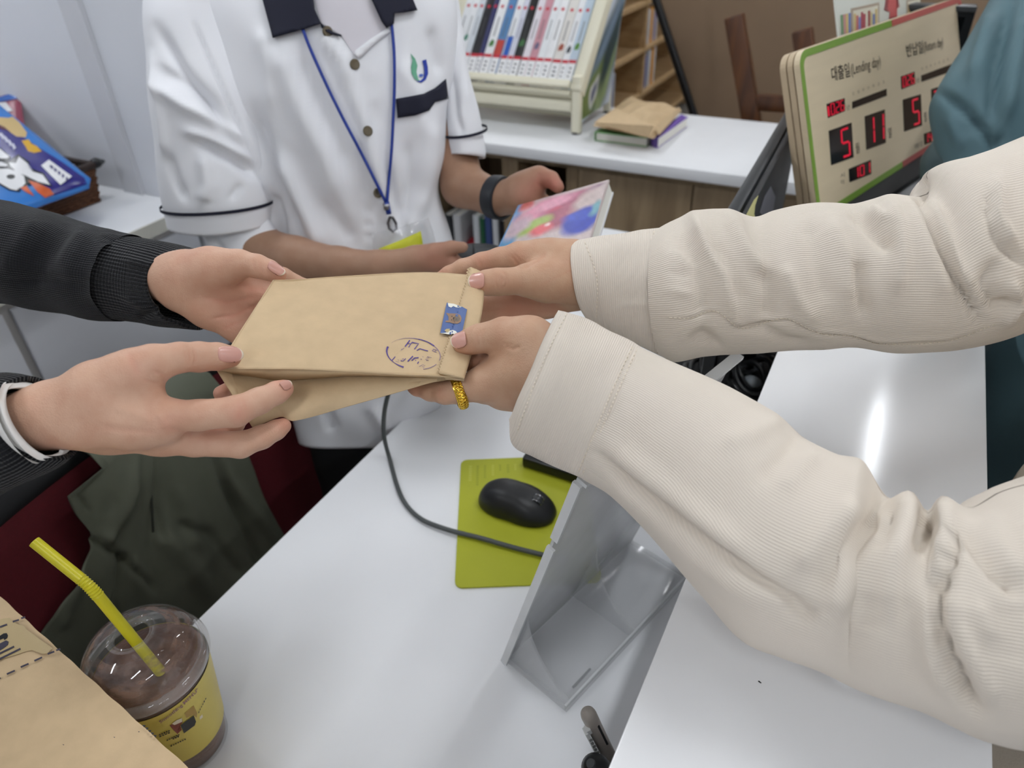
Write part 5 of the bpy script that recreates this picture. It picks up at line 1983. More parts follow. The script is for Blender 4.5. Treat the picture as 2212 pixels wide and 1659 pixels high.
# the upper edge folds over the chair back and hangs behind it
extra = []
top = V[:NU].copy()
zc = 0.853
Vtop = []
for k, (dx, dz) in enumerate(((0.004, 0.0), (-0.012, 0.02), (-0.045, 0.026), (-0.075, 0.01), (-0.085, -0.05), (-0.09, -0.2))):
    row = top.copy()
    row[:, 2] = zc + 0.006 + dz + (np.minimum(top[:, 2], zc) - zc) * 0.0
    row[:, 0] = top[:, 0] + dx
    Vtop.append(row)
keep = V.reshape(70, NU, 3)
ok = [r for r in range(70) if keep[r][:, 2].max() < zc - 0.002]
rows_ = [q for q in Vtop[::-1]] + [keep[r] for r in ok]
G_ = np.concatenate(rows_)
nr = len(rows_)
Fc = []
for j in range(nr - 1):
    for i in range(NU - 1):
        Fc.append([j * NU + i, (j + 1) * NU + i, (j + 1) * NU + i + 1, j * NU + i + 1])
jk = thing('draped_jacket', (-0.80, 0.45, 0.5), 'olive green jacket draped over the maroon chair back', 'jacket')
jo = mk('jacket_cloth', G_, Fc, M_jack, jk, True)
sm = jo.modifiers.new('cloth_thickness', 'SOLIDIFY')
sm.thickness = 0.003
sm.offset = -1
# jacket seam and sleeve
MB().tube([P(323, 975, 0.985), P(326, 1060, 0.99), P(331, 1150, 0.985)], 0.0016, 6).build('seam', mat('dark_olive', (48, 50, 42), 0.9), jk, True)

# ------------------------------------------------------------------ scanner cord, pens, black clutter
M_cord = mat('grey_cord', (72, 76, 76), 0.45)
cordp = [P(1010, 590, 1.01), P(930, 700, .99), P(860, 800, .99), P(834, 870, 1.01), on_z(829, 935, 0.80), on_z(840, 985, 0.756), on_z(868, 1075, 0.7545), on_z(905, 1118, 0.7545), on_z(960, 1142, 0.7560), on_z(1040, 1163, 0.7575), on_z(1110, 1183, 0.7575), on_z(1180, 1200, 0.7575), on_z(1225, 1207, 0.757)]
C_ = catmull(cordp, 90)
cd = thing('scanner_cord', on_z(900, 1110, 0.75), 'dark grey cord curving across the desk and over the mouse pad', 'cord')
MB().tube(list(C_), 0.0032, 10).build('cord', M_cord, cd, True)

pn_top, pn_bot = P(1272, 1545, 0.600), P(1362, 1726, 0.700)
pa_ = unit(pn_bot - pn_top)
pp = thing('grey_pen', pn_bot, 'grey click pen with a white clip standing by the raised counter', 'pen')
M_pg = mat('pen_grey', (150, 142, 134), 0.35)
MB().lathe(pn_top, [(0.0, -0.0085), (0.004, -0.0075), (0.0062, -0.004), (0.0068, 0.0), (0.0066, 0.02), (0.0064, 0.115), (0.003, 0.128), (0.0, 0.13)], 24, pa_, caps=False).build('barrel', M_pg, pp, True, 50)
pv = unit(np.cross(pa_, CAMP - pn_top))
pu = unit(np.cross(pv, pa_))
if np.dot(pu, CAMP - pn_top) < 0:
    pu = -pu
if proj(pn_top + pv * 0.01)[0] > proj(pn_top)[0]:
    pv = -pv
MB().box(pn_top + pa_ * 0.010 + pv * 0.0068 + pu * 0.001, pa_ * 0.055, pv * 0.0032, pu * 0.0075).build('clip', mat('pen_clip', (196, 196, 194), 0.3), pp, bevel=0.0008)
MB().box(pn_top + pa_ * 0.0085 + pv * 0.004 + pu * 0.0012, pa_ * 0.006, pv * 0.004, pu * 0.006).build('clip_bridge', mat('pen_clip2', (206, 206, 204), 0.3), pp)
MB().box(pn_top + pa_ * 0.011 - pv * 0.0022 + pu * 0.0052, pa_ * 0.034, -pv * 0.0020, pu * 0.0016).build('window_slot', M_blackmat, pp, bevel=0.0006)
pfr = Frame(pn_top + pa_ * 0.014 + pv * 0.0073 + pu * 0.0086, pa_, -pv)
pfr.n = pu
for k in range(6):
    pfr.rect('clip_print', 0.004 + 0.0058 * k, -0.0018, 0.0075 + 0.0058 * k, 0.0012 - 0.0004 * (k % 2), mat('clip_ink', (120, 120, 118), 0.5), pp, 0.0003)
b_top, b_bot = P(1282, 1655, 0.575), P(1385, 1760, 0.66)
ba_ = unit(b_bot - b_top)
bp_ = thing('black_pen', b_bot, 'thick black marker with a rounded end at the bottom edge beside the grey pen', 'marker')
MB().lathe(b_top, [(0.0, -0.006), (0.006, -0.005), (0.0105, 0.0), (0.0115, 0.008), (0.0115, 0.10), (0.0, 0.105)], 24, ba_, caps=False).build('barrel', M_black, bp_, True, 50)
MB().lathe(b_top, [(0.0, -0.0075), (0.0035, -0.0075), (0.004, -0.0055), (0.0, -0.005)], 18, ba_, caps=False).build('end_button', M_dgrey, bp_, True, 40)
hold = (np.array(pn_bot) + np.array(b_bot)) / 2
pc_ = thing('pen_holder', (hold[0], hold[1], 0.75), 'dark round pen holder below the raised counter edge', 'pen holder')
MB().lathe((min(hold[0] + 0.01, -0.066), hold[1] - 0.01, 0.7505), [(0.0, 0), (0.0295, 0), (0.030, 0.002), (0.030, 0.045), (0.028, 0.045), (0.028, 0.004), (0.0, 0.004)], 40, caps=False).build('cup', M_dgrey, pc_, True, 50)

bgp = on_z(1610, 800, 0.75)
cl = thing('cable_tangle', (bgp[0], bgp[1], 0.75), 'tangle of glossy black cables on the desk beyond the leaflet holder', 'cables')
bc0, bc1, bc2, bc3 = on_z(1440, 905, 0.752), on_z(1665, 905, 0.752), on_z(1740, 740, 0.752), on_z(1450, 740, 0.752)
bc1[0] = min(bc1[0], -0.036)
bc2[0] = -0.036
MB().prism([bc0, bc1, bc2, bc3], (0, 0, 0.012)).build('black_mat', M_blackmat, cl)
rr_ = random.Random(3)
for k in range(9):
    cx_, cy0 = 1530 + 14 * k, 800 + rr_.uniform(-30, 40)
    ce = on_z(cx_, cy0, 0.785)
    pts = []
    ra_ = rr_.uniform(0.025, 0.045)
    for a in np.linspace(0, 6.283, 30):
        pts.append(np.array([min(ce[0] + ra_ * math.cos(a), -0.042), ce[1] + ra_ * 1.5 * math.sin(a), 0.775 + 0.006 * k * 0.6 + 0.012 * math.sin(2 * a + k)]))
    MB().tube(pts, 0.0042, 8, caps=False).build('cable_loop', M_black, cl, True)
for (x, y, r_) in ((1578, 790, 0.016), (1628, 775, 0.014), (1624, 815, 0.018), (1600, 830, 0.008)):
    g = on_z(x, y, 0.79)
    MB().lathe(g + np.array([0, 0, -0.02]), [(0.0, 0), (r_, 0.002), (r_ * 1.05, 0.010), (r_ * 0.5, 0.018), (0.0, 0.02)], 20, caps=False).build('plug', mat('grey_plug', (140, 146, 150), 0.4), cl, True)

# ================================================================== THE BAG BEING HANDED OVER
from mathutils.bvhtree import BVHTree


def bvh(o):
    me = o.data
    org = origin_of(o)
    return BVHTree.FromPolygons([(v.co + org) for v in me.vertices], [list(p.vertices) for p in me.polygons])


def hit(tree, px, py, lift=0.001, default=None):
    d_ = Vector(unit(rdir(px, py)).tolist())
    loc, nor, idx, dist = tree.ray_cast(Vector(CAMP.tolist()), d_)
    if loc is None:
        return default
    return np.array(loc) - np.array(d_) * lift


def drape(name, pts, m, tree, parent, lift=0.001, cell=14, smooth=True, thick=0.0, depth=1.2):
    """A flat patch, given by its outline in pixels, laid on a cloth surface."""
    bm = bmesh.new()
    bm.faces.new([bm.verts.new((p[0], p[1], 0)) for p in pts])
    bmesh.ops.triangulate(bm, faces=bm.faces[:])
    for _ in range(7):
        es = [e for e in bm.edges if e.calc_length() > cell]
        if not es:
            break
        bmesh.ops.subdivide_edges(bm, edges=es, cuts=1)
        bmesh.ops.triangulate(bm, faces=[f_ for f_ in bm.faces if len(f_.verts) > 3])
    bm.verts.index_update()
    co = [(v.co.x, v.co.y) for v in bm.verts]
    H = [hit(tree, x, y, lift) for x, y in co]
    zs = [proj(h)[2] for h in H if h is not None]
    zm = float(np.median(zs)) if zs else depth
    V = [h if h is not None and abs(proj(h)[2] - zm) < 0.12 else P(x, y, zm) for h, (x, y) in zip(H, co)]
    Fc = [[v.index for v in f_.verts] for f_ in bm.faces]
    bm.free()
    if thick:
        n_ = len(V)
        from collections import Counter
        ec = Counter()
        for f_ in Fc:
            for a, b_ in zip(f_, f_[1:] + f_[:1]):
                ec[(a, b_)] += 1
        V = V + [v + unit(v - CAMP) * thick for v in V]
        F2 = [[i + n_ for i in f_[::-1]] for f_ in Fc]
        for (a, b_) in list(ec):
            if (b_, a) not in ec:
                F2.append([b_, a, a + n_, b_ + n_])
        Fc = Fc + F2
    return mk(name, V, Fc, m, parent, smooth)


def strip(pts, w):
    """Outline of a stroke of width w (pixels) along a polyline."""
    A = np.array(pts, float)
    t_ = np.gradient(A, axis=0)
    t_ = t_ / (np.linalg.norm(t_, axis=1, keepdims=True) + 1e-9)
    n_ = np.stack([-t_[:, 1], t_[:, 0]], 1)
    ww = np.asarray(w, float)
    ww = ww[:, None] if ww.ndim else ww
    return [tuple(p) for p in A + n_ * ww / 2] + [tuple(p) for p in (A - n_ * ww / 2)[::-1]]


pb_ = thing('paper_bag', P(760, 800, 0.53), 'small brown kraft bag with a purple round stamp passed between the hands', 'paper bag')
BPL = inv_plane([(466, 798, 0.500), (592, 603, 0.587), (1000, 817, 0.526)])


def bagz(x, y):
    return 1 / (BPL[0] + BPL[1] * x + BPL[2] * y)


def curve2(pts, n):
    return catmull([(p[0], p[1], 0) for p in pts], n)[:, :2]


NUb, NVb = 80, 44
cT = curve2([(590, 605), (640, 604), (720, 598), (820, 592), (900, 588), (960, 589), (1014, 594), (1043, 592)], NUb)
cB = curve2([(467, 797), (560, 797), (650, 798), (760, 803), (850, 808), (950, 812), (1003, 817)], NUb)
cL = curve2([(590, 605), (552, 664), (510, 729), (467, 797)], NVb)
cR = curve2([(1043, 592), (1044, 640), (1036, 690), (1014, 776), (1003, 817)], NVb)
V = []
for j in range(NVb):
    v = j / (NVb - 1)
    for i in range(NUb):
        u = i / (NUb - 1)
        q = (1 - v) * cT[i] + v * cB[i] + (1 - u) * cL[j] + u * cR[j] - ((1 - u) * (1 - v) * cT[0] + u * (1 - v) * cT[-1] + (1 - u) * v * cB[0] + u * v * cB[-1])
        z = bagz(*q)
        bl_ = 0.005 * math.sin(math.pi * u) * math.sin(math.pi * v) ** 0.8 + 0.0012 * math.sin(6 * u + 2) * math.sin(5 * v + 1)
        bl_ -= 0.004 * math.exp(-(((q[0] - 620) / 55) ** 2 + ((q[1] - 630) / 30) ** 2)) + 0.0035 * math.exp(-(((q[0] - 545) / 50) ** 2 + ((q[1] - 775) / 18) ** 2))
        V.append(P(q[0], q[1], z - bl_))
Fc = []
for j in range(NVb - 1):
    for i in range(NUb - 1):
        Fc.append([j * NUb + i, (j + 1) * NUb + i, (j + 1) * NUb + i + 1, j * NUb + i + 1])
bag_top = mk('top_face', V, Fc, M_kraft, pb_, True)
so_ = bag_top.modifiers.new('paper', 'SOLIDIFY')
so_.thickness = 0.0006
so_.offset = -1
T_bag = bvh(bag_top)


def sheet(name, rows, m=M_kraft, n=50, parent=pb_):
    """Paper panel through rows of (x, y, depth)."""
    R_ = [catmull([P(*p) for p in r], n) for r in rows]
    R2 = np.array(R_)
    V, Fc = R2.reshape(-1, 3), []
    for j in range(len(rows) - 1):
        for i in range(n - 1):
            Fc.append([j * n + i, (j + 1) * n + i, (j + 1) * n + i + 1, j * n + i + 1])
    o = mk(name, V, Fc, m, parent, True, angle=40)
    s_ = o.modifiers.new('paper', 'SOLIDIFY')
    s_.thickness = 0.0006
    s_.offset = 0
    return o


edge = [(467, 797, .5005), (560, 797, .508), (650, 798, .513), (760, 803, .517), (850, 808, .520), (950, 812, .523), (1003, 817, .527)]
creas = [(472, 803, .506), (540, 813, .522), (605, 822, .530), (680, 818, .532), (760, 812, .531), (880, 814, .531), (1002, 819, .533)]
lowe = [(545, 922, .512), (566, 915, .515), (608, 900, .517), (633, 909, .514), (760, 875, .520), (877, 842, .526), (944, 822, .531)]
sheet('upper_gusset', [edge, creas])
midr = [tuple(np.array(a) * 0.55 + np.array(b_) * 0.45 + np.array([0, 0, 0.002])) for a, b_ in zip(creas, lowe)]
midr[0] = (505, 860, .508)
sheet('lower_gusset', [creas, midr, lowe])
far_low = [(655, 730, .640), (690, 722, .642), (730, 712, .644), (770, 700, .645), (860, 680, .640), (960, 650, .628), (1020, 625, .618)]
sheet('underside', [lowe, far_low])
cTr = [tuple(p) + (bagz(*p),) for p in cT[[0, 8, 20, 34, 48, 62, 74]]]
sheet('far_gusset', [cTr, far_low])
sheet('bag_bottom', [[tuple(p) + (bagz(*p),) for p in cL[[0, 10, 22, 34, 43]]], [(655, 730, .640), (625, 778, .60), (595, 835, .565), (565, 885, .535), (545, 922, .512)]], n=24)
# vertical creases pressed into the lower gusset
T_g = bvh([o for o in pb_.children if o.name.startswith('lower_gusset')][0])
# folded and pinked closing flap
nz_ = 74
zl = curve2([(1016, 577), (1004, 622), (990, 668), (972, 728), (958, 772), (948, 803)], nz_)
zr = curve2([(1044, 589), (1045, 640), (1038, 690), (1020, 760), (1003, 817)], nz_)
V, Fc = [], []
for k in range(nz_):
    w = 2.6 if k % 2 else -1.6
    a = zl[k] + np.array([-w, -w * 0.3])
    for t_ in (0.0, 0.25, 0.6, 0.9, 1.0):
        q = a * (1 - t_) + zr[k] * t_
        lift = 0.0022 + 0.0035 * math.sin(math.pi * min(t_ * 1.1, 1)) * 0.5 + 0.004 * (t_ == 1.0) * -0.4
        V.append(P(q[0], q[1], bagz(*q) - lift - 0.0016 * (1 - abs(2 * k / nz_ - 1))))
for k in range(nz_ - 1):
    for i in range(4):
        Fc.append([k * 5 + i, (k + 1) * 5 + i, (k + 1) * 5 + i + 1, k * 5 + i + 1])
flap = mk('closing_flap', V, Fc, M_kraft, pb_, True)
s_ = flap.modifiers.new('paper', 'SOLIDIFY')
s_.thickness = 0.0008
s_.offset = 0
V = []
for k in range(nz_):                  # second pinked layer just beside the first
    w = 2.4 if k % 2 else -1.4
    a = zl[k] + np.array([-4.5 - w, 1.5])
    for t_ in (0.0, 1.0):
        q = a * (1 - t_) + (zl[k] + np.array([14, 4])) * t_
        V.append(P(q[0], q[1], bagz(*q) - 0.0012 - 0.0010 * (1 - abs(2 * k / nz_ - 1))))
f2 = mk('inner_flap', V[:], [[k * 2, (k + 1) * 2, (k + 1) * 2 + 1, k * 2 + 1] for k in range(int(nz_ * 0.42))] + [[k * 2, (k + 1) * 2, (k + 1) * 2 + 1, k * 2 + 1] for k in range(int(nz_ * 0.62), nz_ - 1)], M_kraft, pb_)
T_flap = bvh(flap)
sheet('flap_fold', [[(947, 804, .5225), (970, 808, .5228), (1003, 816, .5235)], [(950, 809, .5255), (972, 815, .5262), (1003, 820, .5265)]], n=16)
sheet('flap_fold', [[(960, 815, .5270), (980, 817, .5270), (1003, 820, .5262)], [(962, 818, .5290), (982, 821, .5290), (1002, 823, .5285)]], n=16)


def on_bag(px, py, lift):
    a, b_ = hit(T_bag, px, py, lift), hit(T_flap, px, py, lift)
    c_ = [q for q in (a, b_) if q is not None]
    if not c_:
        return P(px, py, bagz(px, py) - 0.003 - lift)
    return min(c_, key=lambda q: np.linalg.norm(q - CAMP))


def bagink(name, pts, m, lift, cell=8, parent=pb_):
    bm = bmesh.new()
    bm.faces.new([bm.verts.new((p[0], p[1], 0)) for p in pts])
    bmesh.ops.triangulate(bm, faces=bm.faces[:])
    for _ in range(5):
        es = [e for e in bm.edges if e.calc_length() > cell]
        if not es:
            break
        bmesh.ops.subdivide_edges(bm, edges=es, cuts=1)
        bmesh.ops.triangulate(bm, faces=[f_ for f_ in bm.faces if len(f_.verts) > 3])
    bm.verts.index_update()
    V = [on_bag(v.co.x, v.co.y, lift) for v in bm.verts]
    Fc = [[v.index for v in f_.verts] for f_ in bm.faces]
    bm.free()
    return mk(name, V, Fc, m, parent)


# washi tape with two animal faces
def ct(x, y):
    return (820 + x / 8.733, 630 + y / 8.733)


M_tb = mat('tape_blue', (84, 106, 156), 0.5, var=0.03)
tape = bagink('decorated_tape', [ct(1268, 205), ct(1560, 285), ct(1650, 335), ct(1560, 755), ct(1440, 800), ct(1300, 808), ct(1145, 780)], M_tb, 0.0034)
M_tw, M_tbr, M_tg, M_tk, M_tt = mat('tape_white', (240, 238, 226), 0.5), mat('tape_brown', (152, 122, 96), 0.5), mat('tape_grey', (116, 104, 90), 0.5), mat('tape_black', (34, 30, 34), 0.5), mat('tape_tan', (190, 172, 122), 0.5)


def circ(cx_, cy0, rx, ry, n=16, rot=0.0):
    return [ct(cx_ + rx * math.cos(a) * math.cos(rot) - ry * math.sin(a) * math.sin(rot), cy0 + rx * math.cos(a) * math.sin(rot) + ry * math.sin(a) * math.cos(rot)) for a in np.linspace(0, 2 * math.pi, n, endpoint=False)]


for i, (pts, m_, lf_) in enumerate((([ct(1285, 215), ct(1400, 228), ct(1545, 282), ct(1530, 300), ct(1440, 296), ct(1390, 272), ct(1350, 300), ct(1300, 280)], M_tw, .0011),
                                    ([ct(1250, 400), ct(1320, 410), ct(1440, 412), ct(1520, 440), ct(1548, 500), ct(1530, 570), ct(1470, 605), ct(1380, 600), ct(1320, 578), ct(1240, 576), ct(1250, 548), ct(1300, 540), ct(1300, 470)], M_tbr, .0011),
                                    (circ(1452, 508, 62, 50), M_tg, .0015), (circ(1396, 500, 14, 16), M_tk, .0019), (circ(1365, 465, 10, 9), M_tk, .0019), (circ(1358, 532, 10, 9), M_tk, .0019),
                                    ([ct(1430, 500), ct(1450, 515), ct(1470, 520), ct(1450, 526), ct(1432, 520)], M_tk, .0019),
                                    ([ct(1150, 782), ct(1190, 780), ct(1215, 795), ct(1250, 770), ct(1300, 740), ct(1380, 722), ct(1440, 745), ct(1470, 785), ct(1430, 800), ct(1300, 806)], M_tw, .0011),
                                    ([ct(1222, 735), ct(1260, 702), ct(1325, 698), ct(1318, 740), ct(1275, 768)], M_tt, .0015), (circ(1333, 775, 8, 7), M_tk, .0015), ([ct(1360, 790), ct(1395, 795), ct(1380, 808)], M_tk, .0015))):
    bagink('tape_print', pts, m_, lf_ + 0.0028, parent=tape)
# round purple stamp with worn lettering
M_stp = mat('stamp_violet', (92, 74, 142), 0.7, var=0.25, vscale=300)
M_stp2 = mat('stamp_pale', (140, 118, 150), 0.7, var=0.3, vscale=300)
el = lambda a: ct(640 + 505 * math.cos(a), 1172 + 292 * math.sin(a) + 0.10 * 505 * math.cos(a))
for a0, a1, w0, w1, m_ in ((2.35, 3.45, 1.0, 4.2, M_stp), (1.95, 2.4, 3.4, 1.0, M_stp), (4.15, 4.9, 0.5, 1.6, M_stp2), (4.9, 5.6, 1.6, 2.6, M_stp), (5.6, 6.55, 1.4, 1.4, M_stp2), (0.55, 1.2, 1.3, 1.3, M_stp2), (3.75, 4.15, 0.35, 0.5, M_stp2)):
    aa_ = np.linspace(a0, a1, 14)
    bagink('stamp_ring', strip([el(a) for a in aa_], np.linspace(w0, w1, 14)), m_, 0.0006)
strokes = [([(570, 915), (480, 1035)], 4.2), ([(520, 965), (585, 990), (545, 1050)], 3.2), ([(585, 985), (620, 950)], 3), ([(610, 955), (735, 980), (655, 1085)], 3.6), ([(700, 1110), (755, 1075), (915, 1120)], 3.2),
           ([(420, 1100), (460, 1060)], 1.6), ([(425, 1075), (400, 1110)], 1.4), ([(295, 1225), (225, 1305)], 3.0), ([(395, 1300), (440, 1310), (495, 1260)], 2.6), ([(420, 1275), (460, 1265)], 2.0), ([(300, 1310), (365, 1330)], 1.2), ([(340, 1280), (370, 1300)], 1.2),
           ([(630, 1215), (530, 1315)], 4.2), ([(605, 1300), (660, 1250), (735, 1245)], 4.0), ([(670, 1290), (690, 1300)], 2.2), ([(735, 1320), (715, 1360)], 3.4), ([(770, 1270), (800, 1275)], 1.8), ([(810, 1225), (830, 1235)], 1.4),
           ([(985, 1110), (1075, 1145)], 1.8), ([(1010, 1085), (1090, 1105)], 2.0), ([(1010, 1085), (1000, 1120)], 1.8), ([(1060, 1098), (1045, 1135)], 1.8),
           ([(900, 1225), (980, 1245)], 1.5), ([(905, 1225), (880, 1265)], 1.3), ([(925, 1235), (905, 1275)], 1.3), ([(860, 1275), (930, 1300)], 1.5), ([(890, 1285), (880, 1310)], 1.2), ([(745, 1410), (800, 1385)], 1.6), ([(800, 1415), (845, 1415), (820, 1445)], 1.6), ([(800, 1375), (860, 1395)], 1.1)]
for pts, w in strokes:
    bagink('stamp_stroke', strip([ct(*p) for p in pts], w * 0.62), M_stp if w > 2 else M_stp2, 0.0006)

# ================================================================== PEOPLE
SK_L = skin_mat('skin_left', (202, 156, 130), (204, 130, 112), (209, 168, 142))
SK_R = skin_mat('skin_right', (192, 149, 120), (196, 126, 104), (198, 160, 131))
SK_S = skin_mat('skin_staff', (160, 122, 98), (176, 106, 90), (166, 130, 106))
M_nail = mat('nail', (214, 162, 148), 0.22, var=0.04, vscale=120, spec=0.6)
M_nailw = mat('nail_edge', (234, 220, 198), 0.3)
NAILS = (M_nail, M_nailw)


def rings_solid(name, rows, m, parent, segs=40, smooth=True, uv=True, wr=0.0, seed=3):
    """Tube through rows (centre, side vector, front vector) in room space, closed at both ends."""
    C = catmull([np.concatenate([np.asarray(q, float) for q in r]) for r in rows], max(12, 9 * len(rows)))
    q = np.linspace(0, 2 * math.pi, segs, endpoint=False)
    V, UV = [], []
    ln = 0
    for i, c in enumerate(C):
        if i:
            ln += np.linalg.norm(c[:3] - C[i - 1][:3])
        V.append(c[:3] + np.cos(q)[:, None] * c[3:6] + np.sin(q)[:, None] * c[6:9])
        UV.append(np.stack([q * 0.13, np.full(segs, ln)], 1))
    V, UV = np.concatenate(V), np.concatenate(UV)
    n_ = len(C)
    if wr:
        N = vnormals(V, n_, segs)
        V = V + N * (wr * noise3(V, 45, seed))[:, None]
    Fc = []
    for i in range(n_ - 1):
        for k in range(segs):
            k2 = (k + 1) % segs
            Fc.append([i * segs + k, i * segs + k2, (i + 1) * segs + k2, (i + 1) * segs + k])
    V = np.concatenate([V, [V[:segs].mean(0)], [V[-segs:].mean(0)]])
    UV = np.concatenate([UV, [UV[0]], [UV[-1]]])
    a, b_ = len(V) - 2, len(V) - 1
    for k in range(segs):
        k2 = (k + 1) % segs
        Fc.append([a, k2, k])
        Fc.append([b_, (n_ - 1) * segs + k, (n_ - 1) * segs + k2])
    o = mk(name, V, Fc, m, parent, smooth, uv=UV)
    bm = bmesh.new()
    bm.from_mesh(o.data)
    bmesh.ops.recalc_face_normals(bm, faces=bm.faces)
    bm.to_mesh(o.data)
    bm.free()
    return o


def join_flesh(parts):
    V, Fc, A = [], [], []
    n_ = 0
    for v, f_, a in parts:
        V.append(v)
        Fc.append(f_ + n_)
        A.append(a)
        n_ += len(v)
    return np.concatenate(V), np.concatenate(Fc), np.concatenate(A)


def px_nail(par, cen, z, r_base, r_tip, toward, length, width, tilt=(0.0, 0.0), mats=NAILS, dz=0.0):
    """Nail on the back of a digit: centre pixel and depth of its axis, radii under the nail's root and free edge, pixel direction of the tip."""
    c = P(cen[0], cen[1], z)
    d_ = unit(P(cen[0] + toward[0], cen[1] + toward[1], z + dz) - c)
    upv = unit(CAMP - c) + RC[:, 0] * tilt[0] + RC[:, 1] * tilt[1]
    upv = unit(upv - d_ * np.dot(upv, d_))
    k = z / F
    return nail('fingernail', c - d_ * (length * k / 2) + upv * (r_base * k), c + d_ * (length * k / 2) + upv * (r_tip * k), upv, width * k, mats, par)


# ------------------------------------------------------------------ person in the black knit, at the left
pl_ = thing('person', (-1.0, 0.0, 0), 'person in a black ribbed cardigan at the left, holding the bag with both hands', 'person')
palm = [[(20, 915, .468, 62), (100, 900, .470, 64), (190, 900, .470, 66), (290, 908, .470, 58), (350, 915, .474, 46)],
        [(110, 915, .486, 52), (240, 925, .488, 50), (350, 942, .492, 40)],
        [(130, 880, .468, 58), (210, 843, .464, 58), (285, 806, .464, 50)],
        [(240, 868, .468, 56), (312, 846, .470, 38)]]
thumb = [[(270, 812, .464, 50), (330, 786, .466, 42), (388, 772, .474, 32), (430, 771, .484, 32), (470, 770, .492, 29), (497, 770, .498, 24)]]
index = [[(330, 905, .474, 42), (372, 898, .472, 35), (430, 897, .472, 33), (508, 889, .474, 33), (560, 866, .484, 28), (598, 848, .492, 24), (614, 840, .496, 20)]]
middle = [[(345, 932, .486, 40), (430, 926, .494, 31), (500, 914, .508, 26), (525, 890, .530, 22), (545, 872, .545, 18)]]
ring_ = [[(340, 946, .492, 36), (420, 955, .492, 31), (520, 961, .494, 28), (566, 944, .503, 25), (596, 929, .510, 21), (612, 920, .514, 17)]]
fl = [(505, 770, .495, 22, .55), (612, 838, .494, 30, .6), (612, 918, .512, 26, .5), (470, 930, .50, 40, .5), (355, 920, .455, 30, .25), (520, 895, .465, 28, .3), (300, 790, .455, 30, .2), (400, 860, .47, 30, .2), (90, 960, .46, 40, .15)]
cr = [([(408, 750), (412, 772), (406, 792)], 3, .0008), ([(418, 752), (423, 772), (417, 790)], 2.5, .0008), ([(400, 756), (403, 786)], 2.5, .0005), ([(512, 862), (520, 886), (512, 908)], 3, .0004), ([(525, 862), (533, 884)], 2.5, .0004),
      ([(330, 800), (352, 812), (362, 826)], 4, .0007), ([(308, 820), (345, 830)], 3, .0004), ([(275, 758), (290, 790), (300, 812)], 7, .0006), ([(342, 892), (360, 925)], 9, -.0012), ([(360, 925), (420, 940)], 5, .0006), ([(250, 880), (330, 910)], 9, -.0010), ([(220, 925), (340, 935)], 9, .0008)]
LFh = flesh([palm, thumb, index, middle, ring_], 0.0012, flush=fl, creases=cr)
palm2 = [[(300, 592, .640, 50), (380, 602, .622, 52), (440, 606, .616, 52)],
         [(400, 610, .618, 52), (480, 625, .624, 44), (570, 640, .636, 34)],
         [(400, 630, .618, 46), (450, 665, .622, 40), (520, 705, .630, 34), (560, 716, .640, 30)],
         [(410, 590, .612, 48), (455, 580, .606, 42), (505, 575, .602, 34)]]
thumb2 = [[(470, 580, .604, 38), (520, 569, .598, 28), (556, 575, .596, 25), (582, 584, .596, 22), (602, 594, .598, 17)]]
index2 = [[(500, 595, .624, 30), (560, 590, .634, 24), (610, 598, .640, 20), (660, 622, .655, 18), (720, 640, .665, 16)]]
mid2 = [[(560, 635, .640, 28), (640, 650, .662, 22), (730, 680, .672, 18)]]
ring2 = [[(560, 670, .642, 28), (630, 700, .664, 22), (720, 730, .668, 18)]]
pink2 = [[(548, 712, .640, 26), (545, 790, .640, 22), (512, 836, .610, 20), (478, 850, .590, 17)]]
fl2 = [(600, 592, .596, 22, .5), (480, 850, .59, 30, .6), (500, 690, .62, 50, .25), (540, 640, .625, 60, .25), (470, 640, .60, 40, .12), (420, 560, .60, 40, .15)]
cr2 = [([(430, 640), (490, 655), (560, 640)], 5, .0010), ([(450, 690), (510, 680), (560, 655)], 4, .0008), ([(480, 712), (530, 690)], 3, .0006), ([(500, 600), (540, 625), (575, 622)], 9, .0012), ([(545, 560), (552, 585)], 3, .0004), ([(560, 566), (566, 590)], 3, .0003)]
LRh = flesh([palm2, thumb2, index2, mid2, ring2, pink2], 0.0013, flush=fl2, creases=cr2)
# forearms inside the sleeves, continuous with the hands
armL = flesh([[[(60, 905, .470, 62), (-60, 950, .462, 66), (-330, 1060, .47, 74), (-420, 1040, .55, 80), (-560, 760, .66, 84)]]], 0.006, smooth=1)
armL2 = flesh([[[(340, 596, .632, 50), (150, 570, .67, 52), (-160, 560, .74, 56), (-330, 520, .80, 60), (-430, 360, .84, 64)]]], 0.006, smooth=1)
V, Fc, A = join_flesh([LFh, LRh, armL, armL2])
mk('body', V, Fc, SK_L, pl_, True, attr={'flush': A})
px_nail(pl_, (493, 770), .4965, 35, 26, (30, 0), 54, 38, (0, .18), dz=0.005)
px_nail(pl_, (596, 590), .5970, 29, 21, (22, 12), 38, 26, (.12, .45), dz=0.002)
px_nail(pl_, (613, 840), .4955, 28, 21, (16, -9), 27, 24, (.35, .55), (mat('nail_shaded', (198, 146, 130), 0.3), M_nailw), dz=0.004)

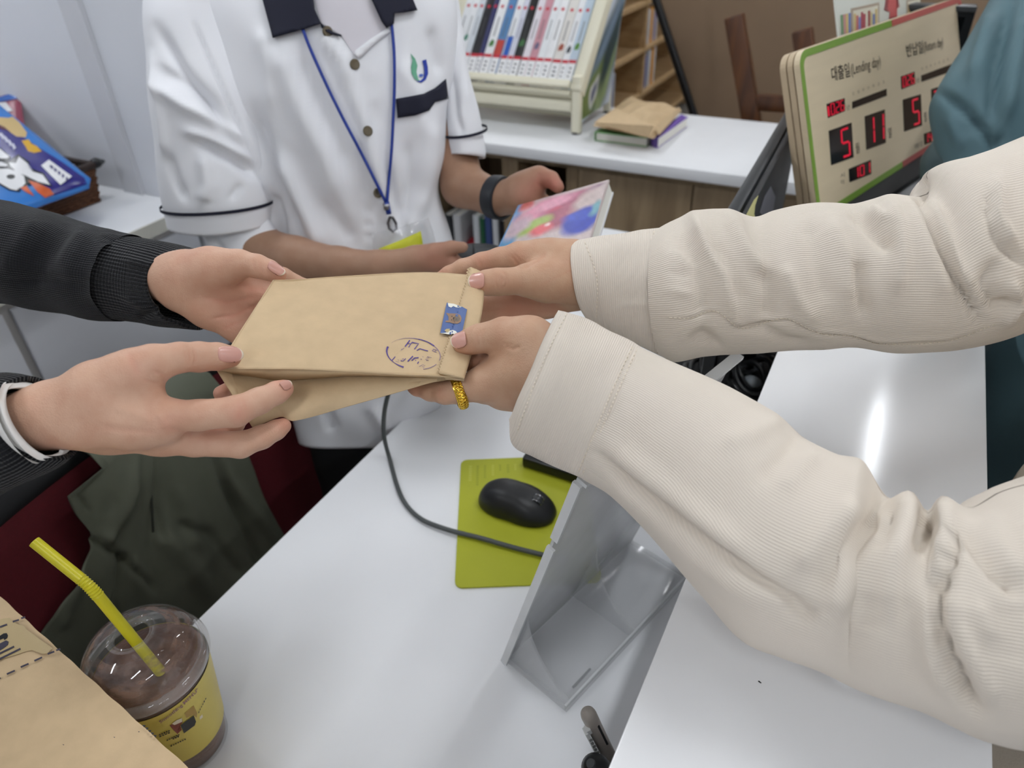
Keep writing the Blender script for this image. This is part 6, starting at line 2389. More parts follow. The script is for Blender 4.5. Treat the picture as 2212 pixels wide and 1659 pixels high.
M_knit = rib_mat('black_knit', (27, 28, 32), 0, 0.0056, 0.0013, 0.95, 0.10, 0.62, 20, 1.4, 0.0030)
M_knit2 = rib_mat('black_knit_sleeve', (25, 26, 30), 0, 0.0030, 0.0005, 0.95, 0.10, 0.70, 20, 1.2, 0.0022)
M_cot = mat('white_cotton', (236, 234, 230), 0.85, bump=0.0002, bscale=700)
loft('cuff', [((440, 541), (424, 712), .622), ((400, 532), (385, 710), .628), ((345, 521), (330, 703), .636), ((292, 512), (245, 690), .645), ((250, 506), (200, 684), .652)], M_knit, pl_, 46, 110, 0.86,
     [([(260, 560), (330, 575), (370, 590)], 10, .0025), ([(265, 640), (330, 670), (370, 690)], 9, .003), ([(300, 690), (345, 660)], 8, -.003)], 0.0006, 90, thick=0.003, skew=0.030, cap1=False)
loft('sleeve', [((298, 508), (250, 693), .644, .88), ((255, 498), (205, 690), .650), ((200, 487), (150, 682), .66), ((110, 455), (80, 672), .672), ((0, 432), (0, 655), .69), ((-160, 405), (-150, 655), .72), ((-330, 380), (-330, 640), .79), ((-460, 300), (-430, 560), .84), ((-1.08, 0.10, 1.41), (-1.06, 0.06, 1.26), None)], M_knit2, pl_, 90, 110, 0.9,
     [([(255, 505), (215, 570), (222, 650)], 6, -.005), ([(240, 505), (200, 580), (205, 660)], 12, .004), ([(90, 470), (40, 540), (10, 600)], 16, .005), ([(150, 480), (95, 560), (60, 640)], 14, -.004), ([(190, 490), (150, 560), (150, 620)], 16, .004), ([(0, 610), (110, 605), (190, 612)], 12, -.003)], 0.0012, 50)
loft('cuff', [((62, 812), (142, 992), .466), ((30, 806), (118, 1010), .466), ((-10, 808), (80, 1030), .466), ((-70, 840), (10, 1060), .466)], M_knit, pl_, 36, 100, 1.0, [], 0.0007, 90, thick=0.0035, skew=0.012, cap1=False)
loft('sleeve', [((-66, 838), (12, 1058), .466), ((-160, 860), (-80, 1110), .464), ((-300, 900), (-240, 1180), .468), ((-460, 860), (-420, 1160), .52), ((-640, 640), (-560, 940), .62), ((-0.92, -0.18, 1.41), (-0.94, -0.16, 1.26), None)], M_knit2, pl_, 60, 90, 1.0, [], 0.002, 40)
loft('cuff_lining', [((80, 826), (146, 978), .466), ((62, 816), (142, 990), .466), ((30, 806), (118, 1010), .466)], M_cot, pl_, 30, 100, 0.97, [], 0, thick=0.003, skew=0.014, cap1=False, offset=-0.0035)
rings_solid('cardigan', [((-1.03, -0.08, 0.80), (0.10, -0.14, 0), (0.09, 0.07, 0)), ((-1.03, -0.08, 1.10), (0.12, -0.16, 0), (0.10, 0.08, 0)), ((-1.02, -0.07, 1.32), (0.12, -0.17, 0), (0.09, 0.07, 0)), ((-1.01, -0.06, 1.42), (0.07, -0.10, 0), (0.06, 0.05, 0)), ((-1.0, -0.05, 1.46), (0.04, -0.05, 0), (0.05, 0.04, 0))], M_knit2, pl_, wr=0.004)
rings_solid('trousers', [((-1.04, -0.09, 0.02), (0.08, -0.11, 0), (0.08, 0.06, 0)), ((-1.04, -0.09, 0.45), (0.09, -0.12, 0), (0.08, 0.06, 0)), ((-1.03, -0.08, 0.83), (0.098, -0.137, 0), (0.088, 0.068, 0))], M_blackmat, pl_, wr=0.003)

# ------------------------------------------------------------------ person in the beige corduroy shirt, at the right
pr_ = thing('person', (0.42, 0.60, 0), 'person in a beige corduroy shirt at the right, wearing a gold ring', 'person')
palmR = [[(1320, 600, .640, 62), (1260, 592, .632, 62), (1215, 580, .628, 54)],
         [(1230, 566, .628, 46), (1180, 560, .630, 40), (1124, 554, .630, 29)],
         [(1235, 612, .622, 46), (1180, 606, .612, 42), (1140, 606, .606, 33)],
         [(1240, 632, .645, 40), (1180, 650, .655, 34), (1120, 668, .660, 26)],
         [(1225, 600, .638, 50), (1140, 610, .648, 34)]]
thR = [[(1180, 607, .610, 40), (1140, 605, .604, 32), (1098, 608, .600, 28), (1074, 609, .599, 29), (1050, 611, .598, 27), (1034, 613, .599, 22)]]
inR = [[(1150, 556, .630, 34), (1122, 553, .630, 28), (1080, 559, .632, 24), (1040, 568, .636, 22), (1000, 580, .640, 20), (970, 592, .643, 17), (950, 600, .645, 13)]]
miR = [[(1130, 640, .654, 28), (1070, 652, .662, 22), (1010, 660, .665, 18), (950, 660, .662, 15)]]
riR = [[(1120, 668, .660, 24), (1070, 684, .664, 20), (1020, 696, .662, 17), (960, 700, .655, 14)]]
flR = [(1030, 615, .595, 24, .45), (950, 598, .64, 26, .5), (1040, 565, .63, 40, .3), (1120, 550, .62, 26, .2), (1110, 660, .65, 60, .5), (1080, 605, .59, 18, .15), (1200, 650, .64, 50, .3)]
crR = [([(1074, 594), (1070, 606), (1074, 622)], 2.2, .0006), ([(1082, 586), (1092, 592), (1096, 606), (1091, 620), (1080, 622)], 2.4, .0007), ([(1080, 596), (1086, 606), (1081, 616)], 2.2, .0005), ([(1104, 552), (1118, 570), (1120, 582)], 3.5, .0008), ([(1110, 548), (1126, 566)], 2.5, .0005), ([(1180, 548), (1160, 562), (1130, 582)], 5, .0012), ([(1160, 622), (1200, 600), (1240, 580)], 3, .0002), ([(1030, 556), (1040, 575)], 4, .0004)]
def push(gs, dz):
    return [[[(q[0], q[1], q[2] + dz, q[3]) for q in ch] for ch in g] for g in gs]


RDZ = 0.020
palmR, thR, inR, miR, riR = push([palmR, thR, inR, miR, riR], RDZ)
flR = [(a[0], a[1], a[2] + RDZ, a[3], a[4]) for a in flR]
RRh = flesh([palmR, thR, inR, miR, riR], 0.0013, flush=flR, creases=crR)
palmF = [[(1250, 850, .520, 78), (1190, 810, .528, 72), (1150, 800, .532, 64)],
         [(1180, 765, .526, 58), (1145, 738, .530, 50), (1090, 722, .536, 34)],
         [(1150, 800, .536, 58), (1105, 806, .542, 48), (1060, 820, .546, 40)],
         [(1160, 835, .542, 52), (1118, 842, .548, 42), (1084, 850, .552, 32)]]
thF = [[(1130, 732, .532, 44), (1088, 722, .536, 33), (1058, 727, .539, 31), (1034, 732, .541, 31), (1014, 738, .543, 27), (999, 741, .544, 23)]]
inF = [[(1090, 785, .550, 32), (1040, 782, .562, 25), (990, 780, .576, 21), (930, 775, .585, 17)]]
rnF = [[(1080, 822, .545, 42), (1035, 832, .545, 35), (992, 843, .547, 29), (962, 847, .550, 26), (930, 845, .556, 21), (900, 840, .562, 15), (890, 838, .564, 11)]]
piF = [[(1090, 848, .552, 32), (1050, 846, .562, 26), (1000, 845, .572, 22), (950, 838, .58, 18)]]
flF = [(1000, 742, .54, 24, .45), (900, 838, .56, 30, .45), (960, 845, .545, 28, .2), (1040, 790, .56, 40, .5), (1095, 720, .53, 26, .2), (1120, 755, .53, 22, .3)]
crF = [([(1038, 712), (1030, 728), (1034, 748)], 2.5, .0006), ([(1046, 708), (1040, 726), (1044, 748)], 2.5, .0005), ([(1090, 748), (1108, 754), (1124, 748)], 4, .0010), ([(1085, 742), (1110, 745)], 3, .0005), ([(950, 836), (948, 860)], 3, .0004)]
RFh = flesh([palmF, thF, inF, rnF, piF], 0.0012, flush=flF, creases=crF)
armR = flesh([[[(1290, 600, .656, 58), (1500, 620, .63, 60), (1900, 610, .62, 70), (2160, 540, .64, 78), (2420, 420, .70, 84)]]], 0.006, smooth=1)
armR2 = flesh([[[(1220, 830, .524, 66), (1450, 960, .49, 78), (1850, 1220, .44, 90), (2080, 1300, .42, 100), (2330, 1240, .46, 110)]]], 0.006, smooth=1)
V, Fc, A = join_flesh([RRh, RFh, armR, armR2])
mk('body', V, Fc, SK_R, pr_, True, attr={'flush': A})
px_nail(pr_, (1032, 612), .6190, 33, 25, (-30, 2), 36, 38, (0, .22), dz=0.001)
px_nail(pr_, (998, 741), .5440, 34, 25, (-28, 6), 37, 38, (-.05, .30), dz=0.002)

BEIGE = (231, 220, 206)
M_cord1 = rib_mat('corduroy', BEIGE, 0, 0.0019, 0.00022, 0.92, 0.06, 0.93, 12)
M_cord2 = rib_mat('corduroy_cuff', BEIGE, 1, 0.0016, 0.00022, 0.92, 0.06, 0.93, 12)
M_seam = mat('seam_thread', (206, 196, 180), 0.9)
CUFF_R = [((1246, 520), (1271, 691), .628), ((1300, 512), (1312, 713), .624), ((1360, 503), (1370, 742), .619), ((1426, 494), (1432, 771), .614)]
CUFF_R = [(a, b_, z + RDZ) for a, b_, z in CUFF_R]
CUFF_F = [((1206, 669), (1100, 905), .521), ((1230, 674), (1108, 958), .520), ((1268, 690), (1150, 985), .519), ((1330, 720), (1206, 1012), .517), ((1386, 751), (1263, 1037), .514)]
SL_R = [((1422, 497), (1430, 770), .614), ((1460, 477), (1458, 783), .609), ((1500, 460), (1520, 770), .605), ((1570, 456), (1590, 764), .600), ((1625, 470), (1640, 764), .597), ((1670, 456), (1700, 760), .594), ((1750, 443), (1770, 756), .590),
        ((1840, 442), (1845, 750), .585), ((1914, 425), (1932, 764), .580), ((1978, 424), (2010, 762), .577), ((2010, 366), (2070, 757), .575), ((2080, 344), (2140, 742), .575), ((2160, 318), (2230, 712), .58), ((2270, 268), (2330, 690), .60), ((2420, 200), (2460, 640), .66)]
SL_R = [(a, b_, z + RDZ) for a, b_, z in SL_R] + [((0.40, 0.72, 1.405), (0.36, 0.80, 1.25), None)]
SL_F = [((1384, 752), (1262, 1035), .513), ((1450, 781), (1325, 1072), .506), ((1520, 812), (1385, 1135), .496), ((1593, 845), (1450, 1205), .486), ((1670, 888), (1530, 1296), .472), ((1738, 946), (1612, 1380), .458), ((1806, 978), (1690, 1416), .448), ((1866, 994), (1775, 1446), .440),
        ((1914, 1074), (1858, 1482), .430), ((1964, 1064), (1928, 1506), .420), ((2003, 1102), (1998, 1528), .413), ((2042, 1074), (2058, 1557), .408), ((2098, 1096), (2112, 1585), .404), ((2160, 1064), (2171, 1599), .403), ((2230, 1042), (2250, 1585), .405), ((2400, 990), (2400, 1520), .43), ((0.34, 0.40, 1.36), (0.36, 0.50, 1.20), None)]
fR = [(p_, w_ * 1.2, a_ * 1.4) for p_, w_, a_ in [([(1497, 462), (1530, 540), (1565, 600), (1585, 690)], 11, .0050), ([(1470, 500), (1500, 560), (1520, 640), (1520, 690)], 14, -.0045), ([(1575, 458), (1612, 540), (1650, 590)], 12, .0045), ([(1540, 520), (1575, 580), (1610, 660)], 12, -.0030), ([(1655, 580), (1662, 640), (1655, 690)], 12, -.0050), ([(1690, 570), (1720, 640), (1760, 700)], 14, .0040),
      ([(1745, 470), (1765, 560), (1790, 660)], 16, -.0035), ([(1790, 470), (1830, 560), (1835, 650)], 15, .0035), ([(1855, 560), (1858, 620), (1870, 690)], 12, -.0055), ([(1840, 448), (1890, 505), (1925, 540)], 13, -.0055), ([(1920, 432), (1945, 490), (1950, 560), (1935, 640)], 15, .0055), ([(1880, 450), (1915, 480)], 9, .004),
      ([(1990, 436), (2035, 540), (2085, 640), (2120, 700)], 7, -.0065), ([(2005, 430), (2055, 540), (2105, 640)], 14, .0045), ([(1970, 440), (2005, 540), (2050, 650)], 14, .0030), ([(2138, 400), (2136, 470), (2165, 530), (2215, 575)], 7, -.0055), ([(2150, 380), (2152, 470), (2190, 530)], 12, .0045), ([(2150, 560), (2125, 610), (2150, 660), (2195, 650)], 9, -.0060), ([(2180, 600), (2200, 660), (2165, 705)], 9, .005),
      ([(1985, 380), (1990, 415), (1992, 440)], 9, -.006), ([(1600, 712), (1650, 706), (1690, 735), (1760, 745)], 10, -.0030), ([(1560, 755), (1520, 720), (1500, 740)], 10, -.004), ([(1440, 520), (1450, 620), (1455, 700)], 6, .0022), ([(1448, 540), (1500, 580)], 6, .002), ([(1450, 620), (1490, 640)], 6, .002), ([(1450, 580), (1480, 600)], 5, -.002),
      ([(1446, 688), (1490, 689), (1545, 674), (1600, 711), (1660, 697), (1700, 690), (1770, 722), (1840, 728), (1900, 745), (2050, 738), (2150, 702)], 3.2, -.0010), ([(1446, 682), (1490, 683), (1545, 668), (1600, 704), (1660, 690), (1700, 683), (1770, 715), (1840, 721), (1900, 738), (2050, 731), (2150, 695)], 4, .0009)]]
fF = [(p_, w_ * 1.25, a_ * 1.0) for p_, w_, a_ in [([(1296, 985), (1360, 1040), (1440, 1100), (1540, 1180), (1640, 1255), (1720, 1300)], 9, -.0080), ([(1310, 960), (1400, 1030), (1500, 1110), (1620, 1200)], 22, .0045), ([(1300, 1030), (1400, 1110), (1520, 1220), (1640, 1310)], 18, .0035), ([(1700, 1290), (1730, 1330), (1760, 1320)], 14, -.0060),
      ([(1745, 1280), (1800, 1215), (1860, 1160), (1900, 1110)], 20, -.0042), ([(1720, 1230), (1780, 1150), (1850, 1080)], 20, .0050), ([(1800, 1330), (1850, 1240), (1910, 1150)], 24, .0040), ([(1640, 1040), (1690, 990), (1730, 945)], 14, -.0035), ([(1690, 1060), (1740, 1000), (1770, 985)], 14, .0035), ([(1560, 960), (1640, 930), (1690, 905)], 16, .0025),
      ([(1926, 1090), (1915, 1140), (1890, 1190)], 9, -.0060), ([(1960, 1070), (1955, 1130), (1925, 1230), (1915, 1330)], 14, .0065), ([(2004, 1104), (1998, 1140), (1985, 1190)], 9, -.0110), ([(2040, 1080), (2050, 1130), (2035, 1200), (2020, 1260)], 11, .0060), ([(2066, 1120), (2062, 1180), (2040, 1240), (2024, 1300)], 8, -.0095),
      ([(2023, 1270), (2025, 1340), (2045, 1410), (2080, 1480), (2115, 1545)], 10, -.0100), ([(2000, 1270), (2003, 1350), (2020, 1430), (2060, 1510)], 13, .0050), ([(2050, 1270), (2065, 1350), (2110, 1440), (2150, 1520)], 15, .0060), ([(2085, 1130), (2105, 1180), (2150, 1240), (2200, 1290)], 10, -.0070), ([(2130, 1110), (2160, 1180), (2212, 1250)], 18, .0050), ([(1960, 1280), (1955, 1380), (1975, 1480)], 16, -.0030), ([(1880, 1280), (1870, 1360)], 18, -.003), ([(2170, 1300), (2190, 1370), (2180, 1440)], 18, -.004), ([(2110, 1300), (2140, 1380)], 14, .004)]]
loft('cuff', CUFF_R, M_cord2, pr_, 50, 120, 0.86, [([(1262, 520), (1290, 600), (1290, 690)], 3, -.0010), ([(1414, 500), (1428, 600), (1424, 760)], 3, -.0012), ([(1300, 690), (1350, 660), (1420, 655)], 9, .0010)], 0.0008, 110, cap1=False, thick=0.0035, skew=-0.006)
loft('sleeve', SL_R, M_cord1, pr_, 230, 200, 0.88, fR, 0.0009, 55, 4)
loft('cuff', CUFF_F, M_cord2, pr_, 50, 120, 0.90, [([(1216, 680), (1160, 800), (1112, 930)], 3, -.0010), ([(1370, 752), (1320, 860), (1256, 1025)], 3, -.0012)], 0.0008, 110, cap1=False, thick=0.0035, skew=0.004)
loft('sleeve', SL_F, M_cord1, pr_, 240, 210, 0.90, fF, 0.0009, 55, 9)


def stitches(obj, lines, parent, m, ln=6.0, gap=3.5, r_=0.00045):
    """A row of short thread stitches laid on cloth along pixel polylines."""
    tree = bvh(obj)
    mb = MB()
    for poly in lines:
        C_ = curve2(poly, 400)
        dd = np.concatenate([[0], np.cumsum(np.linalg.norm(np.diff(C_, axis=0), axis=1))])
        t_ = 0.0
        while t_ + ln < dd[-1]:
            q = [hit(tree, float(np.interp(t_ + k * ln / 2, dd, C_[:, 0])), float(np.interp(t_ + k * ln / 2, dd, C_[:, 1])), 0.0005) for k in range(3)]
            if all(v is not None for v in q):
                mb.tube(q, r_, 5)
            t_ += ln + gap
    if mb.v:
        return tag(mb.build('stitching', m, parent, True), kind='stuff')


M_thread = mat('thread', (238, 226, 208), 0.8)
cuffs = [o for o in pr_.children if o.name.startswith('cuff')]
slvs = [o for o in pr_.children if o.name.startswith('sleeve')]
stitches(cuffs[0], [[(1263, 522), (1289, 600), (1288, 690)], [(1412, 500), (1424, 620), (1420, 762)], [(1422, 500), (1433, 620), (1428, 766)]], pr_, M_thread)
stitches(cuffs[1], [[(1224, 678), (1170, 790), (1118, 930)], [(1366, 750), (1320, 850), (1250, 1018)], [(1376, 755), (1330, 856), (1258, 1026)]], pr_, M_thread)
stitches(slvs[0], [[(1446, 686), (1490, 687), (1545, 672), (1600, 709), (1660, 695), (1700, 688), (1770, 720), (1840, 726), (1900, 743), (2050, 736), (2150, 700)]], pr_, M_thread)
rings_solid('shirt_body', [((0.36, 0.60, 0.74), (0.03, 0.20, 0), (-0.19, 0.02, 0)), ((0.36, 0.60, 0.97), (0.02, 0.20, 0), (-0.19, 0.02, 0)), ((0.40, 0.62, 1.12), (0.02, 0.20, 0), (-0.17, 0.02, 0)), ((0.44, 0.62, 1.25), (0.02, 0.20, 0), (-0.14, 0.02, 0)), ((0.44, 0.62, 1.36), (0.01, 0.19, 0), (-0.11, 0.01, 0)), ((0.44, 0.62, 1.44), (0.0, 0.07, 0), (-0.07, 0, 0))], mat('beige_shirt_shaded', (206, 192, 172), 0.9, var=0.06, bump=0.0004, bscale=500), pr_, wr=0.010)  # same cloth as the sleeves, torso shade painted in as a darker beige
rings_solid('trousers', [((0.42, 0.62, 0.02), (0.02, 0.16, 0), (-0.10, 0.01, 0)), ((0.42, 0.62, 0.5), (0.02, 0.17, 0), (-0.12, 0.01, 0)), ((0.41, 0.62, 0.78), (0.03, 0.185, 0), (-0.165, 0.02, 0))], mat('mauve_grey_cloth', (128, 118, 114), 0.85, var=0.15, vscale=30), pr_, wr=0.004)

# gold ring
gc = P(992, 847, 0.547)
gax = unit(P(962, 849, 0.550) - P(1030, 834, 0.5455))
gax = unit(gax + RC[:, 2] * 0.30 + RC[:, 1] * -0.10)
gr = thing('gold_ring', gc, 'braided yellow gold ring on the finger under the bag', 'ring')
M_gold = mat('gold', (234, 192, 72), 0.24, metal=1.0, var=0.08, vscale=300)
GR = 29.5 * 0.547 / F
MB().lathe(gc, [(GR, -0.0042), (GR + 0.0014, -0.0040), (GR + 0.0022, -0.0022), (GR + 0.0025, 0.0), (GR + 0.0022, 0.0022), (GR + 0.0014, 0.0040), (GR, 0.0042), (GR - 0.0004, 0.0), (GR, -0.0042)], 72, gax, caps=False).build('band', M_gold, gr, True, 50)
ga = unit(np.cross(gax, [0, 1, 0.01]))
gb = np.cross(gax, ga)
for s_ in range(3):
    mb = MB()
    pts = []
    for k in range(181):
        a = 2 * math.pi * k / 180
        ph = 11 * a + s_ * 2 * math.pi / 3
        rr2 = GR + 0.0024 + 0.0004 * math.cos(2 * ph)
        pts.append(gc + gax * (0.0028 * math.sin(ph)) + rr2 * (math.cos(a) * ga + math.sin(a) * gb))
    mb.tube(pts, 0.00075, 6, caps=False)
    mb.build('braid', M_gold, gr, True)

# ------------------------------------------------------------------ person in teal at the far right
pt_ = thing('person', (0.42, 1.20, 0), 'person in a teal jacket standing beyond the date board at the right', 'person')
M_teal = mat('teal_cloth', (84, 112, 120), 0.7, var=0.06, vscale=10, bump=0.0002, bscale=500)
loft('sleeve', [((2055, 395), (2215, 470), 1.08), ((2030, 320), (2232, 400), 1.06), ((2020, 215), (2262, 290), 1.05), ((2052, 148), (2310, 200), 1.07), ((2095, 75), (2360, 110), 1.10), ((2150, -20), (2420, 0), 1.14), ((2200, -120), (2500, -120), 1.18)], M_teal, pt_, 110, 90, 0.8,
     [([(2185, 0), (2170, 60), (2150, 150), (2140, 260)], 12, -.016), ([(2150, 30), (2120, 110), (2100, 180)], 16, .014), ([(2210, 40), (2190, 140), (2170, 260)], 16, .015), ([(2028, 200), (2080, 235), (2130, 290), (2150, 330)], 9, -.014), ([(2080, 270), (2130, 262)], 5, -.004), ([(2075, 285), (2125, 280)], 5, -.003), ([(2165, 290), (2150, 330)], 8, -.008), ([(2050, 250), (2080, 320)], 14, .006)], 0.002, 30, cap0=True)
loft('jacket_hem', [((1998, 420), (2200, 470), 1.17), ((1991, 372), (2200, 420), 1.17), ((1995, 342), (2200, 380), 1.16), ((2028, 296), (2200, 330), 1.15)], mat('teal_cloth_2', (96, 116, 120), 0.7, var=0.06, vscale=10), pt_, 40, 60, 0.5, [([(2010, 350), (2050, 370)], 8, -.004)], 0.002, 30, cap0=True)
rings_solid('jacket', [((0.345, 1.10, 0.40), (0.02, 0.22, 0), (-0.16, 0.0, 0)), ((0.345, 1.10, 0.80), (0.02, 0.22, 0), (-0.165, 0.0, 0)), ((0.38, 1.14, 1.10), (0.02, 0.21, 0), (-0.16, 0.0, 0)), ((0.46, 1.24, 1.34), (0.02, 0.20, 0), (-0.12, 0, 0)), ((0.46, 1.24, 1.44), (0.0, 0.07, 0), (-0.07, 0, 0))], M_teal, pt_, wr=0.008)
rings_solid('trousers', [((0.42, 1.10, 0.02), (0.02, 0.15, 0), (-0.11, 0.0, 0)), ((0.41, 1.10, 0.42), (0.02, 0.19, 0), (-0.14, 0.0, 0))], M_blackmat, pt_)
armT = flesh([[[(2330, -80, 1.20, 80), (2150, 230, 1.07, 70), (2140, 330, 1.08, 60)]]], 0.008, smooth=1)
mk('body', armT[0], armT[1], SK_S, pt_, True, attr={'flush': armT[2]})

# ------------------------------------------------------------------ staff member in the white shirt
nk0 = P(740, -60, 1.0) - np.array([-0.90, 1.10, 1.335])
ps = thing('person', (-0.72, 0.80, 0), 'staff member in a white short-sleeved shirt with navy collar holding a picture book', 'person')
M_shirt = mat('white_shirt', (244, 245, 249), 0.75, var=0.02, vscale=12, bump=0.0001, bscale=900)
M_navy = mat('navy_cloth', (24, 26, 44), 0.8, var=0.05, vscale=60)
TOR = [((600, -130), (880, -140), 1.010), ((470, -70), (960, -80), 1.010), ((430, 0), (980, -10), 1.015), ((420, 80), (985, 70), 1.022), ((440, 200), (970, 200), 1.040), ((480, 330), (960, 330), 1.066),
       ((530, 440), (950, 420), 1.090), ((575, 540), (978, 510), 1.114), ((600, 640), (1005, 600), 1.138), ((612, 760), (1000, 740), 1.166), ((630, 870), (965, 860), 1.192), ((645, 948), (905, 940), 1.210)]
ftor = [([(690, 60), (740, 130), (800, 300), (840, 470)], 16, .006), ([(600, 90), (640, 200), (700, 330), (740, 450)], 30, .008), ([(640, 110), (690, 230), (760, 380)], 22, -.006), ([(545, 240), (590, 380), (650, 520)], 22, -.010), ([(600, 330), (660, 460), (700, 540)], 24, .008), ([(860, 130), (900, 200), (910, 300)], 20, .004), ([(930, 60), (950, 160)], 14, -.005), ([(880, 300), (890, 400), (870, 480)], 20, -.005), ([(930, 260), (925, 360), (900, 470)], 22, .006), ([(830, 330), (850, 430), (880, 520)], 12, -.004),
        ([(752, 122), (770, 250), (790, 400), (800, 560)], 3, -.0030), ([(790, 120), (815, 250), (840, 400), (852, 560)], 3, .0020), ([(700, 880), (720, 930)], 14, -.006), ([(800, 870), (840, 930)], 16, .006), ([(580, 420), (600, 480), (610, 540)], 14, -.010), ([(700, 430), (760, 520)], 20, -.005), ([(560, 60), (580, 140), (590, 240)], 18, .005)]
shirt = loft('shirt_body', TOR[::-1], M_shirt, ps, 150, 150, 0.52, [(p_, w_ * 0.8, a_ * 1.9) for p_, w_, a_ in ftor], 0.004, 26, 6, cap0=False, cap1=True, thick=0.003, power=2.3)
T_sh = bvh(shirt)
SLV = [((370, 489), (588, 479), 1.052), ((366, 486), (587, 476), 1.051), ((357, 436), (583, 428), 1.036), ((344, 342), (566, 330), 1.012), ((332, 222), (540, 222), 0.988), ((322, 145), (515, 130), 0.978), ((315, 60), (490, 40), 0.972), ((330, -20), (480, -40), 0.975), ((400, -90), (520, -110), 0.99)]
fsl = [([(340, 60), (390, 150), (450, 220), (500, 300)], 16, -.008), ([(330, 180), (400, 230), (480, 270), (530, 310)], 16, .007), ([(345, 150), (420, 190), (480, 240)], 14, -.006), ([(420, 300), (500, 340), (560, 380)], 16, -.009), ([(400, 280), (470, 310), (540, 350)], 14, .008), ([(360, 330), (380, 390), (400, 430)], 12, -.005), ([(440, 330), (450, 400), (440, 436)], 18, .007), ([(330, 120), (350, 250), (360, 340)], 12, .005), ([(420, 50), (450, 120), (500, 230), (560, 360), (582, 430)], 5, -.005), ([(380, 400), (400, 430)], 6, -.003), ([(520, 400), (500, 430)], 10, -.004)]
slv = loft('sleeve', SLV, M_shirt, ps, 110, 120, 0.85, [(p_, w_ * 0.8, a_ * 1.6) for p_, w_, a_ in fsl], 0.003, 30, 8, thick=0.004)
loft('sleeve_piping', [((358.0, 449), (583.4, 440), 1.0395), ((356.8, 442), (582.8, 433), 1.0375)], M_navy, ps, 8, 90, 0.86, None, 0.0, cap1=False, offset=0.0035)
loft('sleeve_lining', [((470, 556), (604, 510), 1.050), ((446, 522), (594, 494), 1.046), ((416, 470), (572, 462), 1.036)], M_shirt, ps, 26, 70, 0.62, [([(440, 495), (480, 545)], 10, -.006)], 0.001, 60, cap1=False, thick=0.003, skew=-0.04)
SLR = [((966, 334), (1050, 342), 1.090), ((966, 325), (1052, 328), 1.088), ((962, 250), (1037, 252), 1.070), ((955, 145), (1010, 145), 1.052), ((940, 20), (990, 0), 1.035), ((915, -70), (975, -80), 1.03)]
loft('sleeve', SLR, M_shirt, ps, 70, 80, 1.3, [([(985, 60), (1000, 160), (1010, 230)], 10, .005), ([(975, 150), (985, 250), (1000, 290)], 9, -.006)], 0.002, 40, 11, thick=0.004)
loft('sleeve_piping', [((965.5, 294), (1044, 280), 1.081), ((965.2, 288), (1043, 274), 1.079)], M_navy, ps, 8, 70, 1.3, None, 0.0, cap1=False, offset=0.0065)


def c4(x, y):
    return (300 + x / 2.765, y / 2.765)


drape('inner_tee', [(672, -30), (694, 50), (737, 76), (764, 116), (790, 98), (835, 62), (812, 20), (800, -30)], mat('inner_tee', (224, 220, 226), 0.8, var=0.02), T_sh, ps, 0.0015)
drape('collar', [(572, -105), (567, 0), (589, 82), (640, 68), (694, 51), (680, 20), (672, -40), (690, -105)], M_navy, T_sh, ps, 0.009, thick=0.004)
drape('collar', [(790, -105), (795, -50), (803, 0), (813, 22), (824, 46), (835, 61), (851, 51), (853, 29), (875, 27), (902, 22), (893, 0), (868, -105)], M_navy, T_sh, ps, 0.009, thick=0.004)
MB().lathe(np.array([-0.907, 1.105, 1.345]) + nk0, [(0.075, -0.03), (0.068, 0.0), (0.064, 0.03), (0.068, 0.032), (0.074, 0.004), (0.084, -0.03), (0.075, -0.03)], 40, (0.05, -0.1, 1), caps=False).build('collar_band', M_navy, ps, True, 60)
drape('collar_stand', [(690, 45), (700, 56), (722, 70), (738, 75), (736, 79), (715, 74), (694, 60)], M_navy, T_sh, ps, 0.006, thick=0.003)
drape('front_facing', [(764, 118), (768, 108), (800, 84), (838, 60), (842, 68), (806, 96), (776, 126)], M_shirt, T_sh, ps, 0.005, thick=0.003)
drape('pocket_flap', [c4(*p) for p in ((1535, 590), (1620, 575), (1700, 560), (1770, 525), (1835, 470), (1850, 590), (1770, 610), (1735, 660), (1650, 690), (1545, 705))], M_navy, T_sh, ps, 0.004, thick=0.002)
for (x, y) in ((707, 68), (766, 139), (794, 283), (816, 417)):
    h_ = hit(T_sh, x, y, 0.002)
    bt_ = MB().lathe(h_, [(0.0, 0.0), (0.0065, 0.0), (0.0068, 0.0012), (0.0055, 0.0022), (0.0, 0.0018)], 20, unit(CAMP - h_ + RC[:, 0] * 0.35), caps=False).build('button', mat('button_metal', (120, 112, 96), 0.3, metal=0.8), ps, True, 40)
lg1, lg2 = mat('emblem_green', (104, 172, 140), 0.6), mat('emblem_blue', (44, 66, 168), 0.6)
drape('emblem_leaf', [c4(*p) for p in ((1622, 318), (1650, 350), (1664, 390), (1658, 430), (1668, 470), (1682, 488), (1650, 474), (1630, 440), (1626, 400), (1634, 360))], lg1, T_sh, ps, 0.0022, 8)
drape('emblem_curve', [c4(*p) for p in ((1692, 362), (1716, 354), (1726, 400), (1728, 440), (1714, 476), (1688, 494), (1656, 484), (1682, 482), (1702, 462), (1706, 430), (1702, 395))], lg2, T_sh, ps, 0.0022, 8)
drape('emblem_wave', [c4(*p) for p in ((1672, 446), (1688, 440), (1702, 448), (1694, 458), (1678, 458))], mat('emblem_sky', (80, 110, 196), 0.6), T_sh, ps, 0.0026, 8)

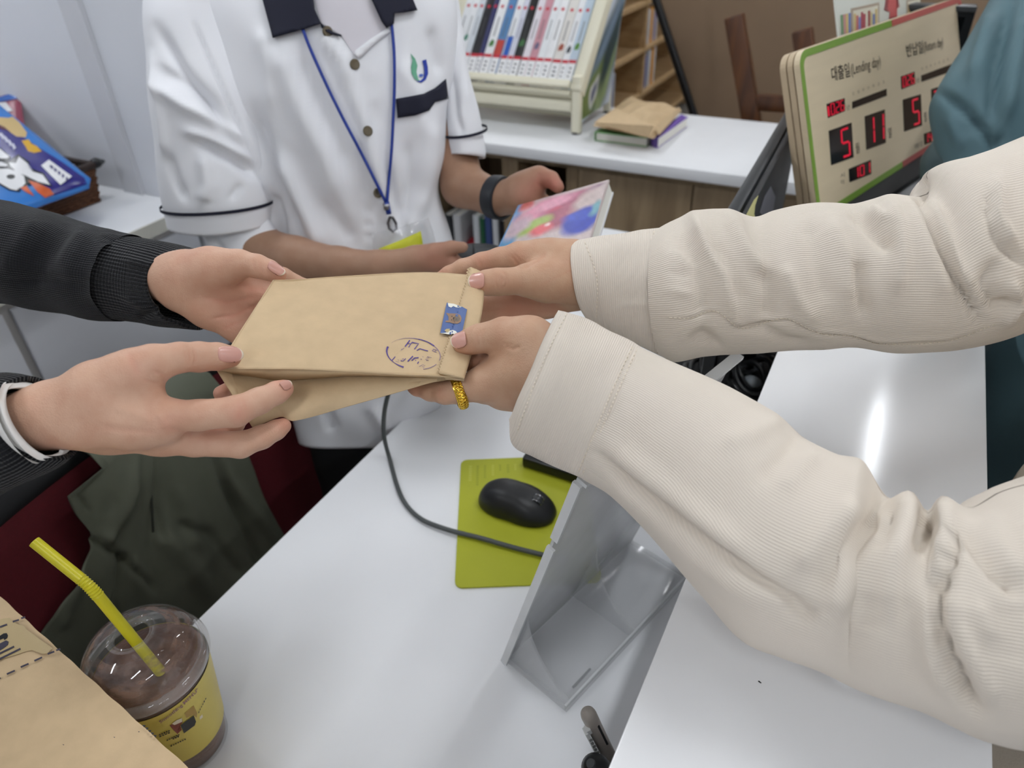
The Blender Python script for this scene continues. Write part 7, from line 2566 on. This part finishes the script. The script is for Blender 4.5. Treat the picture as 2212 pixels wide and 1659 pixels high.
# arms, hands, neck and head
fore = [[(480, 440, 1.05, 56), (560, 545, 1.06, 56), (640, 560, 1.035, 47), (734, 572, 1.010, 37), (820, 574, .990, 31), (900, 560, .980, 27), (950, 556, .975, 29)]]
sh1 = flesh([fore + [[(930, 560, .975, 28), (975, 570, .98, 24)]], [[(940, 545, .965, 20), (975, 535, .96, 15), (1000, 534, .957, 12)]], [[(965, 560, .975, 18), (1000, 575, .965, 14), (1020, 585, .975, 12)]], [[(960, 575, .98, 18), (995, 592, .975, 13), (1012, 600, .985, 12)]]], 0.0024, flush=[(950, 560, .965, 50, .4)])
armS = [[(985, 270, 1.085, 42), (985, 350, 1.10, 46), (1000, 400, 1.09, 46), (1070, 428, 1.06, 38), (1098, 426, 1.045, 33), (1140, 420, 1.03, 36)]]
sh2 = flesh([armS + [[(1125, 430, 1.03, 34), (1160, 445, 1.04, 28)], [(1120, 405, 1.03, 30), (1152, 392, 1.02, 28)]],
             [[(1135, 398, 1.025, 28), (1165, 380, 1.015, 21), (1190, 388, 1.008, 18), (1205, 404, 1.002, 14)]],
             [[(1160, 440, 1.045, 24), (1200, 450, 1.05, 18), (1230, 450, 1.05, 14)]], [[(1160, 455, 1.045, 22), (1195, 475, 1.05, 16), (1225, 480, 1.045, 13)]], [[(1150, 465, 1.045, 20), (1185, 495, 1.045, 15), (1210, 500, 1.04, 12)]], [[(1140, 470, 1.045, 18), (1165, 500, 1.045, 14), (1185, 512, 1.04, 11)]]], 0.0024, flush=[(1200, 402, 1.0, 26, .8), (1150, 420, 1.0, 40, .5), (1175, 382, 1.01, 20, .4)], creases=[([(1168, 372), (1160, 395), (1175, 410)], 6, .0015)])
# neck and head stand above the frame
nk = P(740, -60, 1.0) - np.array([-0.90, 1.10, 1.335])     # shift of the head onto the neck


def skel(chains, h):
    return flesh([[[tuple(list(proj(np.array(q[:3]) + nk)) + [q[3] * F / proj(np.array(q[:3]) + nk)[2]]) for q in ch] for ch in chains]], h, k_palm=0.02, smooth=2)


hd_ = skel([[(-0.91, 1.11, 1.30, 0.058), (-0.90, 1.09, 1.44, 0.055)], [(-0.89, 1.07, 1.50, 0.070), (-0.90, 1.09, 1.56, 0.088), (-0.90, 1.10, 1.60, 0.085)], [(-0.86, 1.02, 1.47, 0.035), (-0.87, 1.03, 1.52, 0.045)],
            [(-0.838, 0.985, 1.535, 0.011), (-0.832, 0.975, 1.515, 0.015)], [(-0.985, 1.055, 1.53, 0.014), (-0.99, 1.06, 1.55, 0.016)], [(-0.835, 1.135, 1.53, 0.014), (-0.83, 1.14, 1.55, 0.016)]], 0.005)
V, Fc, A = join_flesh([sh1, sh2, hd_])
mk('body', V, Fc, SK_S, ps, True, attr={'flush': A})
ha_ = skel([[(-0.955, 1.145, 1.50, 0.062), (-0.945, 1.135, 1.57, 0.082)], [(-0.925, 1.12, 1.57, 0.088), (-0.905, 1.10, 1.625, 0.086)], [(-0.885, 1.07, 1.635, 0.075), (-0.87, 1.05, 1.635, 0.06)]], 0.006)
mk('hair', ha_[0], ha_[1], mat('black_hair', (24, 20, 18), 0.5, var=0.3, vscale=120, stretch=(1, 1, 0.1)), ps, True)


def add_head(parent, at, yaw, skin):
    """Head and hair of the same build turned to another heading, for people whose faces are above the frame."""
    c, sn = math.cos(yaw), math.sin(yaw)
    R2 = np.array([[c, -sn, 0], [sn, c, 0], [0, 0, 1]])
    o = np.array([-0.90, 1.10, 1.335]) + nk
    mk('head', (hd_[0] - o) @ R2.T + np.asarray(at), hd_[1], skin, parent, True, attr={'flush': hd_[2]})
    mk('hair', (ha_[0] - o) @ R2.T + np.asarray(at), ha_[1], bpy.data.materials['black_hair'], parent, True)


add_head(pl_, (-1.0, -0.05, 1.44), 1.4, SK_L)
add_head(pr_, (0.44, 0.62, 1.42), -1.1, SK_R)
add_head(pt_, (0.46, 1.24, 1.42), -0.9, SK_S)
for dx, dy in ((-0.030, -0.018), (0.026, 0.022)):
    c_ = np.array([-0.838 + dx * 1.1, 0.995 + dy * 1.2, 1.553]) + nk
    MB().lathe(c_, [(0.0, -0.006), (0.008, -0.004), (0.011, 0.0), (0.008, 0.004), (0.0, 0.006)], 16, (0, 0, 1), caps=False).build('eye', M_black, ps, True)
MB().tube([np.array(q_) + nk for q_ in ((-0.862, 0.985, 1.478), (-0.838, 0.985, 1.475), (-0.822, 1.004, 1.478))], 0.005, 8).build('mouth', mat('lips', (160, 92, 84), 0.5), ps, True)
hc = P(776, 938, 1.206)
sd = (P(905, 935, 1.206) - P(646, 942, 1.206)) / 2 * np.array([1, 1, 0])
fd = np.array([sd[1], -sd[0], 0]) * 0.55
rings_solid('trousers', [(np.array([hc[0], hc[1], 0.0]) + np.array([0, 0.02, 0.02]), sd * 0.9, fd * 0.8), (np.array([hc[0], hc[1], 0.4]), sd * 0.86, fd * 0.72), (np.array([hc[0], hc[1], hc[2] + 0.05]), sd * 0.86, fd * 0.72)], M_blackmat, ps, wr=0.004)

# lanyard with badge
ly = thing('badge_lanyard', hit(T_sh, 838, 460, 0.004), 'blue cord lanyard with a clear badge holder on the white shirt', 'lanyard')
M_lc = mat('blue_cord', (40, 64, 150), 0.6)
for pts in ([(650, 52), (668, 100), (700, 172), (740, 254), (780, 330), (812, 394), (834, 438)], [(846, 52), (851, 110), (852, 180), (850, 240), (846, 320), (840, 390), (836, 438)]):
    C_ = curve2(pts, 40)
    MB().tube([hit(T_sh, x, y, 0.006) for x, y in C_], 0.0021, 8).build('cord', M_lc, ly, True)
MB().tube([hit(T_sh, x, y, 0.008) for x, y in ((835, 436), (838, 452), (840, 462))], 0.0038, 10).build('cord_end', M_lc, ly, True)
MB().tube([hit(T_sh, x, y, 0.008) for x, y in ((834, 440), (836, 452))], 0.0046, 10).build('ferrule', mat('steel', (150, 150, 154), 0.3, metal=1.0), ly, True)
lp = [(842, 470), (838, 482), (841, 494), (849, 500), (856, 494), (855, 482), (848, 470), (842, 470)]
MB().tube([hit(T_sh, x, y, 0.010) for x, y in lp], 0.0020, 8, caps=False).build('swivel_hook', mat('steel_2', (120, 120, 124), 0.3, metal=1.0), ly, True)
drape('badge_card', [(818, 537), (862, 520), (909, 499), (914, 530), (928, 600), (850, 625)], mat('yellow_card', (204, 206, 50), 0.5), T_sh, ly, 0.0165, 25, thick=0.0008)

drape('badge_holder', [(802, 506), (815, 500), (850, 496), (925, 470), (936, 500), (950, 560), (960, 620), (835, 640), (812, 600)], clear('badge_plastic', (225, 228, 232), 0.12, 0.1), T_sh, ly, 0.0130, 25, thick=0.0012)

# wristband, picture book, scanner
wb_c = P(1077, 427, 1.057)
wax = unit(P(1098, 426, 1.045) - P(1040, 416, 1.075))
wb = thing('wristband', wb_c, 'black rubber band around the wrist above the picture book', 'wristband')
WR = 40 * 1.06 / F
MB().lathe(wb_c, [(WR, -0.011), (WR + 0.004, -0.010), (WR + 0.0048, 0.0), (WR + 0.004, 0.010), (WR, 0.011), (WR - 0.001, 0.0), (WR, -0.011)], 48, wax, caps=False).build('band', mat('band_rubber', (34, 38, 44), 0.5), wb, True, 50)
MB().box(wb_c - unit(CAMP - wb_c) * (WR + 0.0036) - wax * 0.0095 - RC[:, 1] * 0.014, wax * 0.019, RC[:, 1] * 0.028, -unit(CAMP - wb_c) * 0.004).build('clasp', M_black, wb, bevel=0.002)
kTL, kTR, kBL = P(1122, 443, 1.000), P(1316, 388, .950), P(1076, 540, .920)
kx_, ky_ = kTR - kTL, (kBL - kTL) * 1.3
kn_ = unit(np.cross(kx_, ky_))
if np.dot(kn_, CAMP - kTL) < 0:
    kn_ = -kn_
pbk = thing('picture_book', kTL + kx_ / 2 + ky_ / 2, 'picture book with a pink and blue painted cover in the staff hand', 'book')
M_cov = mat('cover_pale', (206, 190, 186), 0.3, var=0.06, vscale=30)
MB().box(kTL, kx_, ky_, -kn_ * 0.0025).build('front_cover', M_cov, pbk)
MB().box(kTL - kn_ * 0.018, kx_, ky_, -kn_ * 0.0025).build('back_cover', mat('cover_white', (230, 230, 232), 0.4), pbk)
MB().box(kTL + kx_ * 0.01 + ky_ * 0.015 - kn_ * 0.0025, kx_ * 0.98, ky_ * 0.97, -kn_ * 0.0155).build('pages', M_page, pbk)
MB().box(kTL - unit(kx_) * 0.002, unit(kx_) * 0.002, ky_, -kn_ * 0.0205).build('spine', mat('spine_blue', (108, 160, 210), 0.4), pbk)
KF = Frame(kTL, kx_, ky_)
KF.n = kn_


def kpx(px, py):
    p = on_plane(px, py, kTL, kn_) - kTL
    return float(np.dot(p, KF.x)), float(np.dot(p, KF.y))


def cb3(x, y):
    return (800 + x / 3.687, 330 + y / 3.687)


painted('cover_painting', lambda u, v: kTL + kx_ * (0.005 + 0.985 * u) + ky_ * (0.005 + 0.985 * v) + kn_ * 0.0006, 1, 1, (204, 188, 186), [
    (0.04, 0.092, 0.05, 0.231, 0.0, (108, 166, 214), 0.3), (0.10, 0.077, 0.07, 0.092, 0.3, (206, 104, 98), 0.3), (0.36, 0.231, 0.30, 0.185, -0.25, (218, 140, 164), 0.35), (0.62, 0.185, 0.26, 0.100, -0.35, (168, 86, 112), 0.35),
    (0.86, 0.077, 0.10, 0.038, -0.3, (118, 62, 104), 0.4), (0.46, 0.169, 0.20, 0.077, -0.2, (226, 158, 180), 0.4), (0.50, 0.323, 0.09, 0.077, 0.0, (228, 88, 116), 0.4), (0.56, 0.477, 0.24, 0.185, 0.4, (160, 74, 100), 0.35),
    (0.30, 0.508, 0.20, 0.108, -0.35, (166, 188, 92), 0.3), (0.42, 0.600, 0.12, 0.092, 0.0, (222, 96, 104), 0.35), (0.48, 0.554, 0.03, 0.031, 0.0, (244, 214, 214), 0.4), (0.70, 0.354, 0.14, 0.200, 0.3, (176, 100, 120), 0.4), (0.84, 0.308, 0.14, 0.231, 0.1, (206, 188, 184), 0.4),
    (0.84, 0.646, 0.18, 0.231, 0.1, (58, 74, 176), 0.2), (0.80, 0.554, 0.16, 0.077, 0.2, (70, 90, 190), 0.3), (0.06, 0.677, 0.12, 0.092, 0.0, (88, 148, 190), 0.3), (0.12, 0.462, 0.10, 0.169, 0.3, (206, 180, 190), 0.4), (0.96, 0.477, 0.05, 0.138, 0.0, (120, 170, 180), 0.4)], pbk, 90, 70, 8)
scn = thing('barcode_scanner', P(1020, 560, 1.01), 'dark grey handheld scanner in the staff hand behind the bag', 'scanner')
loft('scanner_body', [((988, 545), (996, 592), 1.015), ((1000, 530), (1012, 602), 1.01), ((1030, 526), (1040, 598), 1.01), ((1070, 530), (1076, 592), 1.015), ((1100, 545), (1100, 580), 1.02)], M_dgrey, scn, 40, 48, 0.8, None, cap0=True)
loft('scanner_trim', [((1014, 529), (1024, 601), 1.01), ((1024, 527), (1034, 600), 1.01)], M_black, scn, 10, 48, 0.8, None, cap1=False, offset=0.0012)
